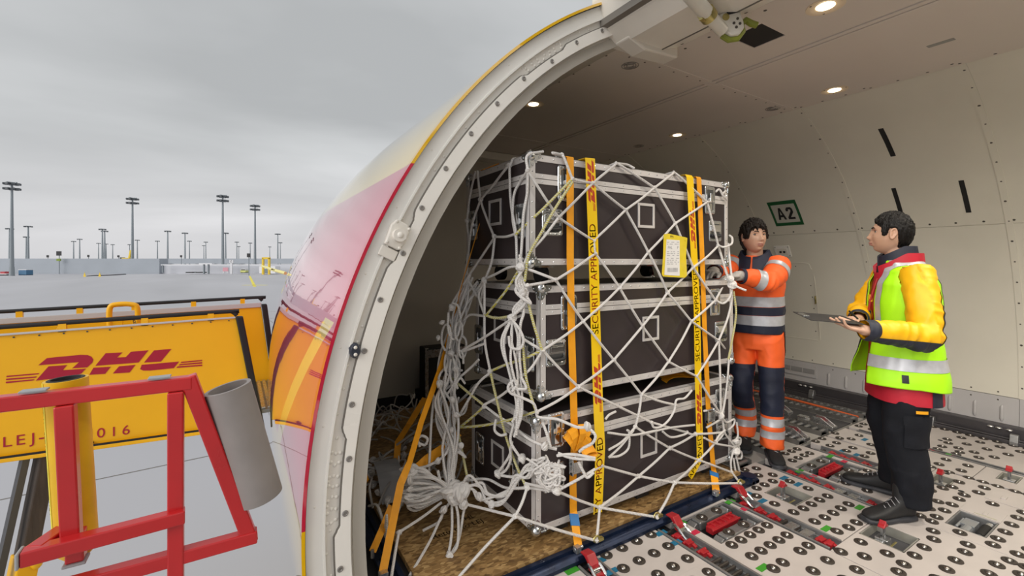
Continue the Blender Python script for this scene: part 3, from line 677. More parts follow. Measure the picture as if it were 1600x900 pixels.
letter([[(-.034, -.06), (.036, -.06), (.036, -.04), (-.034, -.04)], [(-.034, -.04), (-.006, -.04), (.034, .008), (.034, .032), (.012, .022)], [(.034, .026), (.034, .042), (.02, .06), (-.018, .06), (-.034, .042), (-.034, .022), (-.012, .022), (-.010, .036), (-.004, .040), (.006, .040), (.012, .034), (.012, .020)]], .05)
sk = empty('wall_socket', wall_pt(1.63, 2.745), 0, 'pale recessed socket plate with two dark jacks on the wall below the bay sign', 'socket')
def plate(name, parent, zc, yc, hw, hh, m, o0, o1, bev=0.):
    L = parent.location; b = MB(); b.add([wall_pt(zc + s * hh, yc + r_ * hw, o) - L for o in (o0, o1) for s, r_ in ((-1, -1), (-1, 1), (1, 1), (1, -1))], [(0, 1, 2, 3), (7, 6, 5, 4), (0, 4, 5, 1), (1, 5, 6, 2), (2, 6, 7, 3), (3, 7, 4, 0)]); return b.build(name, m, parent, bevel=bev)
plate('plate', sk, 1.63, 2.745, .085, .062, JAMB, .001, .012, .004); plate('recess', sk, 1.63, 2.745, .055, .035, JAMB2, .012, .016, .003)
for dy in (-.022, .018):
    p = wall_pt(1.627, 2.745 + dy, .015) - sk.location; n_ = wn(PI - math.asin((1.627 - CZF) / RIN)); MB().cyl(p, p + n_ * .008, .013, 14).build('jack', INK, sk)
for sa in (-1, 1):
    for sb in (-1, 1): screw(sk, wall_pt(1.63 + sa * .048, 2.745 + sb * .07, .012) - sk.location, wn(PI - .45), .5)
# thin raised outline of the access door in the wall
b = MB(); pts = []
for z, y in ((.62, 3.1), (.62, 2.56), (.66, 2.49), (1.32, 2.48), (1.44, 2.50), (1.495, 2.57), (1.495, 3.1)): pts.append(wall_pt(z, y, .002))
o = MB().tube(catmull(pts, 5), .004, 6).build('access_door_edge', WALL, wall_r, smooth=True)
for z in np.arange(.72, 1.35, .13): screw(wall_r, wall_pt(z, 2.53, 0), wn(PI - .3), .6)
for y in (2.3, 2.45, 2.6): screw(wall_r, wall_pt(1.455, y + .35, 0), wn(PI - .3), .6)
# handle loop low on the wall
hd = empty('grab_loop', wall_pt(1.07, 2.50), 0, 'small pale grab loop fixed to the wall between the two workers', 'handle')
q = MB().tube(catmull([wall_pt(1.12, 2.50, .002) - hd.location, wall_pt(1.10, 2.49, .03) - hd.location, wall_pt(1.06, 2.49, .03) - hd.location, wall_pt(1.04, 2.51, .002) - hd.location], 5), .008, 8); q.build('loop', BRASS, hd, smooth=True)
# ================================================================== outside: apron, walls, masts
GZ = -4.5
TAR = mat('apron_concrete', (.43, .43, .455), .55, var=.12, vscale=.05, bump=.02, bscale=4, stretch=(1, .25, 1))
gr = MB().add([(-1800, -600, GZ), (1800, -600, GZ), (1800, 2200, GZ), (-1800, 2200, GZ)], [(0, 1, 2, 3)]).build('ground', TAR); struct(gr)
# joint lines of the slabs nearby
for k in range(9):
    y = 4.2 + k * 7.5
    MB().bar((-40, y - 2.5 - 3, GZ + .004), (20, y + 2.2 - 3, GZ + .004), .05, .004).build('slab_joint', SEAM, gr)
for k in range(6): MB().bar((-30 + k * 7.5, 0, GZ + .004), (-36 + k * 7.5, 70, GZ + .004), .05, .004).build('slab_joint', SEAM, gr)
YL = mat('road_marking_yellow', (.80, .68, .06), .6)
def G(px, py): return Oz(px, py, GZ)
a, c = G(380, 445.5), G(417, 445.5)
mk = MB(); mk.bar(a + Vector((0, 0, .02)), c + Vector((0, 0, .02)), 1.4, .02); mk.bar(G(390, 431.5) + Vector((0, 0, .02)), G(398, 448) + Vector((0, 0, .02)), .7, .02)
tag(mk.build('apron_marking', YL), 'yellow painted cross line on the apron beyond the boarding stairs', 'marking')
CON = mat('blast_wall_grey', (.33, .36, .40), .6, var=.06, vscale=.1); CONL = mat('blast_wall_light', (.55, .56, .60), .6, var=.05, vscale=.1)
def cam_box(px0, px1, pyt, pyb, d, th, name, m, parent=None):
    p0 = Wp(px0, pyb, d); p1 = Wp(px1, pyb, d); h_ = Wp(px0, pyt, d).z - p0.z; mid = (p0 + p1) / 2
    b = MB().box((0, 0, 0), ((p1 - p0).length, th, h_), Matrix.Rotation(-TH, 3, 'Z')); o = b.build(name, m, parent)
    o.location = Vector((mid.x + S_ * th / 2, mid.y + C_ * th / 2, p0.z + h_ / 2)); return o
bw = cam_box(-260, 249, 404, 428, 234, 6, 'blast_wall', CON); tag(bw, 'long grey concrete blast wall across the far side of the apron', 'wall')
bw2 = cam_box(251, 520, 413, 428, 236, 4, 'blast_wall', CONL); tag(bw2, 'lower pale concrete wall right of the tall blast wall', 'wall')
bw3 = cam_box(250, 560, 404, 412, 420, 8, 'blast_wall', CON); tag(bw3, 'far grey wall just under the horizon above the low pale wall', 'wall')
FAR = mat('far_trees', (.20, .22, .22), .9, var=.3, vscale=.05)
rnd = random.Random(8); b = MB()
for k in range(150):
    px = -420 + k * 7; hgt = rnd.uniform(2, 5); d = 1500
    p = Wp(px, 405, d); b.sphere((p.x, p.y, 2 - hgt * .2), 12, 7, 5, 0, (1.3, 1.3, .55 * hgt / 6))
tl = b.build('treeline', FAR, smooth=True); tag(tl, 'thin dark line of trees along the horizon', 'trees', kind='stuff')
MAST = mat('mast_galvanised', (.25, .28, .30), .5, .3); LAMP = mat('floodlight_dark', (.10, .11, .12), .5)
def mast(px, top, label):
    d = 200. * 124 / (410 - top); p = Wp(px, 410, d); H = 41.5
    t = empty('light_mast', (p.x, p.y, GZ), -TH, label, 'light mast', 'floodlight masts on the apron')
    near = d < 350; n = 12 if near else 6; w = 1. if near else 1.5
    b = MB(); b.tube([(0, 0, 0), (0, 0, 4), (0, 0, 4.01), (0, 0, H)], [.95 * w, .85 * w, .75 * w, .38 * w], n); b.build('pole', MAST, t, smooth=True)
    b = MB(); b.cyl((0, 0, H - 1), (0, 0, H), 1.2, n); b.bar((-2.2, 0, H), (2.2, 0, H), .5, .4); b.bar((0, -2.2, H), (0, 2.2, H), .5, .4); b.build('head_frame', MAST, t)
    for k in range(8 if near else 6):
        a = 2 * PI * k / (8 if near else 6) + .2; rr_ = 2.1 if near else 2.6
        for lv in ((0, -2.2) if near else (0,)):
            MB().box((rr_ * math.cos(a), rr_ * math.sin(a), H - .6 + lv), (1.5, 1.0, .8 * w), Matrix.Rotation(a, 3, 'Z')).build('floodlight', LAMP, t)
MS = [(18.6, 286, 'tall floodlight mast at the far left edge of the photo'), (207, 310, 'tall floodlight mast behind the tall blast wall right of its middle'), (348, 306, 'tall floodlight mast standing before the low pale wall'), (398.5, 321, 'tall floodlight mast nearest the aircraft skin'),
 (44, 353.5, 'small distant floodlight mast right of the leftmost tall mast'), (41, 370, 'tiny distant mast just left of a small mast near the left edge'), (15, 357, 'small distant mast half hidden by the leftmost tall mast'),
 (115, 377, 'tiny distant mast, left one of a pair behind the blast wall'), (124.5, 373.6, 'tiny distant mast, right one of a pair behind the blast wall'), (160, 358, 'small distant mast, left one of the close pair behind the blast wall'), (163.5, 361, 'small distant mast, right one of the close pair behind the blast wall'),
 (154, 380, 'tiny distant mast just left of the close pair'), (166, 381, 'tiny distant mast just right of the close pair'), (176, 382, 'tiny distant mast between the close pair and the tall mast behind the wall'), (202.5, 382, 'tiny distant mast left against the tall mast behind the wall'), (214.5, 375, 'tiny distant mast just right of the tall mast behind the wall'),
 (246, 376.6, 'tiny distant mast above the right end of the tall blast wall'), (262, 361, 'small distant mast just right of the tall blast wall'), (289, 364, 'small distant mast midway between the tall blast wall and the mast before the low wall'), (296, 376.6, 'tiny distant mast just right of the midway small mast'), (321.6, 378, 'tiny distant mast left of the tall mast before the low wall'), (318.5, 383.5, 'faintest tiny mast left of the tall mast before the low wall'),
 (352.5, 364, 'small distant mast close right of the tall mast before the low wall'), (370, 378, 'tiny distant mast between the two tall right masts, taller one'), (373, 385, 'tiny distant mast between the two tall right masts, shorter one'), (391, 379.6, 'tiny distant mast just left of the tall mast nearest the skin'), (421.5, 385.6, 'tiny distant mast right of the tall mast nearest the skin'), (434, 365.5, 'small distant mast beside the fuselage skin'), (438, 379, 'tiny distant mast touching the fuselage skin outline')]
for m_ in MS: mast(*m_)
BLK = mat('sign_board_black', (.02, .02, .022), .6); LIME = mat('shrub_green', (.22, .30, .05), .8)
def apron_sign(px, py, w, h_, d, label, base=None):
    p = Wp(px, py, d); t = empty('apron_sign', (p.x, p.y, GZ), -TH, label, 'sign', 'black apron sign boards')
    k = d / F_PX
    MB().box((0, 0, p.z - GZ), (w * k, .3, h_ * k)).build('board', BLK, t)
    MB().cyl((0, .2, 0), (0, .2, p.z - GZ), .18, 8).build('post', MAST, t)
    if base: MB().box((0, -.1, Wp(px, base, d).z - GZ), (5.5 * k, .6, 3.6 * k)).build('plinth', LIME, t)
apron_sign(92, 396, 7.5, 7, 232, 'largest black sign board on the tall blast wall, with green plinth', 406)
apron_sign(74.5, 400.5, 3.4, 3.6, 300, 'small black sign board left of the largest sign on the wall')
apron_sign(138, 400, 3, 3.6, 300, 'small black sign board left of the close pair of masts')
apron_sign(185, 400.5, 3.2, 3, 300, 'small black sign board left of the yellow crane behind the wall')
apron_sign(388.5, 399, 5, 6, 205, 'black sign board on a tall post before the low pale wall')
apron_sign(283, 400.5, 3, 3.4, 300, 'small black sign board above the low pale wall')
def small(name, label, cat, px, py, d, parts):
    p = Wp(px, py, d); t = empty(name, (p.x, p.y, p.z), -TH, label, cat); k = d / F_PX
    for nm, m, bx in parts:
        b = MB()
        for (x0, x1, z0, z1, y0, y1) in bx: b.b2(x0 * k, x1 * k, y0, y1, z0 * k, z1 * k)
        b.build(nm, m, t)
BLU = mat('box_blue', (.06, .16, .28), .6); WHT = mat('paint_white', (.7, .7, .72), .5); YEL0 = mat('paint_yellow_far', (.75, .52, .03), .5)
small('equipment_box', 'small blue equipment box at the foot of the leftmost tall mast', 'box', 35, 430, 210, [('body', BLU, [(-6, 6, .6, 8, 0, 3)]), ('lid', WHT, [(-6.3, 6.3, 8, 9, -.1, 3.1)]), ('skid', BLACK, [(-6, -5, 0, .6, 0, 3), (5, 6, 0, .6, 0, 3)])])
small('freight_dolly', 'red and white freight dolly at the left edge before the blast wall', 'dolly', 4, 431, 205, [('bed', WHT, [(-9, 6, 2, 3.4, 0, 3)]), ('crate', mat('crate_red', (.45, .06, .07), .6), [(-5, 2, 3.4, 6.6, .3, 2.6)]), ('wheel', BLACK, [(-8, -6, 0, 2, 0, 3), (3, 5, 0, 2, 0, 3)])])
for px, lb in ((132, 'left yellow warning trestle by the black hoses before the blast wall'), (155.5, 'right yellow warning trestle by the black hoses before the blast wall')):
    p = Wp(px, 433, 188); t = empty('warning_trestle', p, -TH, lb, 'warning sign', 'yellow warning trestles'); 
    MB().prism([(-.6, 0), (.6, 0), (0, 2.0)], lambda a, b_, d: Vector((a, d, b_)), 0, .15).build('panel', YEL0, t); MB().box((0, .1, .05), (1.6, .6, .1)).build('foot', BLACK, t)
q = MB().tube(catmull([Wp(136, 432, 194), Wp(148, 431, 200), Wp(172, 430.5, 205), Wp(196, 428.8, 222)], 5), .35, 8); tag(q.build('apron_hose', BLACK, smooth=True), 'black hose line lying before the tall blast wall', 'hose')
small('light_gantry', 'grey steel gantry with crossbeam before the low pale wall', 'gantry', 322, 428, 226, [('column', MAST, [(-5, -3.5, 0, 16, 0, 1), (2, 3.5, 0, 16, 0, 1)]), ('crossbeam', WHT, [(-10, 10, 15, 16.6, -.5, 1.5)])])
small('pipe_bridge', 'long thin pale pipe bridge above the low wall', 'bridge', 350, 414, 232, [('beam', WHT, [(-99, 60, -.6, .8, 0, 1)]), ('post', MAST, [(-97, -96, -12, 0, 0, 1), (10, 11, -12, 0, 0, 1), (58, 59, -12, 0, 0, 1)])])
small('yellow_gate', 'small yellow square gate frame near the fuselage on the horizon', 'gate', 415, 411, 214, [('frame', YEL0, [(-6, -3.5, -18, 8, 0, 1), (3.5, 6, -18, 8, 0, 1), (-6, 6, 6, 9, 0, 1)])])
small('service_van', 'small white and yellow van parked before the low wall', 'van', 379.5, 426.5, 228, [('body', mat('van_lime', (.6, .62, .2), .4), [(-4, 4, 1, 4, 0, 3)]), ('cabin', WHT, [(-3.4, 3.4, 4, 6.2, .2, 2.8)]), ('windshield', BLK, [(-3, 3, 4.2, 5.6, .1, .2)]), ('wheel', BLACK, [(-3.8, -2.2, 0, 1.2, .1, 2.9), (2.2, 3.8, 0, 1.2, .1, 2.9)])])
small('flat_trailer', 'low dark flat trailer before the pale wall, left of the gantry', 'trailer', 304, 426.5, 228, [('bed', BLACK, [(-14, -3, 0, 1.6, 0, 3), (2, 13, 0, 1.6, 0, 3)]), ('drawbar', MAST, [(-3, 2, .4, .9, 1, 2)])])
small('barrier_post', 'pink and white striped barrier before the tall mast by the low wall', 'barrier', 352, 427, 222, [('panel', mat('barrier_pink', (.6, .3, .35), .6), [(-4, 4, 3, 9, 0, .4)]), ('legs', WHT, [(-3.5, -2.5, 0, 3, 0, .4), (2.5, 3.5, 0, 3, 0, .4)])])
small('yellow_crane', 'yellow crane boom rising behind the tall blast wall', 'crane', 196, 404, 330, [('chassis', YEL0, [(-8, 6, -6, 1.2, 0, 3)]), ('tower', BLK, [(-3, 3, -18.6, -6, 0, 3)]), ('counterweight', BLK, [(-9, -6, -2, 1.8, 0, 3)])])
MB().bar(Wp(202, 403, 330), Wp(204.6, 391, 330), 1.0, 1.0).build('boom', YEL0, bpy.data.objects['yellow_crane']).matrix_parent_inverse = bpy.data.objects['yellow_crane'].matrix_basis.inverted()
small('equipment_hut', 'small pale hut with grey door beside the fuselage at the wall', 'hut', 418, 427, 226, [('hut_body', WHT, [(-13, 12, 0, 11, 0, 5)]), ('door', mat('hut_door', (.18, .22, .25), .5), [(-5, 2, 0, 7, -.1, 0)])])
for j, (px, lb) in enumerate(((361, 'white lattice floodlight post between the low wall masts'), (150, ''))):
    if not lb: continue
    small('lattice_post', lb, 'post', px, 428, 228, [('post', WHT, [(-1.2, 1.2, 0, 22, 0, .8)]), ('bracket', WHT, [(-2.6, 2.6, 17, 22, 0, .8)])])
# thin yellow pole projecting from the nose
pt = MB().tube([Wp(409, 415.5, 6.8), Wp(428, 422, 6.6), Wp(446, 427, 6.4)], [.014, .022, .024], 8)
pp = empty('nose_probe', Wp(446, 427, 6.4), 0, 'thin pale yellow perforated bar projecting from the fuselage outline', 'bar'); o = pt.build('bar', mat('probe_yellow', (.75, .70, .30), .5), pp, smooth=True); o.matrix_parent_inverse = Matrix.Translation(-pp.location)
for k in range(4):
    p = Wp(426 + 4 * k, 420.6 + 1.1 * k, 6.58); MB().cyl(p, p - Vector((S_, C_, 0)) * .03, .008, 8).build('hole', BLACK, pp).matrix_parent_inverse = Matrix.Translation(-pp.location)
# ================================================================== boarding stairs with yellow side panels
YEL = mat('stairs_yellow', (.88, .47, .003), .38, var=.04, vscale=2); LRED = mat('logo_red', (.38, .005, .03), .4)
ST = empty('boarding_stairs', (-.8, 5.1, .1), 0, 'yellow boarding stairs with red logo side panel beside the fuselage', 'stairs')
def stp(b, name, m, **k):
    o = b.build(name, m, ST, **k); o.matrix_parent_inverse = Matrix.Translation(-ST.location); return o
YN, YF_ = 4.60, 5.75
PT = lambda x: 1.0265 + (x + .015) * .0235
PBt = lambda x: .079 - (x + .015) * .0285
def side(y, xr_t, xr_b, xl, th=.03):
    b = MB(); b.prism([(xl, PBt(xl)), (xr_b, PBt(xr_b)), (xr_t, PT(xr_t)), (xl, PT(xl))], lambda a, c, d: Vector((a, y + d, c)), 0, th); return b
stp(side(YN, .0, .17, -3.2), 'side_panel', YEL, bevel=.004)
stp(side(YF_, .24, .36, -3.2), 'side_panel', YEL, bevel=.004)
for y, xt, xb, m in ((YN, .0, .17, 0), (YF_, .245, .37, 1)):
    b = MB(); b.prism([(xt - .0, PT(xt) + .0), (xt + .055, PT(xt)), (xb + .055, PBt(xb) - .06), (xb, PBt(xb) - .06)], lambda a, c, d: Vector((a, y + d, c)), -.03, .05); stp(b, 'rubber_bumper', BLACK, bevel=.01)
    b = MB(); b.bar((-3.2, y - .006, PT(-3.2) - .006), (xt, y - .006, PT(xt) - .006), .016, .014 if m == 0 else .05); stp(b, 'edge_trim', mat('trim_alu_matte', (.55, .55, .55), .5, .2), bevel=.003)
    b = MB()
    ra = lambda x: 1.074 + (x + .015) * .0235 + (.03 if m else 0)
    b.tube(catmull([(-3.2, y + .015, ra(-3.2)), (-1.5, y + .015, ra(-1.5)), (xt - .1, y + .015, ra(xt - .1)), (xt - .02, y + .015, ra(xt) - .012), (xt + .01, y + .015, ra(xt) - .04)], 6), .017, 10); stp(b, 'handrail', BLACK, smooth=True)
    for x in (xt - .18, xt - .62, xt - 1.1, xt - 1.5, xt - 1.9):
        stp(MB().b2(x - .022, x + .022, y, y + .03, PT(x) - .02, ra(x)), 'rail_post', YEL)
    b = MB(); b.bar((-3.2, y - .012, PBt(-3.2) - .012), (xb - .06, y - .012, PBt(xb) - .012), .05, .03); stp(b, 'lower_rail', YEL, bevel=.004)
    b = MB(); b.bar((-3.2, y - .03, PBt(-3.2) + .008), (xb - .06, y - .03, PBt(xb) + .008), .012, .016); stp(b, 'black_gap', BLACK)
rv = MB()
for k in range(22):
    x = -.05 - k * .13; rv.cyl((x, YN - .004, PT(x) - .03), (x, YN + .01, PT(x) - .03), .006, 8)
stp(rv, 'rivet_row', SCREW)['kind'] = 'stuff'
for x in (-.22, -.95): stp(MB().sphere((x, YN - .01, PBt(x) + .022), .022, 10, 6, 0, (1.4, .6, .7)), 'lower_hinge', BLACK, smooth=True)
b = MB(); 
for k in range(40): b.b2(-1.6 + k * .05, -1.57 + k * .05, YN + .05, YF_ - .02, .175, .19)
stp(b, 'platform_grating', ALU)['kind'] = 'stuff'
stp(MB().b2(-3.2, .36, YN + .03, YF_, .14, .172), 'platform', GREYM)
stp(MB().b2(.28, .42, YN + .05, YF_ - .02, -.02, .16), 'front_bumper', BLACK, bevel=.02)
# inner gate plate and hoop
b = MB(); b.prism([(-1.42, .62), (-1.27, .985), (-.86, 1.0), (-.86, .62)], lambda a, c, d: Vector((a, 5.25 + d, c)), 0, .025); stp(b, 'gate_plate', YEL, bevel=.004)
b = MB(); b.tube(catmull([(-.95, 5.26, .9), (-.95, 5.26, 1.09), (-.90, 5.26, 1.125), (-.80, 5.26, 1.12), (-.76, 5.26, 1.08), (-.76, 5.26, .9)], 5), .022, 10); stp(b, 'gate_hoop', YEL, smooth=True)
b = MB(); b.tube(catmull([(-1.9, 5.0, 1.0), (-1.72, 5.0, 1.02), (-1.62, 5.0, 1.0), (-1.60, 5.0, .94), (-1.60, 5.0, .8)], 5), .022, 10); stp(b, 'gate_hoop', YEL, smooth=True)
b = MB()
for k in range(9): b.tube([Vector((-.78 + .004 * k, 5.22, .99 - .02 * k)) + Vector((.007 * math.cos(t_), 0, .012 * math.sin(t_))) for t_ in [2 * PI * j / 8 for j in range(8)]], .003, 5, closed=True)
stp(b, 'gate_chain', DARKM)
# support legs under the stairs
p0, p1 = Oy(40, 712, 4.62), Oy(2, 880, 4.55); d_ = (p1 - p0).normalized()
stp(MB().bar(p0, p0 + d_ * 5.2, .05, .04), 'steel_leg', mat('leg_steel', (.10, .10, .105), .45, .5))
WOOD = mat('weathered_beam', (.07, .055, .045), .8, var=.5, vscale=14, bump=.4, bscale=30, stretch=(1, 1, .15))
p0, p1 = Oy(73, 705, 4.68), Oy(40, 870, 4.62); d_ = (p1 - p0).normalized()
stp(MB().bar(p0, p1 + d_ * .1, .12, .10), 'wooden_leg', WOOD, bevel=.01)
stp(MB().bar(p1 - d_ * .02, p1 + d_ * 3.4, .15, .12), 'leg_socket', YEL, bevel=.01)
stp(MB().sphere(p1 + Vector((.07, -.05, -.02)), .055, 10, 8, 0, (.7, .7, 1.2)), 'leg_clamp', YEL, smooth=True)
# logo on the near panel (unprojected outlines of the painted shapes)
LOGO = [[(200, 402), (245, 365), (300, 359), (420, 348), (455, 349), (476, 357), (486, 373), (481, 389), (455, 413), (376, 418), (412, 386)],
 [(201, 450), (273, 367.5), (378, 359), (354, 390), (485, 381.5), (459, 411), (420, 428), (385, 434), (188, 482)],
 [(497, 405), (550, 340), (638, 335), (610, 362), (655, 360), (682, 332), (773, 324), (722, 388)], [(487, 415), (577, 410), (548, 447), (465, 452)], [(620, 408), (706, 400), (675, 440), (588, 445)],
 [(802, 325), (893, 317), (838, 383), (750, 388)], [(738, 400), (933, 383), (905, 417), (780, 430), (745, 430), (730, 422)],
 [(35, 457), (205, 443), (200, 449), (33, 464)], [(33, 472), (192, 460), (187, 467), (32, 480)], [(31, 488), (180, 475), (175, 481), (31, 496)],
 [(945, 384), (1053, 374), (1053, 380), (940, 391)], [(937, 396), (1053, 386), (1053, 393), (930, 403)], [(925, 408), (1053, 399), (1053, 406), (918, 416)]]
LOGO[1] = [(187, 482), (253, 408), (350, 401), (327, 428), (447, 420), (425, 444), (395, 458), (360, 463)]
LOGOW = [[tuple((q.x, q.z)) for q in [Oy(.3 * a, 450 + .3 * c_, YN) for a, c_ in poly]] for poly in LOGO]
b = MB()
for poly in LOGOW: b.prism(poly, lambda a, c_, d: Vector((a, YN + d, c_)), -.0025, .0)
stp(b, 'logo', LRED)
# normalised logo (unit height, centred) for the tapes
xs_ = [p[0] for q in LOGOW for p in q]; x0_, x1_ = min(xs_), max(xs_)
def flat(p):
    return (p[0] - (x0_ + x1_) / 2, p[1] - (LOGOW[2][0][1] + (p[0] - LOGOW[2][0][0]) * -.015))
LOGON = [[flat(p) for p in q] for q in LOGOW]
zs_ = [p[1] for q in LOGON for p in q]; zc_ = (min(zs_) + max(zs_)) / 2; hh_ = max(zs_) - min(zs_)
LOGON = [[(p[0] / hh_, (p[1] - zc_) / hh_) for p in q] for q in LOGON]
# registration lettering along the lower edge
for ch, px, py in (('L', 11, 691), ('E', 32, 688), ('J', 52, 685), ('-', 65, 683), ('0', 138, 676), ('0', 158, 677), ('1', 178, 675), ('6', 197, 672.5)):
    q = Oy(px, py, YN); me = text_mesh(ch, .105, LRED, .001); xf_mesh(me, lambda v: Vector((q.x + v.x, YN - .002 - v.z, q.z + v.y)))
    o = obj('lettering', me, ST); o.matrix_parent_inverse = Matrix.Translation(-ST.location)
# ================================================================== red guard frame in the foreground
RF = mat('guard_red', (.52, .014, .016), .3, var=.12, vscale=6, coat=.3); CAPM = mat('tube_cap_grey', (.35, .36, .37), .5)
GF = empty('guard_frame', (-.3, 1.28, .8), 0, 'red square-tube guard frame in the left foreground', 'guard rail')
def gf(b, name, m=RF, **k):
    o = b.build(name, m, GF, **k); o.matrix_parent_inverse = Matrix.Translation(-GF.location); return o
T = .030
gf(MB().bar((-1.2, 1.28, 1.222), (-.085, 1.28, 1.222), T, T), 'top_rail', bevel=.003)
gf(MB().bar((-.0945, 1.2812, 1.2365), (.0325, 1.2812, .8135), T + .002, T, (0, 1, 0)), 'diagonal_rail', bevel=.003)
gf(MB().bar((-.62, 1.2787, .826), (.0455, 1.2787, .826), T, T), 'lower_rail', bevel=.003)
gf(MB().bar((-.116, 1.2765, 1.206), (-.116, 1.2765, .45), T, T, (0, 1, 0)), 'post', bevel=.003)
gf(MB().bar((-.300, 1.2765, 1.206), (-.290, 1.2765, .915), T + .001, T, (0, 1, 0)), 'post', bevel=.003)
gf(MB().bar((-.355, 1.245, .925), (-.098, 1.262, .925), T, T), 'middle_rail', bevel=.003)
gf(MB().bar((-.340, 1.248, .9262), (-.305, 1.33, .9262), T, T), 'corner_stub', bevel=.003)
gf(MB().bar((-.289, 1.30, .93), (-.289, 1.30, .868), T, T, (0, 1, 0)), 'stub_post', bevel=.003)
gf(MB().b2(-.3602, -.3549, 1.228, 1.262, .909, .941), 'end_cap', CAPM, bevel=.002); gf(MB().b2(-.308, -.270, 1.281, 1.319, .862, .868), 'end_cap', CAPM, bevel=.002)
for x in (-.145, -.345): gf(MB().b2(x - .02, x + .02, 1.262, 1.285, 1.2405, 1.2445), 'clip_plate', CAPM, bevel=.001)
gf(MB().box((-.03, 1.285, 1.105), (.05, .012, .03), Matrix.Rotation(.3, 3, 'Y')), 'pipe_tab', bevel=.002); gf(MB().box((.026, 1.285, .915), (.05, .012, .03), Matrix.Rotation(.3, 3, 'Y')), 'pipe_tab', bevel=.002)
def hollow(p0, p1, r, t_, name, m, parent=None, n=36, dark=None):
    p0, p1 = Vector(p0), Vector(p1); ax = (p1 - p0).normalized(); a = ax.orthogonal().normalized(); b_ = ax.cross(a)
    def rg(p, q): return [p + a * (q * math.cos(2 * PI * k / n)) + b_ * (q * math.sin(2 * PI * k / n)) for k in range(n)]
    return MB().rings([rg(p1, r - t_), rg(p1, r), rg(p0, r), rg(p0, r - t_), rg(p1, r - t_)], True, False)
# grey foam pipe on the diagonal
GP = empty('grey_pipe', Oy(407, 770, 1.30), 0, 'grey hollow pipe clipped beside the red diagonal rail', 'pipe')
o = hollow(Oy(407, 776, 1.30), Oy(356, 605, 1.30), .0505, .009, 'pipe', None).build('pipe_wall', mat('grey_rubber', (.27, .24, .225), .55, var=.12, vscale=8, bump=.05, bscale=25), GP, smooth=True); o.matrix_parent_inverse = Matrix.Translation(-GP.location)
# yellow hose sleeve behind the rail
HP = empty('yellow_hose_sleeve', Oy(119, 865, 1.34), 0, 'thick yellow hose sleeve with black lettering behind the red top rail', 'hose')
h0, h1 = Oy(120, 852, 1.345), Oy(103, 592, 1.345); HR = .0365
def hp(o): o.matrix_parent_inverse = Matrix.Translation(-HP.location); return o
HY_ = mat('hose_yellow', (.80, .48, .006), .42, var=.10, vscale=10, bump=.05, bscale=20)
hp(hollow(h0, h1, HR, .006, '', None).build('sleeve', HY_, HP, smooth=True))
hp(hollow(h0 + (h1 - h0) * .02, h1 + (h1 - h0) * .003, HR - .0055, .006, '', None).build('inner_lining', mat('lining_black', (.02, .02, .02), .7), HP, smooth=True))
q = MB(); q.rings([[h0 + Vector((r_ * math.cos(2 * PI * k / 24), r_ * math.sin(2 * PI * k / 24), z)) for k in range(24)] for r_, z in ((HR - .001, .02), (HR - .006, -.012), (.02, -.024), (.001, -.026))], True, False); hp(q.build('closed_end', HY_, HP, smooth=True))
# bright label stripe with wrapped lettering
axh = (h1 - h0).normalized(); rxv = Vector((C_, -S_, 0)); toc = Vector((-S_, -C_, 0))
e1 = (rxv - axh * rxv.dot(axh)).normalized(); e2 = e1.cross(axh)
if e2.dot(toc) < 0: e2 = -e2
AL = R(168)
def hosept(s, ang, r_): return h0 + axh * s + (e1 * math.cos(ang) + e2 * math.sin(ang)) * r_
LH = (h1 - h0).length
q = MB(); rs = []
for i in range(25): rs.append([hosept(LH * i / 24, R(115 + 72 * k / 10), HR + .0006) for k in range(11)] )
q.rings(rs, False, False); hp(q.build('label_stripe', mat('hose_stripe', (.88, .74, .02), .42), HP, smooth=True))
for txt, s0, sz in (('ARIACORD', .122, .0175), ('AIR/WATER', .222, .0165), ('LUFT/A', .306, .0165)):
    me = text_mesh(txt, sz, INK, .0003); xf_mesh(me, lambda v: hosept(s0 + v.x * .98, R(152) - v.y / HR, HR + .0012 + v.z)); hp(obj('lettering', me, HP))
me = text_mesh('®', .012, INK, .0003); xf_mesh(me, lambda v: hosept(.172 + v.x, R(140) - v.y / HR, HR + .0012 + v.z)); hp(obj('lettering', me, HP))
# ================================================================== pallet and boards
NAVY = mat('pallet_rail_navy', (.012, .022, .055), .3, .5, var=.25, vscale=20)
PX0, PX1, PY0, PY1 = .59, 3.035, 1.722, 4.42
pal = empty('cargo_pallet', ((PX0 + PX1) / 2, (PY0 + PY1) / 2, 0), 0, 'dark navy framed air cargo pallet under the netted case stack', 'pallet')
def pl(b, name, m, **k): o = b.build(name, m, pal, **k); o.matrix_parent_inverse = Matrix.Translation(-pal.location); return o
pl(MB().b2(PX0 + .05, PX1 - .05, PY0 + .05, PY1 - .05, .004, .028), 'base_sheet', mat('pallet_sheet', (.05, .05, .055), .4, .6, var=.2))
def prail(p0, p1, inw):
    b = MB(); p0, p1 = Vector(p0), Vector(p1); inw = Vector(inw)
    prof = [(0, .004), (0, .022), (.012, .030), (.022, .038), (.034, .040), (.040, .030), (.052, .030), (.056, .044), (.080, .044), (.080, .004)]
    b.rings([[p + inw * q + Vector((0, 0, z)) for q, z in prof] for p in (p0, p1)], True, True); return b
for a, c, i_ in (((PX0, PY0, 0), (PX1, PY0, 0), (0, 1, 0)), ((PX0, PY1, 0), (PX1, PY1, 0), (0, -1, 0)), ((PX0, PY0, 0), (PX0, PY1, 0), (1, 0, 0)), ((PX1, PY0, 0), (PX1, PY1, 0), (-1, 0, 0))):
    pl(prail(a, c, i_), 'edge_rail', NAVY, smooth=True)
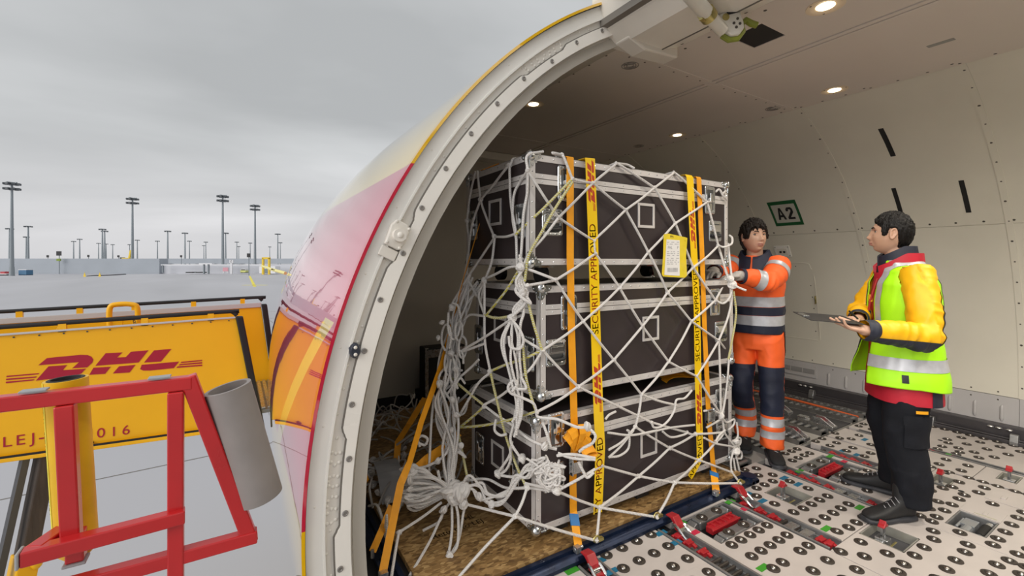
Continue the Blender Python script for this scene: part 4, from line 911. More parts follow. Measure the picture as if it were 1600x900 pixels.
for x, y in ((PX0, PY0), (PX1, PY0)): pl(MB().cyl((x + (.045 if x < 1 else -.045), y + .045, .003), (x + (.045 if x < 1 else -.045), y + .045, .047), .046, 24), 'corner_piece', NAVY, smooth=True)
OSB = bpy.data.materials.new('osb_flakes'); OSB.use_nodes = True; t = OSB.node_tree; b = t.nodes['Principled BSDF']
tcn = t.nodes.new('ShaderNodeTexCoord'); mpn = t.nodes.new('ShaderNodeMapping'); mpn.inputs['Scale'].default_value = (26, 62, 40); t.links.new(tcn.outputs['Object'], mpn.inputs[0])
vo = t.nodes.new('ShaderNodeTexVoronoi'); vo.inputs['Scale'].default_value = 1.3; t.links.new(mpn.outputs[0], vo.inputs['Vector'])
no = t.nodes.new('ShaderNodeTexNoise'); no.inputs['Scale'].default_value = 3.2; no.inputs['Detail'].default_value = 8; t.links.new(tcn.outputs['Object'], no.inputs['Vector'])
ad = t.nodes.new('ShaderNodeMix'); ad.data_type = 'RGBA'; ad.inputs['Factor'].default_value = .55; t.links.new(vo.outputs['Color'], ad.inputs[6]); t.links.new(no.outputs['Color'], ad.inputs[7])
rp = t.nodes.new('ShaderNodeValToRGB'); e = rp.color_ramp.elements; e[0].position = .22; e[0].color = (.07, .035, .012, 1); e[1].position = .75; e[1].color = (.50, .33, .14, 1); q = e.new(.5); q.color = (.27, .155, .055, 1)
t.links.new(ad.outputs[2], rp.inputs[0]); t.links.new(rp.outputs[0], b.inputs['Base Color']); b.inputs['Roughness'].default_value = .55
bp = t.nodes.new('ShaderNodeBump'); bp.inputs['Strength'].default_value = .25; bp.inputs['Distance'].default_value = .004; t.links.new(ad.outputs[2], bp.inputs['Height']); t.links.new(bp.outputs[0], b.inputs['Normal'])
b1 = MB().b2(.70, 2.96, 1.808, 2.94, .029, .058).build('particle_board', OSB, bevel=.002); tag(b1, 'brown strand board sheet on the pallet under the case stack', 'board')
b2_ = MB().b2(.70, 2.96, 2.95, 4.32, .029, .058).build('particle_board', OSB, bevel=.002); tag(b2_, 'brown strand board sheet at the dark rear half of the pallet', 'board')
STEN = mat('stencil_ink', (.03, .018, .01), .7)
for txt, px, py, sz in (('DHL', 728, 810, .055), ('Return to LEJ', 716, 826, .055)):
    p = Oz(px, py, .0585); me = text_mesh(txt, sz, STEN, .0002); xf_mesh(me, lambda v: Vector((p.x + v.x, p.y + v.y, .0587))); obj('lettering', me, b1)
# ================================================================== flight cases
LAM = mat('brown_laminate', (.038, .028, .030), .33, var=.12, vscale=3, bump=.03, bscale=400)
EXT = mat('case_extrusion', (.70, .67, .655), .34, .25, var=.06, vscale=12)
ZINC = mat('zinc_hardware', (.58, .60, .61), .22, .95, var=.12, vscale=60)
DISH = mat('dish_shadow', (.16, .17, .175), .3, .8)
RUB = mat('grip_rubber', (.02, .02, .021), .5)
def rrect(w, h_, r, n=5):
    out = []
    for cx, cy, a0 in ((w / 2 - r, h_ / 2 - r, 0), (-w / 2 + r, h_ / 2 - r, PI / 2), (-w / 2 + r, -h_ / 2 + r, PI), (w / 2 - r, -h_ / 2 + r, 3 * PI / 2)):
        for k in range(n + 1): a = a0 + PI / 2 * k / n; out.append((cx + r * math.cos(a), cy + r * math.sin(a)))
    return out
I3 = lambda a, b_, d: Vector((a, b_, d))
def dish_mesh(w, h_):
    b = MB(); ro = rrect(w, h_, .014); m1 = rrect(w - .006, h_ - .006, .013); m2 = rrect(w - .036, h_ - .036, .010); m3 = rrect(w - .044, h_ - .044, .008)
    b.rings([[Vector((x, y, 0)) for x, y in ro], [Vector((x, y, .0035)) for x, y in m1], [Vector((x, y, .0035)) for x, y in m2], [Vector((x, y, .0008)) for x, y in m3]], True, False)
    for k in range(5):
        for s in (-1, 1):
            x = -w / 2 + .016 + (w - .032) * k / 4; b.sphere((x, s * (h_ / 2 - .0095), .0035), .0042, 6, 4, 0, (1, 1, .5))
            y = -h_ / 2 + .016 + (h_ - .032) * k / 4; b.sphere((s * (w / 2 - .0095), y, .0035), .0042, 6, 4, 0, (1, 1, .5))
    return b.mesh('dish_frame', ZINC, smooth=True)
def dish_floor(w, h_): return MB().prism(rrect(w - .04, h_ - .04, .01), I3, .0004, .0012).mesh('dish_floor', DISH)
LW, LH_, HW, HH = .108, .185, .135, .142
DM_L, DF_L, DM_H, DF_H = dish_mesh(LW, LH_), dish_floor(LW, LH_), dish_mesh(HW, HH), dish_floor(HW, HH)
b = MB(); b.prism(rrect(.05, .028, .008), I3, .001, .011); b.prism([(-.034, -.012), (.034, -.012), (.02, .0), (.034, .012), (-.034, .012), (-.02, 0)], lambda a, c, d: Vector((c, a + .012, d)), .008, .016); b.cyl((0, 0, 0), (0, 0, .014), .012, 12); b.prism(rrect(.03, .05, .006), lambda a, c, d: Vector((a, c - .045, d)), .001, .008); BUT = b.mesh('butterfly', STEEL, bevel=.0015)
b = MB(); b.tube(catmull([(-.045, -.024, .004), (-.040, -.034, .012), (0, -.037, .014), (.040, -.034, .012), (.045, -.024, .004)], 5), .0095, 10); GRIP = b.mesh('grip', RUB, smooth=True)
b = MB(); b.prism(rrect(.10, .045, .006), lambda a, c, d: Vector((a, c + .018, d)), .001, .009); b.prism(rrect(.085, .03, .006), lambda a, c, d: Vector((a, c + .018, d)), .009, .012); SPR = b.mesh('spring_cover', STEEL, bevel=.002)
b = MB()
for s in (-1, 1): b.b2(-.072, .072, s * .066 - .008, s * .066 + .008, 0, .005); b.b2(s * .064 - .008, s * .064 + .008, -.06, .06, 0, .005)
for x in (-.06, .06):
    for y in (-.064, .064): b.sphere((x, y, .005), .004, 6, 4, 0, (1, 1, .5))
LBL = b.mesh('label_frame', EXT, bevel=.0012)
b = MB(); b.sphere((.004, .004, .004), .0285, 16, 10)
for ax in range(3):
    for s in (1,):
        # lobed plate on each of the three faces meeting at the corner (+x,+y,+z octant points inwards)
        poly = [(0, 0), (.072, 0), (.078, .016), (.066, .030), (.050, .034), (.050, .050), (.034, .050), (.030, .066), (.016, .078), (0, .072)]
        f_ = [lambda a, c, d: Vector((a, c, d)), lambda a, c, d: Vector((d, a, c)), lambda a, c, d: Vector((a, d, c))][ax]
        b.prism([(x - .012, y - .012) for x, y in poly], f_, -.0085, -.004)
        for (rx, ry) in ((.05, .008), (.008, .05), (.028, .028)): b.sphere(f_(rx, ry, -.0088), .005, 6, 4)
CORN = b.mesh('ball_corner', ZINC, smooth=True)
def make_case(x0, x1, y0, y1, z0, z1, label, front, left, lidh=.125, feet='skid'):
    t = empty('flight_case', ((x0 + x1) / 2, (y0 + y1) / 2, z0), 0, label, 'case', 'stack of brown flight cases'); L = t.location.copy()
    W, D, H = x1 - x0, y1 - y0, z1 - z0; hw, hd = W / 2, D / 2
    zl = H - lidh
    for nm, bx in (('panel', (-hw + .004, hw - .004, -hd + .004, -hd + .012, .004, zl)), ('lid_panel', (-hw + .004, hw - .004, -hd + .004, -hd + .012, zl + .001, H - .004)),
                   ('panel', (-hw + .004, -hw + .012, -hd + .012, hd - .012, .004, zl)), ('lid_panel', (-hw + .004, -hw + .012, -hd + .012, hd - .012, zl + .001, H - .004)),
                   ('panel', (hw - .012, hw - .004, -hd + .012, hd - .012, .004, H - .004)), ('panel', (-hw + .004, hw - .004, hd - .012, hd - .004, .004, H - .004)),
                   ('lid_panel', (-hw + .012, hw - .012, -hd + .012, hd - .012, H - .012, H - .004)), ('panel', (-hw + .012, hw - .012, -hd + .012, hd - .012, .004, .012))):
        MB().b2(*bx).build(nm, LAM, t)
    e = .036; th = .004
    def edge(nm, boxes): 
        b = MB()
        for q in boxes: b.b2(*q)
        b.build(nm, EXT, t, bevel=.0012)
    for sy in (-1, 1):
        ya, yb = sorted((sy * hd, sy * (hd - th))); yc, yd_ = sorted((sy * hd, sy * (hd - e)))
        edge('edge_extrusion', [(-hw, hw, ya, yb, H - e, H), (-hw, hw, yc, yd_, H - th, H)])
        edge('edge_extrusion', [(-hw, hw, ya, yb, 0, e), (-hw, hw, yc, yd_, 0, th)])
        for sx in (-1, 1):
            xa, xb = sorted((sx * hw, sx * (hw - th))); xc, xd = sorted((sx * hw, sx * (hw - e)))
            edge('edge_extrusion', [(xc, xd, ya, yb, e, H - e), (xa, xb, yc, yd_, e, H - e)])
    for sx in (-1, 1):
        xa, xb = sorted((sx * hw, sx * (hw - th))); xc, xd = sorted((sx * hw, sx * (hw - e)))
        edge('edge_extrusion', [(xa, xb, -hd + e, hd - e, H - e, H), (xc, xd, -hd + e, hd - e, H - th, H)])
        edge('edge_extrusion', [(xa, xb, -hd + e, hd - e, 0, e), (xc, xd, -hd + e, hd - e, 0, th)])
    for zz in (zl - .0265, zl + .0015):
        edge('lid_extrusion', [(-hw + e, hw - e, -hd - .001, -hd + .004, zz, zz + .025)])
        edge('lid_extrusion', [(-hw - .001, -hw + .004, -hd + e, hd - e, zz, zz + .025)])
        edge('lid_extrusion', [(hw - .004, hw + .001, -hd + e, hd - e, zz, zz + .025)])
    b = MB(); n = 22
    for k in range(n):
        x = -hw + .08 + (W - .16) * k / (n - 1)
        for zz in (.018, H - .018) + ((zl - .013, zl + .014) if k % 2 == 0 else ()): b.sphere((x, -hd, zz), .0042, 6, 4, 0, (1, .6, 1))
    for k in range(8):
        y = -hd + .09 + (D - .18) * k / 7
        for zz in (.018, H - .018, zl - .013, zl + .014): b.sphere((-hw, y, zz), .0042, 6, 4, 0, (.6, 1, 1))
    for k in range(6):
        z = .09 + (H - .18) * k / 5
        b.sphere((-hw + .018, -hd, z), .0042, 6, 4, 0, (1, .6, 1)); b.sphere((hw - .018, -hd, z), .0042, 6, 4, 0, (1, .6, 1))
    b.build('rivet_row', ZINC, t)['kind'] = 'stuff'
    for sx in (-1, 1):
        for sy in (-1, 1):
            for sz in (0, 1):
                o = obj('ball_corner', CORN, t); M = Matrix.Diagonal((-sx, -sy, 1 if sz == 0 else -1, 1)); M.translation = Vector((sx * (hw - .008), sy * (hd - .008), .008 if sz == 0 else H - .008)); o.matrix_local = M
    FR = Matrix(((1, 0, 0, 0), (0, 0, -1, 0), (0, 1, 0, 0), (0, 0, 0, 1)))     # local x->+X, y->+Z, z->-Y
    LF = Matrix(((0, 0, -1, 0), (-1, 0, 0, 0), (0, 1, 0, 0), (0, 0, 0, 1)))    # local x->-Y, y->+Z, z->-X
    for kind, px, py in front:
        p = Oy(px, py, y0) - L; fit(t, kind, Matrix.Translation((p.x, -hd - (.001 if kind == 'latch' else -.003), p.z)) @ FR)
    for kind, px, py in left:
        p = Ox(px, py, x0) - L; fit(t, kind, Matrix.Translation((-hw - (.001 if kind == 'latch' else -.003), p.y, p.z)) @ LF)
    if feet == 'skid':
        for x in (-hw + .2, 0, hw - .2): MB().b2(x - .05, x + .05, -hd + .05, hd - .05, -.058 + .0, .0).build('skid', RUB, t)
    else:
        for x in (-hw + .17, hw - .17):
            for y in (-hd + .14, hd - .14):
                b = MB(); b.b2(x - .05, x + .05, y - .05, y + .05, -.012, 0); b.build('caster_plate', ZINC, t)
                b = MB(); b.cyl((x - .02, y, -.048), (x + .02, y, -.048), .0475, 18); b.build('caster_wheel', RUB, t, smooth=True)
    return t
def fit(t, kind, M):
    if kind == 'latch':
        o = obj('latch', DM_L, t); o.matrix_local = M
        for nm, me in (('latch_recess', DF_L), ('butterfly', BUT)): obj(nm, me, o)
    elif kind == 'handle':
        o = obj('handle', DM_H, t); o.matrix_local = M
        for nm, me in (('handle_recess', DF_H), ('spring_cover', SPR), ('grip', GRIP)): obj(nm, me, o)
    else:
        o = obj('label_frame', LBL, t); o.matrix_local = M
CX0, CX1, CY0, CY1 = 1.295, 2.955, 1.88, 2.60
make_case(CX0 - .035, CX1 - .03, CY0, CY1, 1.484, 2.052, 'topmost brown flight case with aluminium edges in the netted stack', [('latch', 884, 287), ('latch', 1109, 313), ('handle', 864, 347), ('handle', 1118, 361), ('frame', 1010, 337)], [('frame', 773, 332), ('latch', 812, 346), ('latch', 740, 352)], feet='wheel')
make_case(CX0 + .03, CX1 + .03, CY0 + .0, CY1, .797, 1.379, 'middle brown flight case of the netted stack, at waist height', [('latch', 889, 488), ('latch', 1117, 472), ('handle', 870, 551), ('handle', 1127, 518), ('frame', 1017, 513)], [('frame', 781, 515), ('latch', 826, 552), ('latch', 748, 530)], feet='wheel')
make_case(CX0, CX1 + .015, CY0, CY1, .117, .700, 'lowest brown flight case resting on the strand board', [('latch', 869, 672), ('latch', 1125, 628), ('handle', 866, 746), ('handle', 1129, 672), ('frame', 1014, 693)], [('frame', 777, 712), ('latch', 803, 735), ('latch', 750, 700)], feet='skid')
# ================================================================== straps and tapes
ORG = mat('orange_webbing', (.88, .36, .006), .55, var=.06, vscale=20, bump=.15, bscale=500); ORGD = mat('ribbon_print', (.75, .20, .003), .55); TAPEM = mat('tape_yellow', (.93, .60, .004), .32, coat=.2); TRED = mat('tape_print_red', (.50, .04, .012), .4); CLIPB = mat('blue_tape', (.02, .16, .42), .5)
def path_frame(pts, wv):
    acc = [0.]
    for a, c in zip(pts, pts[1:]): acc.append(acc[-1] + (c - a).length)
    return acc
class Ribbon:
    def __init__(s, pts, wvec, width):
        s.p = [Vector(p) for p in pts]; s.acc = path_frame(s.p, None); s.w = [Vector(v) for v in wvec] if isinstance(wvec[0], (tuple, Vector)) else [Vector(wvec)] * len(s.p)
        s.wd = width if hasattr(width, '__len__') else [width] * len(s.p); s.L = s.acc[-1]
    def at(s, d, w, n=0.):
        d = min(max(d, 0), s.L); i = 0
        while i < len(s.acc) - 2 and s.acc[i + 1] < d: i += 1
        f_ = (d - s.acc[i]) / max(1e-9, s.acc[i + 1] - s.acc[i]); p = s.p[i].lerp(s.p[i + 1], f_); wv = s.w[i].lerp(s.w[i + 1], f_).normalized(); t_ = (s.p[i + 1] - s.p[i]).normalized()
        nn = wv.cross(t_).normalized(); wv = t_.cross(nn); wd = s.wd[i] + (s.wd[i + 1] - s.wd[i]) * f_
        return p + wv * (w * wd) + nn * n
    def mb(s, th=.0016, n=80, d0=0., d1=None):
        d1 = s.L if d1 is None else d1; b = MB(); rs = []
        ds = sorted(set([d0 + (d1 - d0) * k / n for k in range(n + 1)] + [a for a in s.acc if d0 < a < d1]))
        for d in ds: rs.append([s.at(d, w, q) for w, q in ((-.5, -th / 2), (.5, -th / 2), (.5, th / 2), (-.5, th / 2))])
        return b.rings(rs, True, True)
    def s_of_px(s, py, i0=0, i1=None):
        best = None; a0 = s.acc[i0]; a1 = s.acc[i1] if i1 else s.L
        for k in range(400):
            d = a0 + (a1 - a0) * k / 399; p = s.at(d, 0); dep = p.x * S_ + p.y * C_; yy = HOR - (p.z - CAM_H) / dep * F_PX
            if best is None or abs(yy - py) < best[0]: best = (abs(yy - py), d)
        return best[1]
def xw(px0, px1, y): return
def tape(name, label, pix, ypl_, widths, texts, logos, xtop):
    pts = [Oy(px, py, ypl_) for px, py in pix][::-1]      # bottom to top
    top = pts[-1].copy(); pts += [Vector((top.x, ypl_ + .012, 2.062)), Vector((top.x, ypl_ + .4, 2.063)), Vector((top.x, CY1 + .02, 2.063)), Vector((top.x, CY1 + .03, 1.6))]
    wd = list(widths[::-1]) + [widths[0]] * 4
    rb = Ribbon(pts, [(1, 0, 0)] * len(pts), wd); t = empty(name, pts[0], 0, label, 'tape', 'yellow printed security tapes')
    def P(o): o.matrix_parent_inverse = Matrix.Translation(-t.location); return o
    P(rb.mb(.0014, 120).build('film', TAPEM, t, smooth=False))
    for txt, py, length in texts:
        me = text_mesh(txt, .052, TRED, .0001); xs = [v.co.x for v in me.vertices]; k = length / (max(xs) - min(xs)); s0 = rb.s_of_px(py, 0, len(pix) - 1)
        dl = [v for v in me.vertices]
        xf_mesh(me, lambda v: rb.at(s0 + v.x * k, -v.y * 1.05 * k / .07 , -.0014 + 0 * v.z) if False else rb.at(s0 + v.x * k, -v.y * k * 14.5, NS * .0013)); P(obj('lettering', me, t))
    for py, hgt in logos:
        s0 = rb.s_of_px(py, 0, len(pix) - 1); b = MB()
        for poly in LOGON: b.prism(poly, lambda a, c, d: rb.at(s0 + a * hgt, -c * hgt / .066, NS * d), .0008, .0014)
        P(b.build('logo', TRED, t))
    return t
NS = 1
# ribbon normal: width x tangent; with width +X and tangent +Z the normal is -Y (towards the camera)
tape('security_tape', 'yellow security tape hanging left of centre over the case fronts', [(922, 247), (927, 380), (931, 520), (935, 640), (938, 700), (934, 802)], 1.850, [.068, .070, .069, .069, .070, .064], [('SECURITY APPROVED', 436, .60), ('SECURITY APPROVED', 769, .60)], [(283, .046), (600, .046)], 0)
tape('security_tape', 'yellow security tape hanging near the right end of the case fronts', [(1078, 277), (1089, 480), (1091, 600), (1094, 715), (1078, 746)], 1.852, [.066, .064, .064, .064, .050], [('SECURITY APPROVED', 492, .60), ('SECURITY APPROVED', 758, .60)], [(352, .044), (637, .044)], 0)
def strap(label, pts, width, wv, extras=(), name='cargo_strap', group='orange lashing straps'):
    t = empty(name, pts[-1], 0, label, 'strap', group); rb = Ribbon(pts, wv, width)
    o = rb.mb(.003, 60).build('webbing', ORG, t); o.matrix_parent_inverse = Matrix.Translation(-t.location)
    for nm, m, b in extras: o = b.build(nm, m, t, bevel=.001 if nm in ('buckle', 'hook') else 0); o.matrix_parent_inverse = Matrix.Translation(-t.location)
    return t, rb
def overtop(p): return [Vector((p.x, CY1 + .03, 1.7)), Vector((p.x, CY1 + .02, 2.060)), Vector((p.x, 1.87, 2.060))]
# left front strap
pf = [Oy(px, py, 1.862) for px, py in ((891, 246), (891, 400), (893, 520), (896, 620), (898, 690), (895, 750), (896, 800))]; foot = Oz(904, 856, .055)
ex = []
b = MB()
for k, (ang, ln, wd_) in enumerate(((-.62, .13, .06), (-.35, .14, .055), (.45, .13, .06), (.75, .10, .05), (.1, .15, .05))):
    c = Oy(902, 702, 1.835); u_ = Vector((math.sin(ang), 0, math.cos(ang))); v_ = Vector((math.cos(ang), 0, -math.sin(ang)))
    rs = []
    for i in range(9):
        q = i / 8; ce = c + u_ * (ln * math.sin(q * PI) * .9) + Vector((0, -.03 * math.sin(q * PI * 2) - .012 * k * .3, 0)) + v_ * (.04 * (q - .5)) ; wv_ = v_ * (wd_ * (.35 + .65 * math.sin(q * PI)))
        nrm = Vector((0, -1, 0)); rs.append([ce - wv_ / 2, ce + wv_ / 2, ce + wv_ / 2 + nrm * .003, ce - wv_ / 2 + nrm * .003])
    b.rings(rs, True, True)
for k in range(2):
    c = Oy(915, 700 + k * 3, 1.83); rs = []
    for i in range(13):
        a = 2 * PI * i / 12; ce = c + Vector((.045 * math.cos(a), -.01 - .015 * k, .018 * math.sin(a))); rs.append([ce + Vector((0, s * .02, s * .016)) + n_ for s, n_ in ((-1, Vector()), (1, Vector()), (1, Vector((0, 0, .003))), (-1, Vector((0, 0, .003))))])
    b.rings(rs, True, False)
ex.append(('strap_tail_bundle', ORG, b))
c = Oy(899, 722, 1.84); b = MB(); b.b2(c.x - .035, c.x - .028, c.y - .02, c.y + .01, c.z - .06, c.z + .04); b.b2(c.x + .028, c.x + .035, c.y - .02, c.y + .01, c.z - .06, c.z + .04); b.cyl((c.x - .035, c.y - .008, c.z + .03), (c.x + .035, c.y - .008, c.z + .03), .008, 10); b.cyl((c.x - .035, c.y - .008, c.z - .05), (c.x + .035, c.y - .008, c.z - .05), .008, 10); b.b2(c.x - .028, c.x + .028, c.y - .024, c.y - .018, c.z - .04, c.z + .01); ex.append(('buckle', ZINC, b))
b = MB(); b.box(foot + Vector((-.012, -.004, .0)), (.03, .03, .03)); b.cyl(foot + Vector((-.03, 0, .0)), foot + Vector((.025, 0, 0)), .009, 10); ex.append(('hook', ALU, b))
c = Oy(895, 811, 1.84); b = MB().b2(c.x - .024, c.x + .024, c.y - .006, c.y - .003, c.z - .028, c.z + .028); 
ts, rb = strap('orange lashing strap with bunched buckle on the left of the case fronts', overtop(pf[0]) + pf + [foot], .046, [(1, 0, 0)] * 11, ex)
s0 = rb.s_of_px(811); q = MB(); rs = [[rb.at(s0 + k * .028, w, NS * z) for w, z in ((-.56, -.004), (.56, -.004), (.56, .004), (-.56, .004))] for k in (-1, 1)]; q.rings(rs, True, True); o = q.build('blue_marker_tape', CLIPB, ts); o.matrix_parent_inverse = Matrix.Translation(-ts.location)
pf = [Oy(px, py, 1.864) for px, py in ((1092, 279), (1097, 400), (1101, 520), (1105, 600), (1107, 650), (1111, 690), (1115, 735))]; foot = Oz(1119, 769, .055)
c = Oy(1108, 650, 1.848); b = MB(); b.b2(c.x - .035, c.x - .028, c.y - .02, c.y + .01, c.z - .04, c.z + .05); b.b2(c.x + .028, c.x + .035, c.y - .02, c.y + .01, c.z - .04, c.z + .05); b.cyl((c.x - .035, c.y - .008, c.z + .04), (c.x + .035, c.y - .008, c.z + .04), .008, 10); b.cyl((c.x - .035, c.y - .008, c.z - .03), (c.x + .035, c.y - .008, c.z - .03), .008, 10); b.b2(c.x - .028, c.x + .028, c.y - .026, c.y - .018, c.z - .02, c.z + .035)
b2q = MB().box(foot + Vector((-.012, -.004, .0)), (.03, .03, .03)); b2q.cyl(foot + Vector((-.03, 0, .0)), foot + Vector((.025, 0, 0)), .009, 10)
ts, rb = strap('orange lashing strap beside the right security tape on the case fronts', overtop(pf[0]) + pf + [foot], .046, [(1, 0, 0)] * 11, [('buckle', ZINC, b), ('hook', ALU, b2q)])
s0 = rb.s_of_px(741); q = MB(); rs = [[rb.at(s0 + k * .022, w, NS * z) for w, z in ((-.6, -.004), (.6, -.004), (.6, .004), (-.6, .004))] for k in (-1, 1)]; q.rings(rs, True, True); o = q.build('blue_marker_tape', CLIPB, ts); o.matrix_parent_inverse = Matrix.Translation(-ts.location)
# left side straps
ls = [(778, 257, 2.77), (752, 342, 2.755), (726, 430, 2.72), (692, 565, 2.60), (658, 660, 2.45), (640, 722, 2.36), (626, 756, 2.30), (611, 830, 2.19), (598, 895, 2.085)]
pts = [Vector((2.0, 2.42, 2.062)), Vector((1.275, 2.42, 2.062))] + [Wp(*q) for q in ls]; pts[-1].z = .06
strap('long orange lashing strap running down the left side of the case stack', pts, .038, [(0, 1, 0)] * 2 + [(.5, .8, 0)] * 3 + [(.8, .3, 0)] * 3 + [(1, -.2, 0)] * 3, [('hook', ALU, MB().box(pts[-1] + Vector((0, -.01, -.005)), (.04, .03, .03)))])
pts = [Wp(*q) for q in ((716, 676, 2.60), (706, 690, 2.58), (690, 702, 2.55), (668, 718, 2.5), (645, 738, 2.46), (637, 752, 2.44))]
strap('short wide orange strap slung diagonally through the tangled net', pts, [.05, .03, .05, .055, .05, .03], [(.2, .2, 1)] * 6)
pts = [Wp(*q) for q in ((664, 622, 3.6), (640, 662, 3.35), (622, 690, 3.15), (618, 705, 3.05))]; pts[-1].z = .07
strap('dim orange strap lying behind the tangled net on the left', pts, .045, [(.9, .2, .2)] * 4)
pts = [Wp(*q) for q in ((612, 790, 2.40), (596, 830, 2.31), (582, 868, 2.22))]; pts[-1].z = .07
strap('short orange strap end hooked at the left pallet rail', pts, .035, [(1, 0, 0)] * 3, [('hook', ALU, MB().cyl(pts[-1] + Vector((0, 0, -.03)), pts[-1] + Vector((0, 0, .01)), .009, 10))])
pts = [Wp(*q) for q in ((575, 745, 2.75), (566, 755, 2.70), (556, 770, 2.62))]
strap('orange strap tip beside the door frame on the dark pallet', pts, .04, [(.6, .5, .4)] * 3)
# loose orange strap in the gap above the lowest case
cg = Oy(1062, 596, 2.02); cg.z = .70
b = MB()
for k in range(3):
    rs = []
    for i in range(11):
        q = i / 10; ce = Vector((cg.x - .16 + .32 * q, cg.y + .03 * k + .02 * math.sin(q * 7), .706 + .022 * k + .02 * math.sin(q * PI * (1.2 + k * .4)))); rs.append([ce + Vector((0, s * .023, .006 * s)) + Vector((0, 0, z)) for s, z in ((-1, 0), (1, 0), (1, .003), (-1, .003))])
    b.rings(rs, True, True)
tag(b.build('loose_strap', ORG), 'loose folded orange strap lying on top of the lowest case', 'strap')
# ================================================================== document pouch
POU = mat('pouch_yellow', (.80, .62, .03), .3, coat=.5, var=.08, vscale=15); PAP = mat('paper_white', (.80, .79, .78), .5)
dp = empty('document_pouch', Oy(1053, 402, 1.835), 0, 'yellow plastic document pouch with white shipping label hanging on the net', 'pouch')
def pq(px, py, o): return Oy(px, py, 1.838 - o) - dp.location
def qpoly(name, poly, o0, o1, m):
    b = MB(); b.prism(poly, pq, o0, o1); return b.build(name, m, dp)
qpoly('pouch_body', [(1037, 366), (1045, 365), (1072, 371), (1074, 372), (1072, 400), (1073.5, 431), (1070, 434), (1036, 432), (1034, 428), (1036, 400)], 0, .004, POU)
qpoly('paper_label', [(1041.5, 374), (1062, 375.5), (1062, 400), (1062, 431), (1038, 429.5), (1040, 400)], .004, .0055, PAP)
PRN = mat('label_print_grey', (.35, .35, .36), .6)
for txt, px, py, sz in (('PHL', 1047, 387, .024), ('P', 1059, 387, .024), ('DHL', 1050, 369.5, .016)):
    me = text_mesh(txt, sz, INK if txt == 'DHL' else PRN, .0002); c = pq(px, py, .0062); xf_mesh(me, lambda v: Vector((c.x + v.x, c.y - v.z, c.z + v.y))); obj('lettering', me, dp)
b = MB(); rnd = random.Random(5)
for py in (378, 381, 393, 396, 399, 403, 406, 409, 412):
    px = 1042
    while px < 1060: w = rnd.uniform(2, 5); b.prism([(px, py), (min(px + w, 1061), py), (min(px + w, 1061), py + .9), (px, py + .9)], pq, .0056, .0060); px += w + rnd.uniform(.8, 4)
for k in range(16): px = 1043 + k * 1.0; b.prism([(px, 418.5), (px + rnd.choice((.35, .7)), 418.5), (px + .5, 425), (px, 425)], pq, .0056, .0060)
b.build('label_print', PRN, dp)['kind'] = 'stuff'
# ================================================================== cargo net
def rope_mat(name, base, tracer=None):
    m = bpy.data.materials.new(name); m.use_nodes = True; t = m.node_tree; b = t.nodes['Principled BSDF']; b.inputs['Roughness'].default_value = .75
    tcn = t.nodes.new('ShaderNodeTexCoord'); wv_ = t.nodes.new('ShaderNodeTexWave'); wv_.inputs['Scale'].default_value = 55; wv_.inputs['Distortion'].default_value = 1.5; wv_.bands_direction = 'DIAGONAL'; t.links.new(tcn.outputs['Object'], wv_.inputs['Vector'])
    bp = t.nodes.new('ShaderNodeBump'); bp.inputs['Strength'].default_value = .45; bp.inputs['Distance'].default_value = .003; t.links.new(wv_.outputs[0], bp.inputs['Height']); t.links.new(bp.outputs[0], b.inputs['Normal'])
    r = t.nodes.new('ShaderNodeValToRGB'); t.links.new(wv_.outputs[0], r.inputs[0]); r.color_ramp.elements[0].color = tuple(x * .82 for x in base) + (1,); r.color_ramp.elements[1].color = tuple(tracer or base) + (1,)
    if tracer: r.color_ramp.elements[0].color = tuple(base) + (1,); r.color_ramp.elements[0].position = .45; r.color_ramp.elements[1].position = .55
    t.links.new(r.outputs[0], b.inputs['Base Color']); return m
ROPE = rope_mat('rope_offwhite', (.72, .69, .66)); ROPEY = rope_mat('rope_tracer', (.55, .53, .45), (.50, .44, .05)); ROPED = rope_mat('rope_grey', (.45, .43, .41))  # third rope is a greyer copy for the heap and rear strands
net = empty('cargo_net', (2.1, 1.85, .06), 0, 'white rope cargo net stretched over the stacked flight cases', 'net')
NI = Matrix.Translation(-net.location)
def rope(pts, r=.0072, m=None, n=5, par=net, inv=NI, sub=6):
    pts = catmull(pts, sub) if len(pts) > 2 else [Vector(pts[0]), Vector(pts[0]).lerp(Vector(pts[1]), .5), Vector(pts[1])]
    o = MB().tube(pts, r, n + 2).build('rope', m or ROPE, par, smooth=True, fix=False); o.matrix_parent_inverse = inv; return o
b = MB(); b.sphere((0, 0, 0), .0125, 10, 7, 0, (1.2, .9, 1.0)); b.tube([Vector((.011 * math.cos(t_), .011 * math.sin(t_), .004 * math.sin(2 * t_))) for t_ in [2 * PI * j / 12 for j in range(12)]], .006, 6, closed=True); KN = b.mesh('knot', ROPE, smooth=True)
rnd = random.Random(11); curt = random.Random(21)
def knot(p, s=1., par=net, inv=NI):
    o = obj('knot', KN, par); o.matrix_parent_inverse = inv; o.location = p; o.rotation_euler = (rnd.uniform(0, 3), rnd.uniform(0, 3), rnd.uniform(0, 3)); o.scale = (s, s, s); return o
FY = 1.852
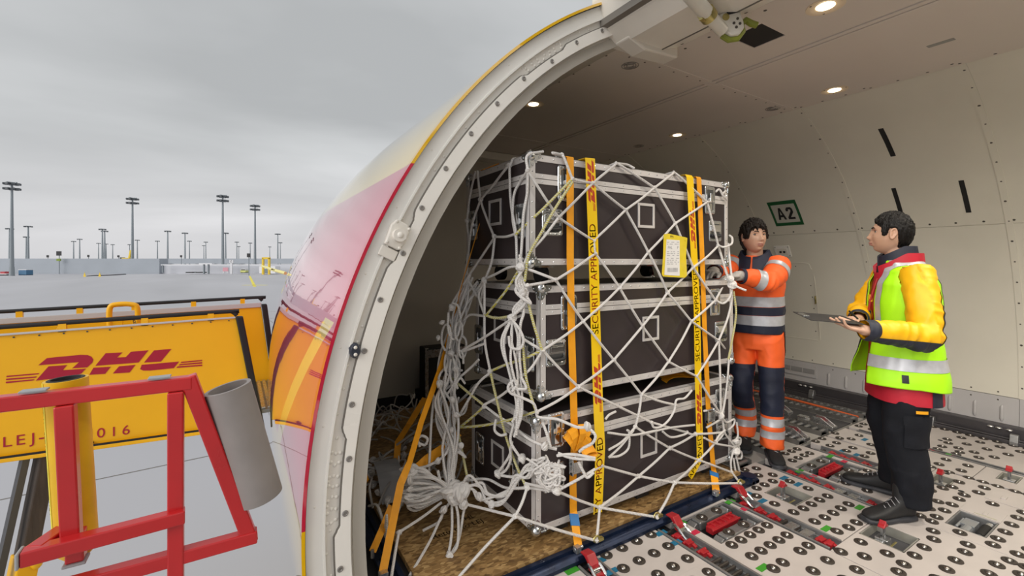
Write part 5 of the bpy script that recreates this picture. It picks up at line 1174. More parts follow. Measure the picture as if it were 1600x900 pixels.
N = dict(n2=(824.5, 266.5), n3=(881.5, 241), n4=(895, 280), n5=(926, 286), n6=(872.5, 340), n7=(977.5, 328), n8=(967, 257.5), n9=(1022.5, 293.5), n10=(1057, 274), n11=(1055.5, 349), n12=(1012, 394), n13=(868, 437.5), n14=(967, 449.5), n15=(1043.5, 457), n17=(1105, 316), n18=(1138, 307), n19=(1123, 384), n20=(928, 376), n20c=(930, 396), n21=(911.5, 502), n22=(1003, 509.5), n23=(958, 562), n24=(1044.4, 565), n25=(902.5, 604), n26=(847, 547), n27=(1001.5, 616), n28=(838, 643), n29=(992.5, 667), n30=(1080, 502), n31=(1118.5, 469), n32=(1123, 532), n33=(1141, 560), n34=(1046, 700), n35=(998, 744), n37=(1131, 675), n38=(1143, 738), n39=(1127, 648), n40=(1074, 676), n41=(1018, 660), n42=(1056, 633), n43=(1118, 690), n45=(869, 767), n48=(823, 762), n50=(1082, 418), n51=(1144, 441), n52=(828, 446), n53=(1089, 588), n55=(1086, 678), n57=(940, 728), n58=(1092, 719))
NP = {k: Oy(*v, FY) for k, v in N.items()}
for k in NP: NP[k].y += rnd.uniform(-.006, .004)
def yz(px, py, y): return Oy(px, py, y)
NP['n36'] = yz(1054, 754, 1.80); NP['n47'] = yz(937, 793, 1.815); NP['n46'] = yz(805, 807, 1.83); NP['n45'] = yz(869, 767, 1.845); NP['n38'] = yz(1143, 738, 1.84)
NP['n18'] = Vector((2.985, 1.95, NP['n18'].z)); NP['n33'] = Vector((3.02, 1.93, NP['n33'].z)); NP['n51'] = Vector((3.0, 1.93, 1.405)); NP['n52'].x -= .02
AN = {'a1': Oz(1156, 755, .055), 'a2': Oz(1026, 808, .055), 'a3': Oz(932, 845, .055)}
NP.update(AN)
TOPS = {'n3': None, 'n8': None, 'n10': None}
for k in TOPS: NP[k] = Vector((NP[k].x, 1.872, 2.066))
E_ = 'n2-n6 n3-n4 n4-n5 n5-n6 n5-n8 n5-n7 n8-n9 n7-n9 n9-n10 n9-n11 n7-n12 n7-n20 n6-n20 n20-n20c n20c-n13 n20c-n14 n12-n11 n12-n14 n12-n15 n11-n17 n11-n50 n50-n19 n50-n31 n50-n15 n17-n18 n17-n19 n10-n17 n13-n52 n13-n21 n14-n21 n14-n22 n15-n22 n15-n30 n21-n26 n21-n23 n22-n23 n22-n24 n30-n31 n30-n24 n30-n32 n23-n25 n23-n27 n24-n27 n24-n53 n53-n32 n53-n39 n25-n26 n25-n28 n25-n41 n41-n40 n27-n29 n27-n42 n29-n34 n34-n35 n34-n55 n55-n37 n35-n36 n35-n47 n35-n57 n57-n45 n36-n58 n58-n34 n58-n38 n43-n58 n43-n37 n45-n47 n46-a3 n47-a3 n47-a2 n36-a2 n36-a1 n38-a1 n32-n33 n31-n51 n19-n51 n48-n46 n37-n39 n40-n55 n32-n39'.split()
for e_ in E_:
    a, c = e_.split('-'); pa, pc = NP[a], NP[c]; mid = (pa + pc) / 2 + Vector((rnd.uniform(-.004, .004), -.004, rnd.uniform(-.006, .0)))
    if a in TOPS or c in TOPS:
        p = NP[a] if a in TOPS else NP[c]; o_ = pc if a in TOPS else pa; edge_ = o_.lerp(p, .82); edge_.y = 1.862
        rope([o_, edge_, p + Vector((0, .0, 0))])
    else: rope([pa, mid, pc])
for k, p in NP.items(): knot(p, .85 if k not in TOPS else .7)
for k in TOPS: p = NP[k]; rope([p, p + Vector((.03, .25, .003)), p + Vector((-.12, .72, .0))]); 
rope([NP['n8'], NP['n8'] + Vector((.10, .01, .004)), NP['n9'].lerp(NP['n8'], .7) + Vector((.05, 0, .02))])
def WL(*pts, r=.0072, m=None, ends=''):
    P_ = [Wp(*p) for p in pts]; o = rope(P_, r, m)
    if 's' in ends: knot(P_[0])
    if 'e' in ends: knot(P_[-1])
# clump of ropes around the lower middle and right
def FW(*pts, y=1.842, r=.0066, m=None): rope([Oy(a, c, y) for a, c in pts], r, m)
FW((950, 676), (985, 680), (1020, 674), (1050, 668), (1085, 664)); FW((951, 703), (972, 690), (992, 668)); FW((951, 715), (970, 697), (990, 672)); FW((952, 714), (968, 712), (982, 700), (983, 676), (980, 672))
FW((1018, 660), (1022, 668), (1034, 666), (1046, 655), (1054, 640), (1057, 625), (1070, 622), (1081, 610)); FW((1035, 674), (1048, 683), (1066, 680), (1075, 676)); FW((946, 655), (952, 648), (962, 643))
FW((1100, 642), (1115, 642), (1128, 648)); FW((1104, 668), (1118, 660), (1128, 654)); FW((1128, 652), (1136, 660), (1147, 655), (1146, 664), (1138, 672)); FW((1100, 684), (1118, 693), (1140, 697), (1150, 700)); FW((1118, 690), (1124, 680), (1133, 672)); FW((1139, 562), (1136, 600), (1132, 630), (1128, 648)); 
FW((1131, 675), (1142, 690), (1150, 700), (1152, 712)); FW((1151, 660), (1153, 680), (1149, 690), (1155, 700), (1151, 708), (1146, 700)); FW((1146, 716), (1150, 740), (1156, 755)); FW((1150, 712), (1155, 735), (1157, 754)); FW((1146, 705), (1142, 720), (1143, 738)); FW((1148, 700), (1158, 706), (1158, 716), (1150, 716)); FW((1144, 690), (1156, 684), (1156, 694), (1146, 698)); knot(Oy(1149, 705, 1.84), 1.9); knot(Oy(1150, 690, 1.84), 1.6); knot(Oy(1127, 650, 1.84), 1.7)
# right edge: loops round the case corner and hands
WL((1123, 384, 3.07), (1132, 386, 3.05), (1143, 381, 3.05), (1144, 372, 3.08), (1140, 368, 3.12)); WL((1123, 388, 3.07), (1130, 410, 3.06), (1136, 430, 3.06), (1143, 443, 3.06)); WL((1138, 380, 3.1), (1140, 405, 3.08), (1143, 430, 3.06), (1144, 441, 3.06)); WL((1144, 441, 3.06), (1152, 448, 3.02), (1166, 454, 2.98)); WL((1143, 443, 3.06), (1143, 470, 3.07), (1136, 500, 3.05), (1123, 532, 3.02)); WL((1146, 455, 3.08), (1150, 490, 3.1), (1144, 530, 3.1), (1138, 562, 3.08), m=ROPEY); WL((1118, 469, 3.03), (1130, 474, 3.04), (1140, 465, 3.05), (1144, 450, 3.06)); knot(Wp(1144, 445, 3.05), 1.9); knot(Wp(1141, 436, 3.05), 1.5)
WL((1118, 300, 3.06), (1124, 296, 3.06), (1130, 306, 3.07), (1136, 313, 3.1)); WL((1128, 304, 3.07), (1134, 298, 3.1))
# left side of the stack
AX = 1.235
def SX(px, py, x=AX): return Ox(px, py, x)
B0 = Vector((1.24, 2.06, 2.066)); B1 = Vector((1.235, 2.50, 2.064)); B2 = Vector((1.235, 2.46, 2.064))
rope([Vector((1.9, 2.1, 2.064)), B0 + Vector((.1, 0, 0)), SX(796, 258), SX(770, 290), SX(751, 312)]); rope([SX(796, 256), SX(797, 300), SX(800, 330), SX(806, 365), SX(808, 415)]); rope([NP['n2'], SX(812, 285, 1.25), SX(803, 305), SX(801, 340), SX(806, 370)]); rope([NP['n2'] + Vector((0, 0, .0)), Wp(824, 300, 2.26), Wp(818, 335, 2.27), Wp(815, 385, 2.28), Wp(812, 425, 2.28)]); rope([NP['n3'] + Vector((-.12, .0, .0)), Oy(824, 243, 1.868), NP['n2']]); rope([Vector((1.6, 1.95, 2.064)), NP['n3'] + Vector((-.06, .0, .0)), NP['n3']])
rope([SX(743, 268), SX(735, 303), SX(730, 345), SX(733, 385), Wp(727, 425, 2.74), Wp(722, 450, 2.72)]); rope([SX(746, 267), SX(751, 312), SX(760, 340), SX(772, 370)]); knot(SX(751, 312)); knot(SX(772, 370)); knot(SX(796, 258)); knot(SX(730, 345))
rope([SX(751, 312), SX(738, 350), SX(733, 385), Wp(729, 430, 2.75)]); rope([SX(772, 370), SX(790, 370), SX(804, 366)]); rope([SX(772, 372), SX(750, 405, 1.22), Wp(733, 430, 2.70), Wp(724, 445, 2.66)]); rope([SX(773, 372), SX(768, 410, 1.22), SX(757, 440, 1.2), Wp(750, 475, 2.6)])
rope([SX(757, 436, 1.2), SX(775, 428, 1.22), Wp(795, 418, 2.36), Wp(812, 416, 2.30)]); knot(SX(757, 438, 1.2), 1.3)
WL((893, 281, 2.27), (850, 325, 2.275), (812, 360, 2.29), (806, 368, 2.3), m=ROPEY); WL((895, 284, 2.27), (868, 325, 2.26), (845, 365, 2.25), (826, 400, 2.25), (820, 440, 2.26), m=ROPEY)
WL((872, 341, 2.27), (850, 370, 2.26), (828, 395, 2.26), (818, 415, 2.27)); WL((868, 437, 2.27), (845, 428, 2.26), (820, 419, 2.27), (812, 418, 2.28))
# rope bunch hanging at the front left edge
for k in range(4):
    o = (k - 1.5) * 1.8; WL((813 + o * 1.2, 395 + abs(o) * 3, 2.27 + .004 * o), (814 - o * 1.5, 418, 2.26), (812 + o * 2.2, 440, 2.25 + .005 * o), (818 + o * 1.5, 460, 2.25), (808 - o * 2, 482, 2.26), (800 + o * 2, 498, 2.27))
knot(Wp(813, 418, 2.25), 1.5); knot(Wp(817, 458, 2.245), 1.5); knot(Wp(800, 496, 2.27), 1.6)
WL((812, 440, 2.25), (806, 455, 2.24), (822, 470, 2.23), (829, 474, 2.24), (822, 462, 2.25), (815, 448, 2.25), r=.008); WL((825, 455, 2.25), (820, 475, 2.25), (805, 490, 2.25), (795, 500, 2.26))
for k in range(5):
    o = k - 2.; j = lambda s: curt.uniform(-s, s)
    WL((800 + o, 500, 2.27), (797 + o * 5 + j(4), 528, 2.26), (797 + o * 6 + j(4), 562 + o * 4, 2.255 + j(.02)), (806 + o * 2.5 + j(4), 595 + j(8), 2.26 + j(.02)), (811 + o * 2 + j(4), 640 + j(8), 2.27), (806 + o * 3 + j(4), 670 + j(20), 2.28), r=.0062)
WL((800, 500, 2.26), (812, 515, 2.24), (818, 532, 2.235), (812, 545, 2.24), (798, 542, 2.245), (795, 525, 2.25)); WL((817, 470, 2.26), (818, 490, 2.26), (813, 510, 2.26), (812, 560, 2.26), (815, 590, 2.27))
WL((838, 643, 2.28), (833, 630, 2.27), (812, 620, 2.26), (798, 614, 2.25), (794, 604, 2.25), (803, 594, 2.25), (808, 600, 2.25), (800, 612, 2.25)); WL((815, 590, 2.26), (822, 606, 2.25), (812, 608, 2.25), (800, 606, 2.26))
WL((825, 472, 2.27), (835, 510, 2.26), (847, 547, 2.26), m=ROPEY); WL((817, 540, 2.27), (822, 590, 2.27), (830, 620, 2.27), (838, 643, 2.28), m=ROPEY)
WL((847, 547, 2.27), (820, 560, 2.30), (790, 570, 2.38), (766, 580, 2.45), m=ROPEY); WL((847, 547, 2.27), (838, 542, 2.26), (826, 535, 2.27), (815, 528, 2.28)); WL((847, 549, 2.27), (830, 575, 2.28), (812, 590, 2.28))
WL((797, 500, 2.30), (775, 515, 2.38), (752, 530, 2.46), (733, 541, 2.52), (715, 552, 2.56)); WL((800, 498, 2.3), (812, 494, 2.29), (818, 490, 2.28))
WL((812, 420, 2.30), (790, 455, 2.36), (760, 492, 2.46), m=ROPEY); WL((757, 440, 2.5), (757, 492, 2.47), (758, 537, 2.46), (766, 580, 2.45), ends='se'); WL((757, 492, 2.47), (775, 497, 2.42), (800, 494, 2.32), m=ROPEY); WL((757, 440, 2.52), (748, 462, 2.55), (757, 492, 2.47)); WL((745, 463, 2.6), (733, 440, 2.66)); WL((757, 537, 2.46), (735, 545, 2.52), (715, 552, 2.57)); WL((757, 494, 2.5), (735, 492, 2.6), (725, 500, 2.63))
WL((766, 580, 2.45), (775, 620, 2.42), (790, 680, 2.38), (806, 725, 2.33), (822, 760, 2.27), m=ROPEY, ends='e'); WL((766, 582, 2.45), (748, 598, 2.48), (735, 620, 2.52), (720, 645, 2.55)); WL((838, 643, 2.28), (800, 655, 2.36), (760, 664, 2.46), (720, 668, 2.57), m=ROPEY); WL((705, 590, 2.60), (730, 612, 2.53), (757, 634, 2.47), m=ROPEY, ends='e'); WL((757, 634, 2.47), (740, 650, 2.52), (718, 668, 2.57), m=ROPEY); WL((757, 634, 2.47), (778, 650, 2.42), (800, 664, 2.37), (825, 685, 2.3), (850, 697, 2.26), (870, 702, 2.25)); WL((757, 632, 2.46), (780, 620, 2.41), (800, 605, 2.33))
WL((705, 590, 2.6), (706, 610, 2.59), (710, 632, 2.58), m=ROPEY)
# hanging curtain of net on the far left of the stack
tops = [(724, 440, 2.72), (733, 436, 2.70), (745, 440, 2.68), (755, 445, 2.66), (730, 430, 2.72), (738, 432, 2.7)]
for k in range(13):
    tx, ty, td = tops[k % 6]; j = lambda s: curt.uniform(-s, s)
    WL((tx + j(3), ty + j(4), td), (715 + j(14), 490 + j(14), 2.66 + j(.04)), (706 + j(16), 540 + j(14), 2.62 + j(.04)), (700 + j(15), 590 + j(14), 2.58 + j(.04)), (697 + j(18), 640 + j(16), 2.53 + j(.04)), (703 + j(12), 700 + j(14), 2.48 + j(.03)), (704 + j(9), 765, 2.42 + j(.03)), r=.0068)
for k in range(9):
    j = lambda s: curt.uniform(-s, s); cx_, cy_ = 705 + j(22), 560 + j(70); rr_ = curt.uniform(9, 18); a0 = curt.uniform(0, 6)
    WL(*[(cx_ + rr_ * .7 * math.cos(a0 + q * .9) * (1 - .04 * q), cy_ + rr_ * 1.7 * math.sin(a0 + q * .9), 2.56 + .02 * math.sin(q)) for q in range(7)], r=.0065)
for k in range(12): knot(Wp(704 + curt.uniform(-22, 24), 480 + k * 24, 2.57 - .012 * k), curt.uniform(1, 1.5))
WL((676, 612, 2.6), (660, 660, 2.52), (648, 700, 2.46), (640, 728, 2.43)); WL((678, 620, 2.58), (674, 660, 2.53), (672, 700, 2.49), (670, 740, 2.45)); WL((676, 615, 2.58), (690, 655, 2.52), (700, 675, 2.5), (708, 672, 2.5), (706, 690, 2.49)); WL((706, 688, 2.5), (694, 712, 2.46), (668, 728, 2.44), (642, 733, 2.43)); WL((706, 688, 2.49), (700, 730, 2.46), (696, 768, 2.42), r=.008); WL((709, 688, 2.49), (703, 730, 2.46), (700, 768, 2.42), r=.008); WL((706, 700, 2.48), (722, 710, 2.47), (727, 714, 2.47), (716, 700, 2.48), (712, 690, 2.49)); WL((656, 698, 2.47), (653, 686, 2.47), (660, 681, 2.47), (668, 686, 2.47), (664, 695, 2.47), (655, 693, 2.47)); WL((715, 672, 2.56), (724, 715, 2.50), (731, 750, 2.45), m=ROPEY, ends='e'); WL((706, 600, 2.58), (735, 575, 2.55), (748, 562, 2.5)); WL((640, 690, 2.9), (680, 655, 2.75), (720, 625, 2.62), (745, 600, 2.55), m=ROPED); WL((620, 695, 2.95), (660, 668, 2.85), (715, 640, 2.66), m=ROPED)
# big gathered knot low on the left with loops and legs to the rail
for k in range(13):
    j = lambda s: curt.uniform(-s, s); yy = 735 + k * 4.6; le = curt.uniform(622, 642)
    WL((700 + j(5), 768 + j(8), 2.41), (680 + j(4), 755 + (yy - 760) * .5 + j(5), 2.39 + j(.03)), (655 + j(5), yy - 3, 2.38 + j(.03)), (le, yy + j(3), 2.385 + j(.03)), (652 + j(5), yy + 7, 2.40 + j(.03)), (682 + j(4), 770 + (yy - 760) * .4 + j(4), 2.41), (702 + j(4), 774 + j(5), 2.42), r=.0078)
for dx, dy, s in ((700, 768, 3.2), (708, 776, 3.0), (716, 772, 3.2), (724, 766, 2.8), (712, 764, 2.8), (640, 745, 2.6), (645, 735, 2.2)): knot(Wp(dx, dy, 2.405), s)
for k in range(5):
    j = lambda s: curt.uniform(-s * 1.5, s * 1.5)
    WL((718 + j(6), 770 + j(6), 2.40), (733 + j(3), 752 + j(10), 2.40), (750 + j(4), 765 + j(10), 2.39), (766 + j(5), 782 + j(9), 2.36), (785 + j(5), 775 + j(8), 2.34), (808 + j(4), 752 + j(6), 2.30), (824 + j(3), 735 + j(10), 2.27), (838 + j(6), 722 + j(9), 2.25), r=.0072)
knot(Wp(750, 776, 2.38), 1.5); knot(Wp(768, 788, 2.36), 1.5)
WL((684, 735, 2.42), (688, 752, 2.41), (694, 770, 2.41), r=.008); WL((729, 788, 2.39), (765, 797, 2.33), (805, 807, 2.24)); WL((727, 770, 2.4), (728, 786, 2.39), (724, 802, 2.38), (717, 842, 2.30), (704, 868, 2.22), (699, 888, 2.17)); WL((690, 785, 2.4), (660, 808, 2.33), (623, 832, 2.24), ends='e'); WL((623, 832, 2.24), (618, 860, 2.16), (611, 905, 2.06)); WL((703, 785, 2.4), (693, 800, 2.37), (672, 845, 2.26), (640, 900, 2.09)); WL((693, 798, 2.37), (686, 815, 2.36), (661, 829, 2.35)); knot(Wp(693, 797, 2.36), 1.5); WL((706, 785, 2.4), (706, 830, 2.30), (700, 868, 2.22), (692, 885, 2.17), (697, 900, 2.14)); WL((700, 868, 2.22), (675, 875, 2.2), (650, 886, 2.15), (640, 900, 2.1)); knot(Wp(724, 788, 2.38), 1.6); knot(Wp(702, 869, 2.21), 1.5); knot(Wp(696, 890, 2.16), 1.6); WL((712, 785, 2.39), (716, 810, 2.35), (715, 850, 2.26), (704, 868, 2.22))
rope([NP['n46'], Wp(760, 853, 2.16), Wp(714, 905, 2.06)]); rope([NP['n48'], Wp(790, 762, 2.38), Wp(762, 749, 2.44), Wp(731, 750, 2.45)]); WL((823, 762, 2.27), (840, 764, 2.26), (855, 766, 2.26), (869, 767, 2.26)); WL((820, 755, 2.27), (842, 760, 2.25), (868, 764, 2.25))
# tangle in front of the lower left handle
for k in range(8):
    j = lambda s: curt.uniform(-s, s); P_ = [(828 + j(8), 730 + j(14), 2.25)]
    for i in range(6): a_ = curt.uniform(0, 6.28); q = curt.uniform(.4, 1.); P_.append((860 + 26 * q * math.cos(a_), 738 + 28 * q * math.sin(a_), 2.222 + j(.012)))
    WL(*P_, (868 + j(12), 764 + j(5), 2.235), r=.0058)
WL((838, 643, 2.27), (842, 652, 2.25), (870, 655, 2.22), (900, 667, 2.21), (918, 669, 2.20), (930, 680, 2.19), (926, 692, 2.19), (912, 700, 2.2), (905, 706, 2.21)); WL((848, 660, 2.25), (855, 680, 2.23), (860, 698, 2.23)); WL((872, 708, 2.22), (895, 716, 2.2), (930, 718, 2.2)); WL((870, 712, 2.22), (895, 710, 2.2), (930, 716, 2.2)); WL((930, 733, 2.21), (905, 748, 2.22), (872, 766, 2.24)); WL((928, 738, 2.2), (918, 746, 2.2), (912, 738, 2.2), (904, 722, 2.2)); knot(Wp(918, 666, 2.2), 1.5); knot(Wp(870, 766, 2.235), 1.6); knot(Wp(851, 697, 2.22), 1.4); knot(Wp(816, 717, 2.3), 1.6)
WL((806, 640, 2.3), (802, 665, 2.3), (798, 690, 2.3), (815, 718, 2.29)); WL((775, 655, 2.38), (773, 672, 2.37), (782, 680, 2.36), (792, 678, 2.35)); WL((800, 690, 2.31), (796, 712, 2.33), (778, 740, 2.38), (790, 735, 2.36), (798, 718, 2.33), (797, 700, 2.31)); WL((778, 742, 2.38), (800, 745, 2.33), (815, 742, 2.3), (822, 730, 2.28)); knot(Wp(778, 741, 2.375), 1.5)
# anchors: brass net fittings on the rail
for k, p in AN.items():
    b = MB().tube([p + Vector((.02 * math.cos(t_), 0, .010 + .014 * math.sin(t_))) for t_ in [2 * PI * j / 14 for j in range(14)]], .0055, 7, closed=True); b.box(p + Vector((.025, 0, .002)), (.035, .02, .014)); o = b.build('net_fitting', BRASS, net, smooth=True); o.matrix_parent_inverse = NI
# ---------------------------------------------------------------- second net heaped on the rear of the pallet
nh = empty('net_heap', (.95, 3.1, .06), 0, 'grey net heaped on the dark rear part of the pallet', 'net'); NHI = Matrix.Translation(-nh.location)
hr = random.Random(4)
for k in range(46):
    if k < 22: cx_, cy_, sx_, sy_ = 1.05, 4.05, .42, .22
    else: cx_, cy_, sx_, sy_ = .88, 2.95, .22, .45
    x, y = cx_ + hr.uniform(-sx_, sx_), cy_ + hr.uniform(-sy_, sy_); a = hr.uniform(0, 2 * PI); P_ = []
    for i in range(7):
        P_.append(Vector((min(max(x, .66), 1.24 if y < 2.7 else 1.5), min(max(y, 2.3), 4.36), .068 + hr.uniform(0, .14) * (1 if 0 < i < 6 else .3)))); a += hr.uniform(-1.1, 1.1); st = hr.uniform(.07, .16); x += st * math.cos(a); y += st * math.sin(a)
    rope(P_, .0066, ROPED if k % 3 else ROPE, 4, nh, NHI, 5)
for k in range(14): knot(Vector((.88 + hr.uniform(-.2, .2), 2.95 + hr.uniform(-.4, .4), .10)), hr.uniform(1.2, 2), nh, NHI)
b = MB(); rs = []
for i in range(9):
    q = i / 8; ce = Vector((.80 + .03 * q, 2.62 + .32 * q, .20 - .12 * (1 - q) + .05 * math.sin(q * PI))); rs.append([ce + Vector((-.07, .02, 0)), ce + Vector((.07, -.02, .01)), ce + Vector((.07, -.02, .013)), ce + Vector((-.07, .02, .003))])
b.rings(rs, True, True); tag(b.build('plastic_sheet', mat('grey_film', (.33, .33, .34), .35)), 'crumpled grey plastic sheet lying on the net heap', 'sheet')
# equipment against the bulkhead behind the net
eq = empty('equipment_rack', (1.85, 4.50, 0), 0, 'dark equipment rack with metal trim standing at the bulkhead behind the netting', 'rack')
MB().b2(-.2, .25, -.12, .05, .0, .62).build('rack_body', BLACK, eq, bevel=.01); MB().b2(-.2, .25, -.13, -.122, .52, .60).build('rack_trim', ALU, eq); MB().b2(-.2, -.17, -.14, -.12, .1, .62).build('rack_edge', ALU, eq); MB().b2(-.1, .2, -.14, -.125, .25, .32).build('rack_handle', ZINC, eq, bevel=.004)
# red pallet locks gripping the rail
for px, py, lb in ((913, 868, 'red and steel pallet lock gripping the rail nearest the camera'), (1050, 812, 'red and steel pallet lock gripping the middle of the pallet rail'), (1152, 767, 'red and steel pallet lock gripping the rail near its right corner')):
    p = Oz(px, py, .03); t = empty('pallet_lock', (p.x, 1.70, 0), 0, lb, 'lock', 'red pallet locks along the rail')
    b = MB(); b.prism([(.03, .052), (.03, .06), (-.02, .066), (-.05, .03), (-.055, .0), (-.035, .0), (-.02, .035), (0, .05)], lambda a, c, d: Vector((d, a, c)), -.027, .027); b.build('claw', REDL, t, bevel=.004)
    b = MB()
    for s in (-1, 1): b.tube(catmull([(s * .026, -.03, .03), (s * .03, -.06, .02), (s * .03, -.10, -.01), (s * .02, -.115, -.02), (0, -.12, -.022)], 4), .008, 8)
    b.cyl((-.026, -.06, .01), (.026, -.06, .01), .009, 10); b.box((0, -.05, -.01), (.03, .05, .03)); b.build('spring_arm', STEEL, t, smooth=True)
# ================================================================== people
def limb(b, pts, rad, n=18, sub=6, side=(1, 0, 0), caps=True):
    """tapered elliptical limb through the joints; rad = list of (rx, ry) or r"""
    rad = [(r, r) if not hasattr(r, '__len__') else r for r in rad]
    P_ = catmull(pts, sub) if len(pts) > 2 else [Vector(pts[0]).lerp(Vector(pts[1]), i / sub) for i in range(sub + 1)]
    m = len(P_) - 1; k = len(rad) - 1; rs = []; side = Vector(side)
    def rr(i):
        t_ = i / m * k; j = min(int(t_), k - 1); f_ = t_ - j; f_ = f_ * f_ * (3 - 2 * f_); return [rad[j][q] + (rad[j + 1][q] - rad[j][q]) * f_ for q in (0, 1)]
    seq = []
    for i, p in enumerate(P_):
        t_ = (P_[min(i + 1, m)] - P_[max(i - 1, 0)]).normalized(); seq.append((p, t_, rr(i)))
    if caps:
        p, t_, r = seq[0]; r0 = min(r); pre = [(p - t_ * r0 * math.sin(a), t_, [q * math.cos(a) for q in r]) for a in (1.45, 1.1, .7, .35)]
        p, t_, r = seq[-1]; r0 = min(r); post = [(p + t_ * r0 * math.sin(a), t_, [q * math.cos(a) for q in r]) for a in (.35, .7, 1.1, 1.45)]; seq = pre + seq + post
    for p, t_, r in seq:
        a = side - t_ * side.dot(t_)
        if a.length < 1e-3: a = t_.orthogonal()
        a.normalize(); c = t_.cross(a); rs.append([p + a * (r[0] * math.cos(2 * PI * q / n)) + c * (r[1] * math.sin(2 * PI * q / n)) for q in range(n)])
    return b.rings(rs, True, True)
def stack(b, secs, n=40, pw=2.4):
    """vertical loft: secs = (z, rx, ry, x, y)"""
    rs = []
    zs = [s[0] for s in secs]
    def ev(z):
        for i in range(len(secs) - 1):
            if secs[i][0] <= z <= secs[i + 1][0]:
                f_ = (z - secs[i][0]) / (secs[i + 1][0] - secs[i][0]); f_ = f_ * f_ * (3 - 2 * f_); return [secs[i][q] + (secs[i + 1][q] - secs[i][q]) * f_ for q in range(5)]
        return list(secs[-1])
    m = 40
    for i in range(m + 1):
        z = zs[0] + (zs[-1] - zs[0]) * i / m; _, rx, ry, x, y = ev(z); ring = []
        for q in range(n):
            a = 2 * PI * q / n; c, s = math.cos(a), math.sin(a); ring.append(Vector((x + rx * math.copysign(abs(c) ** (2 / pw), c), y + ry * math.copysign(abs(s) ** (2 / pw), s), z)))
        rs.append(ring)
    b.rings(rs, True, True); return ev
def vox(b, size, smooth=2, name='cloth'):
    me = b.mesh(name, MATS['matte_black'], fix=True); o = bpy.data.objects.new('tmp', me); COL.objects.link(o)
    md = o.modifiers.new('r', 'REMESH'); md.mode = 'VOXEL'; md.voxel_size = size
    dg = bpy.context.evaluated_depsgraph_get(); out = bpy.data.meshes.new_from_object(o.evaluated_get(dg)); bpy.data.objects.remove(o)
    bm = bmesh.new(); bm.from_mesh(out)
    for _ in range(smooth): bmesh.ops.smooth_vert(bm, verts=bm.verts, factor=.5, use_axis_x=True, use_axis_y=True, use_axis_z=True)
    for f_ in bm.faces: f_.smooth = True
    bm.to_mesh(out); bm.free(); out.materials.clear(); return out
def wrinkle(me, fn):
    co = np.empty(len(me.vertices) * 3); me.vertices.foreach_get('co', co); co = co.reshape(-1, 3); no_ = np.empty_like(co.ravel()); me.vertices.foreach_get('normal', no_); no_ = no_.reshape(-1, 3)
    d = np.array([fn(Vector(c), Vector(n_)) for c, n_ in zip(co, no_)]); co += no_ * d[:, None]; me.vertices.foreach_set('co', co.ravel()); me.update(); return me
def folds(amp, sc=(9, 9, 5), seed=0.):
    def fn(c, n_):
        q = Vector((c.x * sc[0] + seed, c.y * sc[1], c.z * sc[2] + seed)); a = noise.noise(q); e_ = noise.noise(q * 2.3 + Vector((5, 1, 7)))
        return amp * ((1 - abs(a) * 2.2) * .7 + e_ * .5)
    return fn
def patch(me, name, m, parent, planes=(), keep=None, off=.002, thick=.0):
    bm = bmesh.new(); bm.from_mesh(me)
    for co, no_ in planes: bmesh.ops.bisect_plane(bm, geom=list(bm.verts) + list(bm.edges) + list(bm.faces), dist=1e-6, plane_co=co, plane_no=no_)
    bm.normal_update()
    dl = [f_ for f_ in bm.faces if not keep(f_.calc_center_median(), f_.normal)]
    bmesh.ops.delete(bm, geom=dl, context='FACES')
    if not bm.faces: bm.free(); return None
    bm.normal_update()
    for v in bm.verts: v.co += v.normal * off
    for f_ in bm.faces: f_.smooth = True
    out = bpy.data.meshes.new(name); bm.to_mesh(out); bm.free(); out.materials.clear(); out.materials.append(m); return obj(name, out, parent)
def cut(me, planes, keep):
    """bisect and keep a part of a garment (crisp hems)"""
    bm = bmesh.new(); bm.from_mesh(me)
    for co, no_ in planes: bmesh.ops.bisect_plane(bm, geom=list(bm.verts) + list(bm.edges) + list(bm.faces), dist=1e-6, plane_co=co, plane_no=no_)
    bmesh.ops.delete(bm, geom=[f_ for f_ in bm.faces if not keep(f_.calc_center_median())], context='FACES'); bm.to_mesh(me); bm.free(); return me
# ---------------------------------------------------------------- head
def g2(x, z, cx, cz, sx, sz): return math.exp(-((x - cx) / sx) ** 2 - ((z - cz) / sz) ** 2)
def head_pt(d, face=1.):
    x, y, z = d.x * .076, d.y * .096, d.z * .120
    t_ = max(0, -z / .12)
    x *= 1 - .24 * t_ ** 1.8; 
    if y > 0: y = y * (1 - .10 * (1 - t_)) + .006 * t_
    else: y *= 1 + .06 * max(0, d.z) - .30 * t_ ** 1.5
    if z < -.07 and y > 0: z = z + .018 * max(0, (y / .09)) * 0
    if face and d.y > .05:
        k = min(1, (d.y - .05) / .25); dy = 0
        dy += .0165 * g2(x, z, 0, -.028, .0135, .013) + .011 * g2(x, z, 0, -.012, .010, .020) + .006 * g2(x, z, 0, .012, .010, .018)
        for s in (-1, 1):
            dy += .006 * g2(x, z, s * .030, .030, .022, .008) - .010 * g2(x, z, s * .031, .010, .015, .010) + .004 * g2(x, z, s * .046, -.022, .018, .018) + .006 * g2(x, z, s * .0135, -.031, .006, .006)
            dy -= .004 * g2(x, z, s * .026, -.055, .012, .02)
        dy += .0085 * g2(x, z, 0, -.056, .020, .0055) + .008 * g2(x, z, 0, -.0690, .017, .006) - .006 * g2(x, z, 0, -.0625, .022, .0022) + .009 * g2(x, z, 0, -.098, .020, .014) - .004 * g2(x, z, 0, -.080, .02, .006)
        dy += .006 * g2(x, z, 0, -.06, .035, .035)
        y += dy * k
    return Vector((x, y, z))
NH, NV = 132, 100
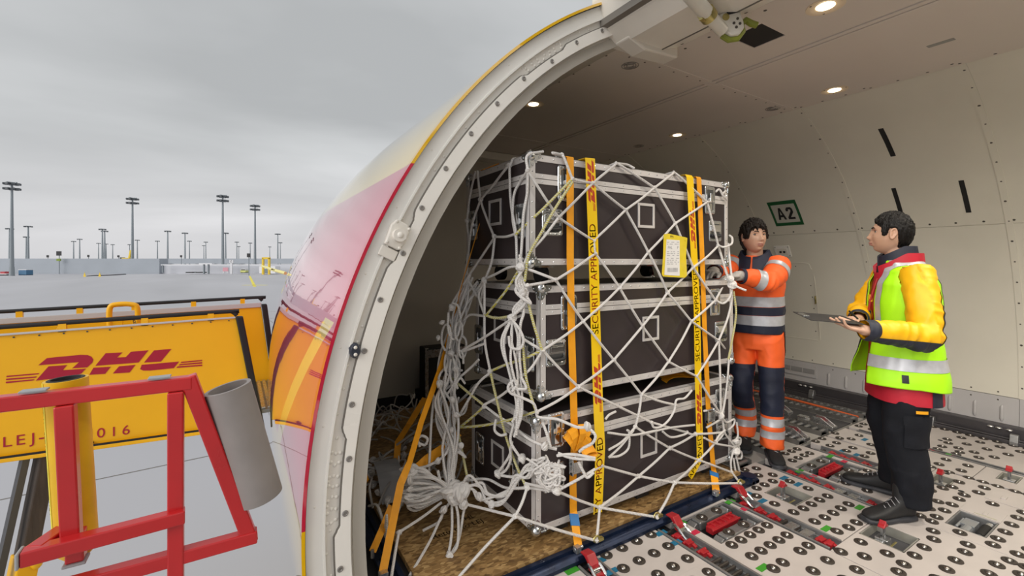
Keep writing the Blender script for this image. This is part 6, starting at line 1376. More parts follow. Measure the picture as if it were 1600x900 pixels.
def head_grid():
    dirs = []
    for j in range(NV + 1):
        a = -PI / 2 + PI * j / NV
        dirs.append([Vector((math.cos(a) * math.sin(2 * PI * i / NH), math.cos(a) * math.cos(2 * PI * i / NH), math.sin(a))) for i in range(NH)])
    return dirs
HD = head_grid(); HP_ = [[head_pt(d) for d in r] for r in HD]
def face_y(x, z):
    best = None
    for r in HP_:
        for p in r:
            if p.y > 0:
                e_ = (p.x - x) ** 2 + (p.z - z) ** 2
                if best is None or e_ < best[0]: best = (e_, p.y)
    return best[1]
FYC = {}
def fy(x, z):
    k = (round(x, 4), round(z, 4))
    if k not in FYC: FYC[k] = face_y(x, z)
    return FYC[k]
def sstep(a, b_, x): t_ = min(1, max(0, (x - a) / (b_ - a))); return t_ * t_ * (3 - 2 * t_)
SKIN = mat('skin_warm', (.56, .34, .235), .5, var=.06, vscale=18); SKIN.node_tree.nodes['Principled BSDF'].inputs['Subsurface Weight'].default_value = .08
SKIN.node_tree.nodes['Principled BSDF'].inputs['Subsurface Radius'].default_value = (.01, .004, .002)
HAIR = mat('hair_black', (.007, .006, .0055), .45, spec=.22, var=.3, vscale=60, bump=.5, bscale=140, stretch=(1, 1, .25)); HAIRB = mat('hair_dark_brown', (.012, .008, .006), .45, spec=.22, var=.3, vscale=60, bump=.5, bscale=140, stretch=(1, 1, .25))
EYEW = mat('eye_white', (.42, .38, .36), .3); IRIS = mat('iris_dark', (.015, .010, .008), .15); LIPM = mat('lip_rose', (.42, .19, .15), .45)
def add_head(b, M):
    rs = [[M @ p for p in r] for r in HP_]; b.rings(rs, True, False)
    for s in (-1, 1):
        ctr = Vector((s * .0735, -.008, -.004)); tilt = Matrix.Rotation(s * -.35, 3, 'Z') @ Matrix.Rotation(.18, 3, 'X')
        pts = [M @ (ctr + tilt @ Vector((s * .008, .0155 * math.cos(a) * (1 if math.sin(a) > 0 else .72), .030 * math.sin(a)))) for a in [2 * PI * k / 20 for k in range(20)]]
        b.tube(pts, .0052, 8, closed=True); b.sphere(M @ (ctr + Vector((s * .002, .002, 0))), .018, 10, 8, 0, (.35, .8, 1.4), (M.to_3x3() @ tilt))
        b.sphere(M @ (ctr + tilt @ Vector((s * .006, .002, -.024))), .0085, 8, 6)
def face_parts(parent, M, hairm, style, gaze=(0, 0)):
    # hair cap: follows the skull, proud of it inside the hairline
    rs = []
    for r in HD:
        ring = []
        for d in r:
            p = head_pt(d, 0); ph = abs(math.degrees(math.atan2(d.x, d.y)))
            if style == 'short': hl = .066 - .012 * sstep(0, 30, ph) if ph < 30 else (.054 - .02 * sstep(30, 58, ph) if ph < 58 else (.034 - .050 * sstep(58, 66, ph) if ph < 78 else (-.016 + .040 * sstep(78, 88, ph) if ph < 100 else .024 - .105 * sstep(100, 124, ph))))
            else: hl = (.046 + .012 * math.sin(ph * .3)) if ph < 40 else (.046 - .066 * sstep(40, 62, ph) if ph < 80 else (-.02 + .034 * sstep(80, 90, ph) if ph < 102 else .014 - .105 * sstep(102, 124, ph)))
            hl += .007 * noise.noise(Vector((ph * .22, d.z * 3, style == 'short')))
            m_ = sstep(hl - .006, hl + .008, p.z); th = (.0095 if style == 'short' else .015) * (1 + .35 * sstep(.0, .1, p.z)) ; th *= 1 + .35 * noise.noise(Vector((d.x * 7, d.y * 7, d.z * 4))) + .35 * noise.noise(Vector((d.x * 26, d.y * 26, d.z * 10)))
            q = p + d.normalized() * (th * m_ - .010 * (1 - m_)); ring.append(M @ q)
        rs.append(ring)
    MB().rings(rs, True, False).build('hair', hairm, parent, smooth=True)
    R3 = M.to_3x3()
    for s in (-1, 1):
        ex, ez = s * .0315, .0085; ey = fy(ex, ez)
        MB().sphere(M @ Vector((ex, ey - .0035, ez)), .0125, 16, 10, 0, (1.12, .55, .50), R3).build('eye', EYEW, parent, smooth=True)
        MB().sphere(M @ Vector((ex + gaze[0] * .006, ey + .0022, ez)), .0056, 12, 8, 0, (1, .45, .95), R3).build('iris', IRIS, parent, smooth=True)
        up = [M @ Vector((ex + .0145 * q, ey + .0035 - .003 * abs(q) ** 2, ez + .0052 * (1 - q * q) + .001)) for q in (-1, -.6, -.2, .2, .6, 1)]
        MB().tube(up, .0017, 6).build('eyelid', IRIS, parent, smooth=True)
        br = [M @ Vector((s * x, fy(s * x, z) + .0015, z)) for x, z in ((.013, .027), (.022, .0315), (.033, .033), (.044, .029))]
        MB().tube(catmull(br, 4), [.0022] + [.0034] * 9 + [.0026, .0018, .001], 8).build('eyebrow', hairm, parent, smooth=True)
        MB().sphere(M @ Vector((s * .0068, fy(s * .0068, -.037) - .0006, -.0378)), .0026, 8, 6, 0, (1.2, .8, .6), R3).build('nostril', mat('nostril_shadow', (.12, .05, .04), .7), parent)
    for nm, zz, hh in (('upper_lip', -.0580, .0036), ('lower_lip', -.0672, .0042)):
        pts = [M @ Vector((x, fy(x, zz) + .0004, zz + (.0012 if nm == 'upper_lip' else 0) * (1 - abs(x) / .02))) for x in (-.021, -.014, -.007, 0, .007, .014, .021)]
        MB().tube(catmull(pts, 3), [.0008] + [hh * .8] * 3 + [hh] * 11 + [hh * .8] * 3 + [.0008], 8).build('lip', LIPM, parent, smooth=True)
# ---------------------------------------------------------------- hands
def add_hand(b, wrist, dirv, nrm, side, curl=(.5, .5, .55, .6), thumb=.5, scale=1., fat=1., spread=.06):
    """dirv: towards the knuckles, nrm: back of the hand, side: +1 thumb on the +across side"""
    dirv = Vector(dirv).normalized(); nrm = Vector(nrm); nrm = (nrm - dirv * nrm.dot(dirv)).normalized(); ac = dirv.cross(nrm) * side; S = scale
    limb(b, [wrist - dirv * .03 * S, wrist + dirv * .02 * S, wrist + dirv * .055 * S, wrist + dirv * .088 * S], [(.029 * S, .021 * S), (.034 * S, .019 * S), (.041 * S * fat, .0165 * S * fat), (.041 * S * fat, .013 * S * fat)], 16, 4, ac)
    L_ = (.078, .086, .080, .062); R_ = (.0092, .0096, .0092, .0082)
    for i in range(4):
        off = (.030 - .0205 * i) * S; p = wrist + dirv * (.085 - .005 * abs(i - 1)) * S + ac * off; a = 0; pts = [p - dirv * .02 * S, p]; fd = (dirv + ac * (spread * (1.2 - i * .8))).normalized()
        for j, fr in enumerate((.46, .30, .24)):
            a += curl[i] * (.8, 1.1, .8)[j]; v = fd * math.cos(a) - nrm * math.sin(a); pts.append(pts[-1] + v * L_[i] * fr * S)
        limb(b, pts, [R_[i] * S * fat * q for q in (1.1, 1.08, 1.0, .92, .80)], 10, 4, ac)
    p = wrist + dirv * .022 * S + ac * .026 * S - nrm * .006 * S; v1 = (dirv * .62 + ac * .75 - nrm * .25).normalized(); v2 = (dirv * (.9) + ac * (.35 - thumb * .4) - nrm * (.15 + thumb * .3)).normalized()
    limb(b, [p - v1 * .012 * S, p + v1 * .036 * S, p + v1 * .036 * S + v2 * .032 * S, p + v1 * .036 * S + v2 * .058 * S], [.0145 * S * fat, .0125 * S * fat, .0112 * S * fat, .0092 * S * fat], 12, 4, nrm)
def boot(parent, ank, fdir, mat_, sole_m, lace_m, L=.285, H=.13, suede=False):
    """ank: point on the floor under the ankle"""
    f_ = Vector((fdir[0], fdir[1], 0)).normalized(); r_ = Vector((f_.y, -f_.x, 0)); o = Vector((ank[0], ank[1], 0))
    def ring(s, w, h0, h1, n=20, pw=2.6):
        c = o + f_ * s; out = []
        for q in range(n):
            a = 2 * PI * q / n; cc, ss = math.cos(a), math.sin(a); out.append(c + r_ * (w * math.copysign(abs(cc) ** (2 / pw), cc)) + Vector((0, 0, (h0 + h1) / 2 + (h1 - h0) / 2 * math.copysign(abs(ss) ** (2 / pw), ss))))
        return out
    hl = -.075; b = MB(); prof = [(0, .022, .03, .07), (.03, .036, .02, .115), (.10, .040, .018, H + .012), (.24, .041, .018, H + .01), (.36, .042, .018, H - .012), (.48, .043, .018, H - .036), (.62, .047, .018, .082), (.76, .050, .018, .070), (.88, .047, .018, .062), (.96, .036, .02, .052), (1.0, .018, .025, .042)]
    b.rings([ring(hl + L * s, w, h0, h1) for s, w, h0, h1 in prof], True, True)
    limb(b, [o + Vector((0, 0, .07)) - f_ * .012, o + Vector((0, 0, .12)) - f_ * .012, o + Vector((0, 0, .185)) - f_ * .016], [(.044, .056), (.043, .052), (.045, .053)], 18, 4, r_)
    me = vox(b, .0065, 2, 'boot'); me.materials.append(mat_); up = obj('boot_upper', me, parent)
    b = MB(); b.rings([ring(hl - .006 + (L + .014) * s, w + .004, z0, z1, 20, 3.5) for s, w, z0, z1 in ((0, .018, .002, .03), (.03, .036, .0, .034), (.25, .043, .0, .034), (.42, .042, .006, .030), (.55, .046, .0, .028), (.75, .053, .0, .028), (.88, .050, .0, .028), (.96, .038, .002, .030), (1, .018, .006, .034))], True, True); b.build('boot_sole', sole_m, parent, smooth=True)
    for k in range(4):
        s = .36 + k * .075; z = H - .006 - k * .016; c = o + f_ * (hl + L * s); b = MB(); b.tube(catmull([c - r_ * .030 + Vector((0, 0, z - .022)), c - r_ * .012 + f_ * .008 + Vector((0, 0, z + .002)), c + r_ * .012 - f_ * .004 + Vector((0, 0, z + .002)), c + r_ * .030 + f_ * .006 + Vector((0, 0, z - .022))], 4), .0022, 6); b.build('lace', lace_m, up, smooth=True)
SILV = mat('reflective_silver', (.50, .51, .54), .38, .25, var=.08, vscale=30); BOOTM = mat('boot_black', (.013, .013, .014), .6, var=.2, vscale=30, bump=.1, bscale=200); SOLE = mat('boot_sole', (.035, .036, .042), .6); LACE = mat('lace_grey', (.30, .30, .31), .7); SUED = mat('boot_suede', (.010, .010, .011), .85)
def person(loc, rz, label):
    t = empty('person', loc, rz, label, 'person'); M = Matrix.Translation(loc) @ Matrix.Rotation(rz, 4, 'Z'); return t, M.inverted()
def headM(p, yaw, pitch=0., roll=0., s=1.): return Matrix.Translation(p) @ Matrix.Rotation(yaw, 4, 'Z') @ Matrix.Rotation(pitch, 4, 'X') @ Matrix.Rotation(roll, 4, 'Y') @ Matrix.Scale(s, 4)
# ================================================================== man in the lime vest
RZ = R(36); pv, IV = person((3.495, 1.095, 0), RZ, 'standing man in lime vest and black trousers holding a clipboard')
def lv(*w): return IV @ Wp(*w)
fl = IV @ Vector((3.355, 1.02, 0)); fr = IV @ Vector((3.62, 1.175, 0))
hipL, hipR = Vector((-.095, .0, .93)), Vector((.095, .0, .93)); knL = Vector((fl.x * .9, .05, .50)); knR = Vector((fr.x * .9, .05, .50))
sh = 1.445; shL, shR = Vector((-.185, -.01, sh)), Vector((.185, .0, sh)); elL, wrL = lv(1446, 524, 2.475), lv(1350, 516, 2.44); elR, wrR = lv(1347, 487, 2.98), lv(1341, 499, 2.76)
haL = lv(1306, 506, 2.47); HM = headM(Vector((0.0, .058, 1.678)), R(18) - RZ, R(3), 0, 1.06)
b = MB()
ev = stack(b, [(.86, .15, .11, 0, 0), (.95, .155, .115, 0, 0), (1.1, .145, .11, 0, 0), (1.3, .165, .115, 0, 0), (1.42, .15, .10, 0, 0), (1.48, .075, .07, 0, .01), (1.53, .058, .06, 0, .02)], 32)
limb(b, [Vector((0, .0, 1.42)), Vector((0, .022, 1.52)), Vector((0, .035, 1.63))], [(.075, .07), (.058, .060), (.055, .06)], 18)
for hp_, kn_, f_ in ((hipL, knL, fl), (hipR, knR, fr)): limb(b, [hp_, hp_.lerp(kn_, .5), kn_, Vector((f_.x, f_.y - .005, .27)), Vector((f_.x, f_.y, .08))], [.078, .066, .052, .046, .036])
for s_, e_, w_ in ((shL, elL, wrL), (shR, elR, wrR)): limb(b, [s_, e_, w_], [.048, .038, .029], 14)
add_head(b, HM)
add_hand(b, wrL, haL - wrL, Vector((.15, 0, -1)), -1, (.10, .16, .26, .4), .1)
hR = lv(1326, 497, 2.68); add_hand(b, wrR, hR - wrR, Vector((.2, -.2, .9)), -1, (.7, .8, .9, .9), .8, .95)
me = vox(b, .0042, 1, 'body'); me.materials.append(SKIN); obj('body', me, pv)
face_parts(pv, HM, HAIR, 'short', (0, 0))
# trousers
TRO = mat('trousers_black', (.0075, .0085, .0125), .8, spec=.25, var=.25, vscale=9, bump=.1, bscale=300)
b = MB(); stack(b, [(.80, .165, .125, 0, 0), (.88, .175, .135, 0, 0), (1.0, .17, .13, 0, 0)], 36)
for hp_, kn_, f_ in ((hipL, knL, fl), (hipR, knR, fr)): limb(b, [hp_ + Vector((0, 0, .03)), hp_.lerp(kn_, .5) + Vector((0, -.005, 0)), kn_ + Vector((0, -.01, 0)), Vector((f_.x, f_.y - .005, .26)), Vector((f_.x, f_.y - .01, .09))], [(.105, .118), (.100, .108), (.090, .097), (.086, .092), (.080, .084)], 24, 8, (1, 0, 0), False)
me = vox(b, .008, 3); wrinkle(me, lambda c, n_: folds(.010 if c.z < .62 else .006, (7, 7, 6.5), 3.)(c, n_) * (1.3 if c.z < .3 or .45 < c.z < .6 else .8)); cut(me, [((0, 0, .088), (0, 0, 1))], lambda c: c.z > .088); me.materials.append(TRO); tr = obj('trousers', me, pv)
patch(me, 'cargo_pocket', TRO, pv, [((0, 0, .62), (0, 0, 1)), ((0, 0, .44), (0, 0, 1)), ((0, .07, 0), (0, 1, 0)), ((0, -.09, 0), (0, 1, 0))], lambda c, n_: .44 < c.z < .62 and -.09 < c.y < .07 and n_.x < -.3 and c.x < -.08, .012)
patch(tr.data, 'trouser_tag', mat('tag_orange', (.80, .36, .01), .5), pv, [((0, 0, .655), (0, 0, 1)), ((0, 0, .638), (0, 0, 1)), ((0, .02, 0), (0, 1, 0)), ((0, -.035, 0), (0, 1, 0))], lambda c, n_: .638 < c.z < .655 and -.035 < c.y < .02 and n_.x < -.3 and c.x < -.08, .014)
boot(pv, fl + IV.to_3x3() @ Vector((-.05, .025, 0)), IV.to_3x3() @ Vector((-.88, .42, 0)), BOOTM, SOLE, LACE, .305, .135); boot(pv, fr + IV.to_3x3() @ Vector((-.01, .045, 0)), IV.to_3x3() @ Vector((-.20, .98, 0)), BOOTM, SOLE, LACE, .305, .135)
# jacket: red body, yellow sleeves, navy cuffs
JR = mat('jacket_red', (.47, .012, .03), .55, var=.1, vscale=12); JY = mat('jacket_yellow', (.90, .48, .004), .5, var=.05, vscale=10); NV_ = mat('jacket_navy', (.014, .017, .032), .6)
TS = [(.665, .225, .172, 0, 0), (.80, .222, .168, 0, 0), (.95, .205, .152, 0, 0), (1.10, .195, .142, 0, 0), (1.25, .205, .145, 0, 0), (1.36, .20, .135, 0, 0), (1.44, .165, .108, 0, 0), (1.485, .105, .085, 0, .005), (1.515, .082, .080, 0, .012)]
b = MB(); evT = stack(b, TS, 44); me = vox(b, .009, 2); wrinkle(me, folds(.006, (6, 6, 5), 9.)); cut(me, [((0, 0, .675), (0, 0, 1)), ((0, .01, 1.50), (0, -.35, 1))], lambda c: c.z > .675 and (c.z - 1.50) - .35 * (c.y - .01) < 0); me.materials.append(JR); obj('jacket', me, pv)
patch(me, 'jacket_side_panel', NV_, pv, [((0, -.06, 0), (0, 1, 0)), ((0, -.12, 0), (0, 1, 0))], lambda c, n_: c.z < .85 and -.12 < c.y < -.06 and c.x < 0, .003)
def sleeve(s_, e_, w_, nm, rad, seed, fold=.012):
    b = MB(); limb(b, [s_ + Vector((.03 * (1 if s_.x < 0 else -1), 0, .01)), s_.lerp(e_, .45), e_, e_.lerp(w_, .5), w_], rad, 24, 8, (0, 1, .2), False); m_ = vox(b, .0075, 2); ax1 = (e_ - s_).normalized(); ax2 = (w_ - e_).normalized()
    def fn(c, n_):
        k = math.exp(-((c - e_).length / .11) ** 2); q = c - e_; u = q.dot(ax2 if q.dot(ax2) > 0 else ax1)
        return fold * (.45 + .8 * k) * ((1 - 2.2 * abs(noise.noise(Vector((u * 17 + seed, q.x * 7, q.z * 7))))) * .7 + .4 * noise.noise(c * 21 + Vector((seed, 0, 0))))
    wrinkle(m_, fn); return m_, ax1, ax2
mL, a1, a2 = sleeve(shL, elL, wrL, 'L', [(.080, .084), (.075, .082), (.068, .074), (.060, .064), (.046, .048)], 2., .022)
cut(mL, [(wrL - a2 * .002, a2)], lambda c: (c - wrL).dot(a2) < -.002); mL.materials.append(JY); obj('sleeve', mL, pv)
patch(mL, 'cuff', NV_, pv, [(wrL - a2 * .055, a2)], lambda c, n_: (c - wrL).dot(a2) > -.055 and (c - elL).dot(a2) > 0, .003)
ud = (Vector((0, 0, -1)) + a2 * a2.z).normalized()
ub = (-a2 + a1 * a2.dot(a1)).normalized()
patch(mL, 'sleeve_underside', NV_, pv, [(elL + ud * .030, ud), (elL - a2 * .01, a2), (wrL - a2 * .053, a2)], lambda c, n_: (c - elL).dot(ud) > .030 + .0 * 0 and -.01 < (c - elL).dot(a2) and (c - wrL).dot(a2) < -.053 and (c - elL - a2 * (c - elL).dot(a2)).length < .12, .003)
patch(mL, 'sleeve_underside', NV_, pv, [(elL + ub * .040, ub), (shL + a1 * .12, a1), (elL - a2 * .01, a2)], lambda c, n_: (c - elL).dot(ub) > .040 and (c - shL).dot(a1) > .12 and (c - elL).dot(a2) < -.01, .003)
mR, b1_, b2v = sleeve(shR, elR, wrR, 'R', [(.080, .084), (.075, .080), (.066, .070), (.058, .06), (.046, .048)], 6., .018)
cut(mR, [(wrR, b2v)], lambda c: (c - wrR).dot(b2v) < 0); mR.materials.append(JY); obj('sleeve', mR, pv); patch(mR, 'cuff', NV_, pv, [(wrR - b2v * .05, b2v)], lambda c, n_: (c - wrR).dot(b2v) > -.05 and (c - elR).dot(b2v) > 0, .003)
# lime vest, open in front
LIMEV = mat('vest_lime', (.42, .90, .005), .55, var=.04, vscale=10, emis=None); VB = mat('vest_tag_black', (.01, .01, .012), .5)
NZ, NA = 96, 150; zs_v = [.765 + (1.512 - .765) * i / NZ for i in range(NZ + 1)]; rows = []
for z in zs_v:
    _, rx, ry, ox, oy = evT(min(z, 1.515)); low = sstep(1.15, .78, z); row = []
    for k in range(NA + 1):
        g0 = 10 + 16 * low + 16 * sstep(1.30, 1.5, z); ph = R(g0 + (360 - 2 * g0) * k / NA); edge_ = max(0, 1 - min(k, NA - k) / 26.)      # ph from the front, clockwise seen from above
        c, s = math.sin(ph), math.cos(ph); off = .019 + .014 * low + .045 * low * edge_ ** 1.5
        x = ox + (rx + off) * math.copysign(abs(c) ** .83, c); y = oy + (ry + off) * math.copysign(abs(s) ** .83, s); tip = .0
        q = .007 * (noise.noise(Vector((ph * 2.2, z * 4, 2))) + .6 * noise.noise(Vector((ph * 5, z * 9, 5)))); zz = z - .03 * low * max(0, -s) * 0 + .045 * low * max(0, math.cos(ph)) * 0
        row.append(Vector((x * (1 + q * 2), y * (1 + q * 3), zz + .035 * sstep(.84, .765, z) * (0.3 - .7 * max(0, -s)))))
    rows.append(row)
b = MB(); b.rings(rows, False, False); vm = b.mesh('vest', LIMEV, fix=False)
bm = bmesh.new(); bm.from_mesh(vm)
def arm_hole(c):
    for s_, e_ in ((shL, elL), (shR, elR)):
        ax = (e_ - s_).normalized(); q = c - s_
        if (c.x < 0) == (s_.x < 0) and abs(c.x) > .135:
            if ((c.y - s_.y) / .088) ** 2 + ((c.z - (sh - .045)) / .098) ** 2 < 1: return True
    return False
bmesh.ops.delete(bm, geom=[f_ for f_ in bm.faces if arm_hole(f_.calc_center_median())], context='FACES')
bmesh.ops.recalc_face_normals(bm, faces=bm.faces)
cen = sum((f_.normal.dot((f_.calc_center_median() - Vector((0, 0, f_.calc_center_median().z))).normalized()) for f_ in bm.faces)) 
if cen < 0: bmesh.ops.reverse_faces(bm, faces=bm.faces)
for f_ in bm.faces: f_.smooth = True
bm.to_mesh(vm); bm.free()
for lo, hi in ((.875, .945), (1.065, 1.13)): patch(vm, 'reflective_band', SILV, pv, [((0, 0, lo), (0, .0, 1)), ((0, 0, hi), (0, .0, 1))], lambda c, n_: lo < c.z < hi, .0035)
for sx_ in (-1, 1):
    x0, x1 = sorted((sx_ * .075, sx_ * .125)); patch(vm, 'reflective_band', SILV, pv, [((x0, 0, 0), (1, 0, 0)), ((x1, 0, 0), (1, 0, 0)), ((0, 0, 1.13), (0, 0, 1))], lambda c, n_: x0 < c.x < x1 and c.z > 1.13, .0035)
patch(vm, 'vest_label', VB, pv, [((0, 0, .855), (0, 0, 1)), ((0, 0, .81), (0, 0, 1)), ((0, .085, 0), (0, 1, 0)), ((0, .055, 0), (0, 1, 0))], lambda c, n_: .81 < c.z < .855 and .055 < c.y < .085 and c.x < -.05, .004)
ov = obj('vest', vm, pv); md = ov.modifiers.new('thick', 'SOLIDIFY'); md.thickness = .004; md.offset = -1
# zip edge on the far flap
zp = [r[3] + Vector((0, .004, 0)) for r in rows[:34]]; MB().tube(zp, .006, 6).build('zip_edge', VB, pv, smooth=True)
# collar: navy fleece inside, red outside with flap
def collar(name, m, z0, z1, r0, r1, gap, yo, zf, th=.008, y_tilt=.0):
    rs = []
    for k in range(41):
        ph = R(gap + (360 - 2 * gap) * k / 40); f_ = max(0, math.cos(ph)); ring = []
        for z, r in ((z0, r0), ((z0 + z1) / 2, (r0 + r1) / 2 + .004), (z1, r1), (z1 - .002, r1 - th), ((z0 + z1) / 2, (r0 + r1) / 2 - th), (z0, r0 - th)):
            ring.append(Vector((r * 1.0 * math.sin(ph), yo + r * 1.02 * math.cos(ph) + (.012 if z == z1 else 0) * f_, z - zf * f_)))
        rs.append(ring)
    return MB().rings(rs, True, True).build(name, m, pv, smooth=True)
collar('inner_collar', NV_, 1.455, 1.598, .100, .088, 8, .022, .062)
collar('outer_collar', JR, 1.445, 1.555, .116, .114, 22, .018, .085)
b = MB(); rs = []
for k in range(13):
    ph = R(-62 + 124 * k / 12); rs.append([Vector((r * math.sin(ph), .016 + r * math.cos(ph), z - .07 * math.cos(ph))) for r, z in ((.128, 1.405), (.122, 1.505), (.116, 1.505), (.122, 1.405))])
b.rings(rs, True, True); b.build('collar_flap', JR, pv, smooth=True)
MB().tube(catmull([Vector((-.055, .142, 1.40)), Vector((-.035, .168, 1.28)), Vector((-.02, .175, 1.20))], 6), .007, 8).build('lanyard', mat('lanyard_red', (.40, .02, .02), .6), pv, smooth=True)
MB().b2(-.034, -.012, .166, .182, 1.135, 1.20).build('badge_clip', VB, pv, bevel=.003)
b = MB(); b.b2(-.038, -.008, .160, .176, 1.255, 1.30); b.build('yellow_zip_panel', JY, pv, bevel=.004)
# clipboard and pen
cl0 = Wp(1306, 503, 2.47) ; cb_o = empty('clipboard', cl0, 0, 'dark clipboard resting on the left palm of the man in the lime vest', 'clipboard')
f2 = (Wp(1272, 503, 2.50) - Wp(1330, 508, 2.47)).normalized(); s2 = Vector((.60, .75, .10)); s2 = (s2 - f2 * s2.dot(f2)).normalized(); n2_ = f2.cross(s2); n2_ = n2_ if n2_.z > 0 else -n2_
rot = Matrix((f2, s2, n2_)).transposed()
MB().box(rot @ Vector((0.01, .07, .005)), (.27, .22, .004), rot).build('board', mat('clip_board_black', (.025, .024, .024), .45), cb_o, bevel=.001)
MB().box(rot @ Vector((.135, .07, .012)), (.03, .08, .01), rot).build('clip', ZINC, cb_o, bevel=.002)
pn = empty('pen', Wp(1333, 495, 2.66), 0, 'black pen in the right hand of the man in the lime vest', 'pen')
MB().cyl(Wp(1327, 486, 2.64) - pn.location, Wp(1340, 498, 2.66) - pn.location, .005, 10).build('pen_body', VB, pn, smooth=True); MB().cyl(Wp(1340, 498, 2.66) - pn.location, Wp(1341.5, 499.5, 2.662) - pn.location, .005, 10, 0, .001).build('pen_tip', ZINC, pn)
# ================================================================== worker in orange
RZ2 = R(108); pw, IW = person((3.54, 2.03, 0), RZ2, 'worker in orange high-visibility suit reaching into the net beside the cases')
def lw(*w): return IW @ Wp(*w)
fl = IW @ Vector((3.515, 1.895, 0)); fr = IW @ Vector((3.58, 2.15, 0)); dL = IW.to_3x3() @ Vector((-.75, -.66, 0)); dR = IW.to_3x3() @ Vector((-.85, -.5, 0))
hipL, hipR = Vector((-.092, .0, .94)), Vector((.092, .0, .94)); knL = Vector((fl.x * .95, .045, .50)); knR = Vector((fr.x * .95, .05, .50))
shL, shR = Vector((-.185, .045, 1.475)), Vector((.18, .06, 1.475)); elL, wrL = lw(1201, 439, 3.27), lw(1157, 431, 3.23); elR, wrR = lw(1132, 424, 3.52), lw(1116, 424, 3.30)
HM = headM(Vector((0.0, .10, 1.700)), R(152) - RZ2, R(2), 0, 1.06)
b = MB(); stack(b, [(.86, .15, .11, 0, 0), (.95, .15, .115, 0, 0), (1.1, .14, .105, 0, .01), (1.3, .16, .11, 0, .03), (1.45, .14, .095, 0, .045), (1.51, .07, .065, 0, .05), (1.56, .056, .058, 0, .055)], 32)
limb(b, [Vector((0, .045, 1.45)), Vector((0, .062, 1.55)), Vector((0, .078, 1.66))], [(.075, .07), (.058, .060), (.056, .06)], 18)
for hp_, kn_, f_ in ((hipL, knL, fl), (hipR, knR, fr)): limb(b, [hp_, hp_.lerp(kn_, .5), kn_, Vector((f_.x, f_.y - .005, .27)), Vector((f_.x, f_.y, .08))], [.076, .064, .050, .044, .036])
for s_, e_, w_ in ((shL, elL, wrL), (shR, elR, wrR)): limb(b, [s_, e_, w_], [.046, .037, .028], 14)
add_head(b, HM); haL = lw(1112, 433, 3.16); haR = lw(1098, 428, 3.16)
hn = dict(curl=(.25, .3, .35, .4), thumb=.4)
add_hand(b, wrL, haL - wrL, Vector((0, 0, 1)), 1, scale=.97, fat=.9, **hn); add_hand(b, wrR, haR - wrR, Vector((0, 0, 1)), -1, scale=.97, fat=.9, **hn)
me = vox(b, .0042, 1, 'body'); me.materials.append(SKIN); obj('body', me, pw); face_parts(pw, HM, HAIRB, 'fringe', (.35, 0))
GLV = mat('glove_grey', (.46, .43, .40), .8, var=.2, vscale=40, bump=.3, bscale=250)
for w_, h_, s in ((wrL, haL, 1), (wrR, haR, -1)):
    b = MB(); add_hand(b, w_, h_ - w_, Vector((0, 0, 1)), s, scale=1.0, fat=1.22, **hn); limb(b, [w_ - (h_ - w_).normalized() * .05, w_ + (h_ - w_).normalized() * .03], [.038, .036], 16); m_ = vox(b, .004, 1, 'glove'); m_.materials.append(GLV); obj('glove', m_, pw)
OR = mat('workwear_orange', (.95, .135, .022), .6, var=.06, vscale=9, bump=.08, bscale=300); NW = mat('workwear_navy', (.010, .014, .034), .65, var=.15, vscale=12)
b = MB(); stack(b, [(.82, .155, .12, 0, 0), (.90, .165, .128, 0, 0), (1.02, .16, .125, 0, 0)], 36)
for hp_, kn_, f_ in ((hipL, knL, fl), (hipR, knR, fr)): limb(b, [hp_ + Vector((0, 0, .03)), hp_.lerp(kn_, .5), kn_, Vector((f_.x, f_.y - .005, .27)), Vector((f_.x, f_.y + .0, .085))], [(.098, .11), (.090, .098), (.080, .086), (.076, .080), (.080, .084)], 24, 8, (1, 0, 0), False)
me = vox(b, .0075, 2); wrinkle(me, lambda c, n_: folds(.008, (8, 8, 8), 13.)(c, n_) * (1.4 if c.z < .25 else .8)); cut(me, [((0, 0, .082), (0, 0, 1))], lambda c: c.z > .082); me.materials.append(OR); obj('trousers', me, pw)
for (kx, side_) in ((fl.x, -1), (fr.x, 1)):
    lim = (lambda c: c.x < 0) if side_ < 0 else (lambda c: c.x > 0); xa, xb = kx * .97 - .078, kx * .97 + .078
    patch(me, 'knee_patch', NW, pw, [((0, 0, .70), (0, 0, 1)), ((0, 0, .335), (0, 0, 1))], lambda c, n_: lim(c) and .335 < c.z < .70 and n_.y > .12, .003)
    for lo, hi in ((.255, .315), (.165, .222)): patch(me, 'reflective_band', SILV, pw, [((0, 0, lo), (0, 0, 1)), ((0, 0, hi), (0, 0, 1))], lambda c, n_: lim(c) and lo < c.z < hi, .003)
patch(me, 'pocket_panel', NW, pw, [((0, 0, .98), (0, 0, 1)), ((0, 0, .74), (0, 0, 1)), ((0, .03, 0), (0, 1, 0)), ((0, -.1, 0), (0, 1, 0))], lambda c, n_: .74 < c.z < .98 and c.x < -.10 and -.1 < c.y < .03 - (.98 - c.z) * .3, .006)
boot(pw, fl, dL, SUED, SOLE, LACE, .295, .135); boot(pw, fr, dR, SUED, SOLE, LACE, .295, .135)
TS = [(.945, .185, .145, 0, .0), (1.02, .19, .148, 0, .0), (1.15, .192, .145, 0, .01), (1.30, .20, .148, 0, .03), (1.42, .195, .135, 0, .045), (1.485, .16, .108, 0, .05), (1.525, .10, .082, 0, .055), (1.55, .082, .080, 0, .06)]
b = MB(); stack(b, TS, 44); me = vox(b, .0085, 2); wrinkle(me, folds(.008, (7, 7, 6), 31.)); cut(me, [((0, 0, .95), (0, 0, 1)), ((0, .05, 1.53), (0, -.3, 1))], lambda c: c.z > .95 and (c.z - 1.53) - .3 * (c.y - .05) < 0); me.materials.append(OR); obj('jacket', me, pw)
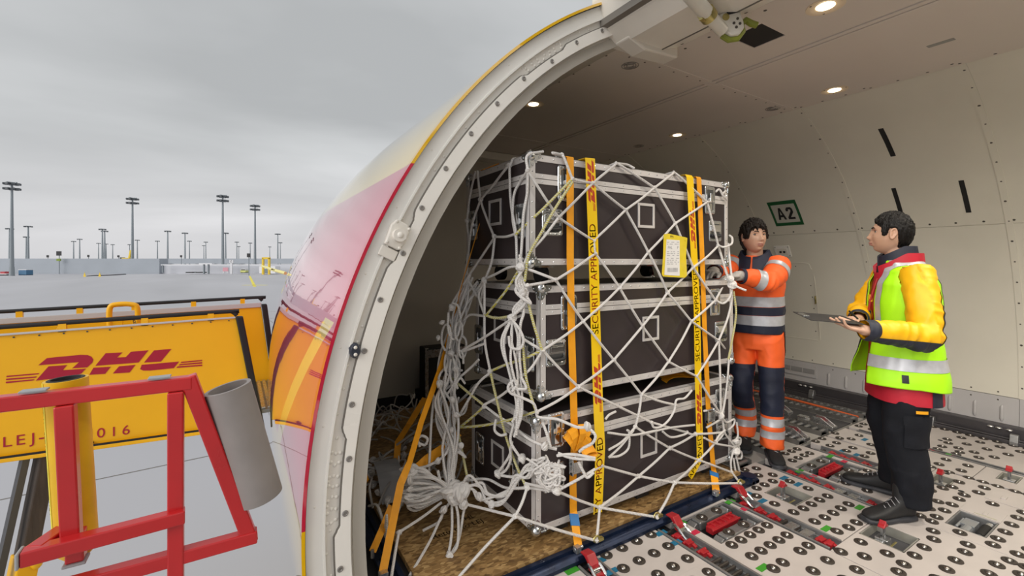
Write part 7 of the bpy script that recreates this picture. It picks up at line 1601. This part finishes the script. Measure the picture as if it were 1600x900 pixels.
for lo, hi, m_, nm in ((.945, 1.022, NW, 'navy_hem'), (1.10, 1.165, NW, 'navy_hem'), (1.022, 1.098, SILV, 'reflective_band'), (1.168, 1.245, SILV, 'reflective_band')):
    patch(me, nm, m_, pw, [((0, 0, lo), (0, .06, 1)), ((0, 0, hi), (0, .06, 1))], lambda c, n_: lo < c.z + c.y * .06 < hi, .003)
for s_, e_, w_, sd in ((shL, elL, wrL, 4.), (shR, elR, wrR, 8.)):
    m_, a1, a2 = sleeve(s_, e_, w_, '', [(.082, .088), (.078, .086), (.070, .076), (.062, .066), (.050, .052)], sd, .012); cut(m_, [(w_, a2)], lambda c: (c - w_).dot(a2) < 0); m_.materials.append(OR); obj('sleeve', m_, pw)
    mid = s_.lerp(e_, .42); patch(m_, 'reflective_band', SILV, pw, [(mid - a1 * .028, a1), (mid + a1 * .028, a1)], lambda c, n_: abs((c - mid).dot(a1)) < .028 and (c - e_).dot(a1) < 0, .003)
    mid2 = e_.lerp(w_, .40); patch(m_, 'reflective_band', SILV, pw, [(mid2 - a2 * .028, a2), (mid2 + a2 * .028, a2)], lambda c, n_: abs((c - mid2).dot(a2)) < .028 and (c - mid2).length < .13, .003)
    patch(m_, 'cuff', NW, pw, [(w_ - a2 * .018, a2)], lambda c, n_: (c - w_).dot(a2) > -.018 and (c - e_).dot(a2) > 0, .003)
pv_save = pv; pv = pw
def collar2(z0, z1, r0, r1, gap, yo, zf, m, name):
    collar(name, m, z0, z1, r0, r1, gap, yo, zf, .007)
collar2(1.495, 1.60, .102, .092, 5, .066, .060, NW, 'collar')
b = MB(); rs = []
for sgn in (-1, 1):
    rs = []
    for k in range(9):
        ph = R(sgn * (4 + 95 * k / 8)); rs.append([Vector((r * math.sin(ph), .062 + r * math.cos(ph), z - .055 * max(0, math.cos(ph)))) for r, z in ((.146, 1.492 - .04 * (1 - k / 8)), (.102, 1.598), (.095, 1.598), (.138, 1.487 - .04 * (1 - k / 8)))])
    MB().rings(rs, True, True).build('collar_flap', NW, pw, smooth=True)
q = MB().box(Vector((-.085, .182, 1.40)), (.055, .006, .03), Matrix.Rotation(-.25, 3, 'Y')); q.build('chest_logo', mat('chest_logo_brown', (.10, .02, .012), .6), pw)
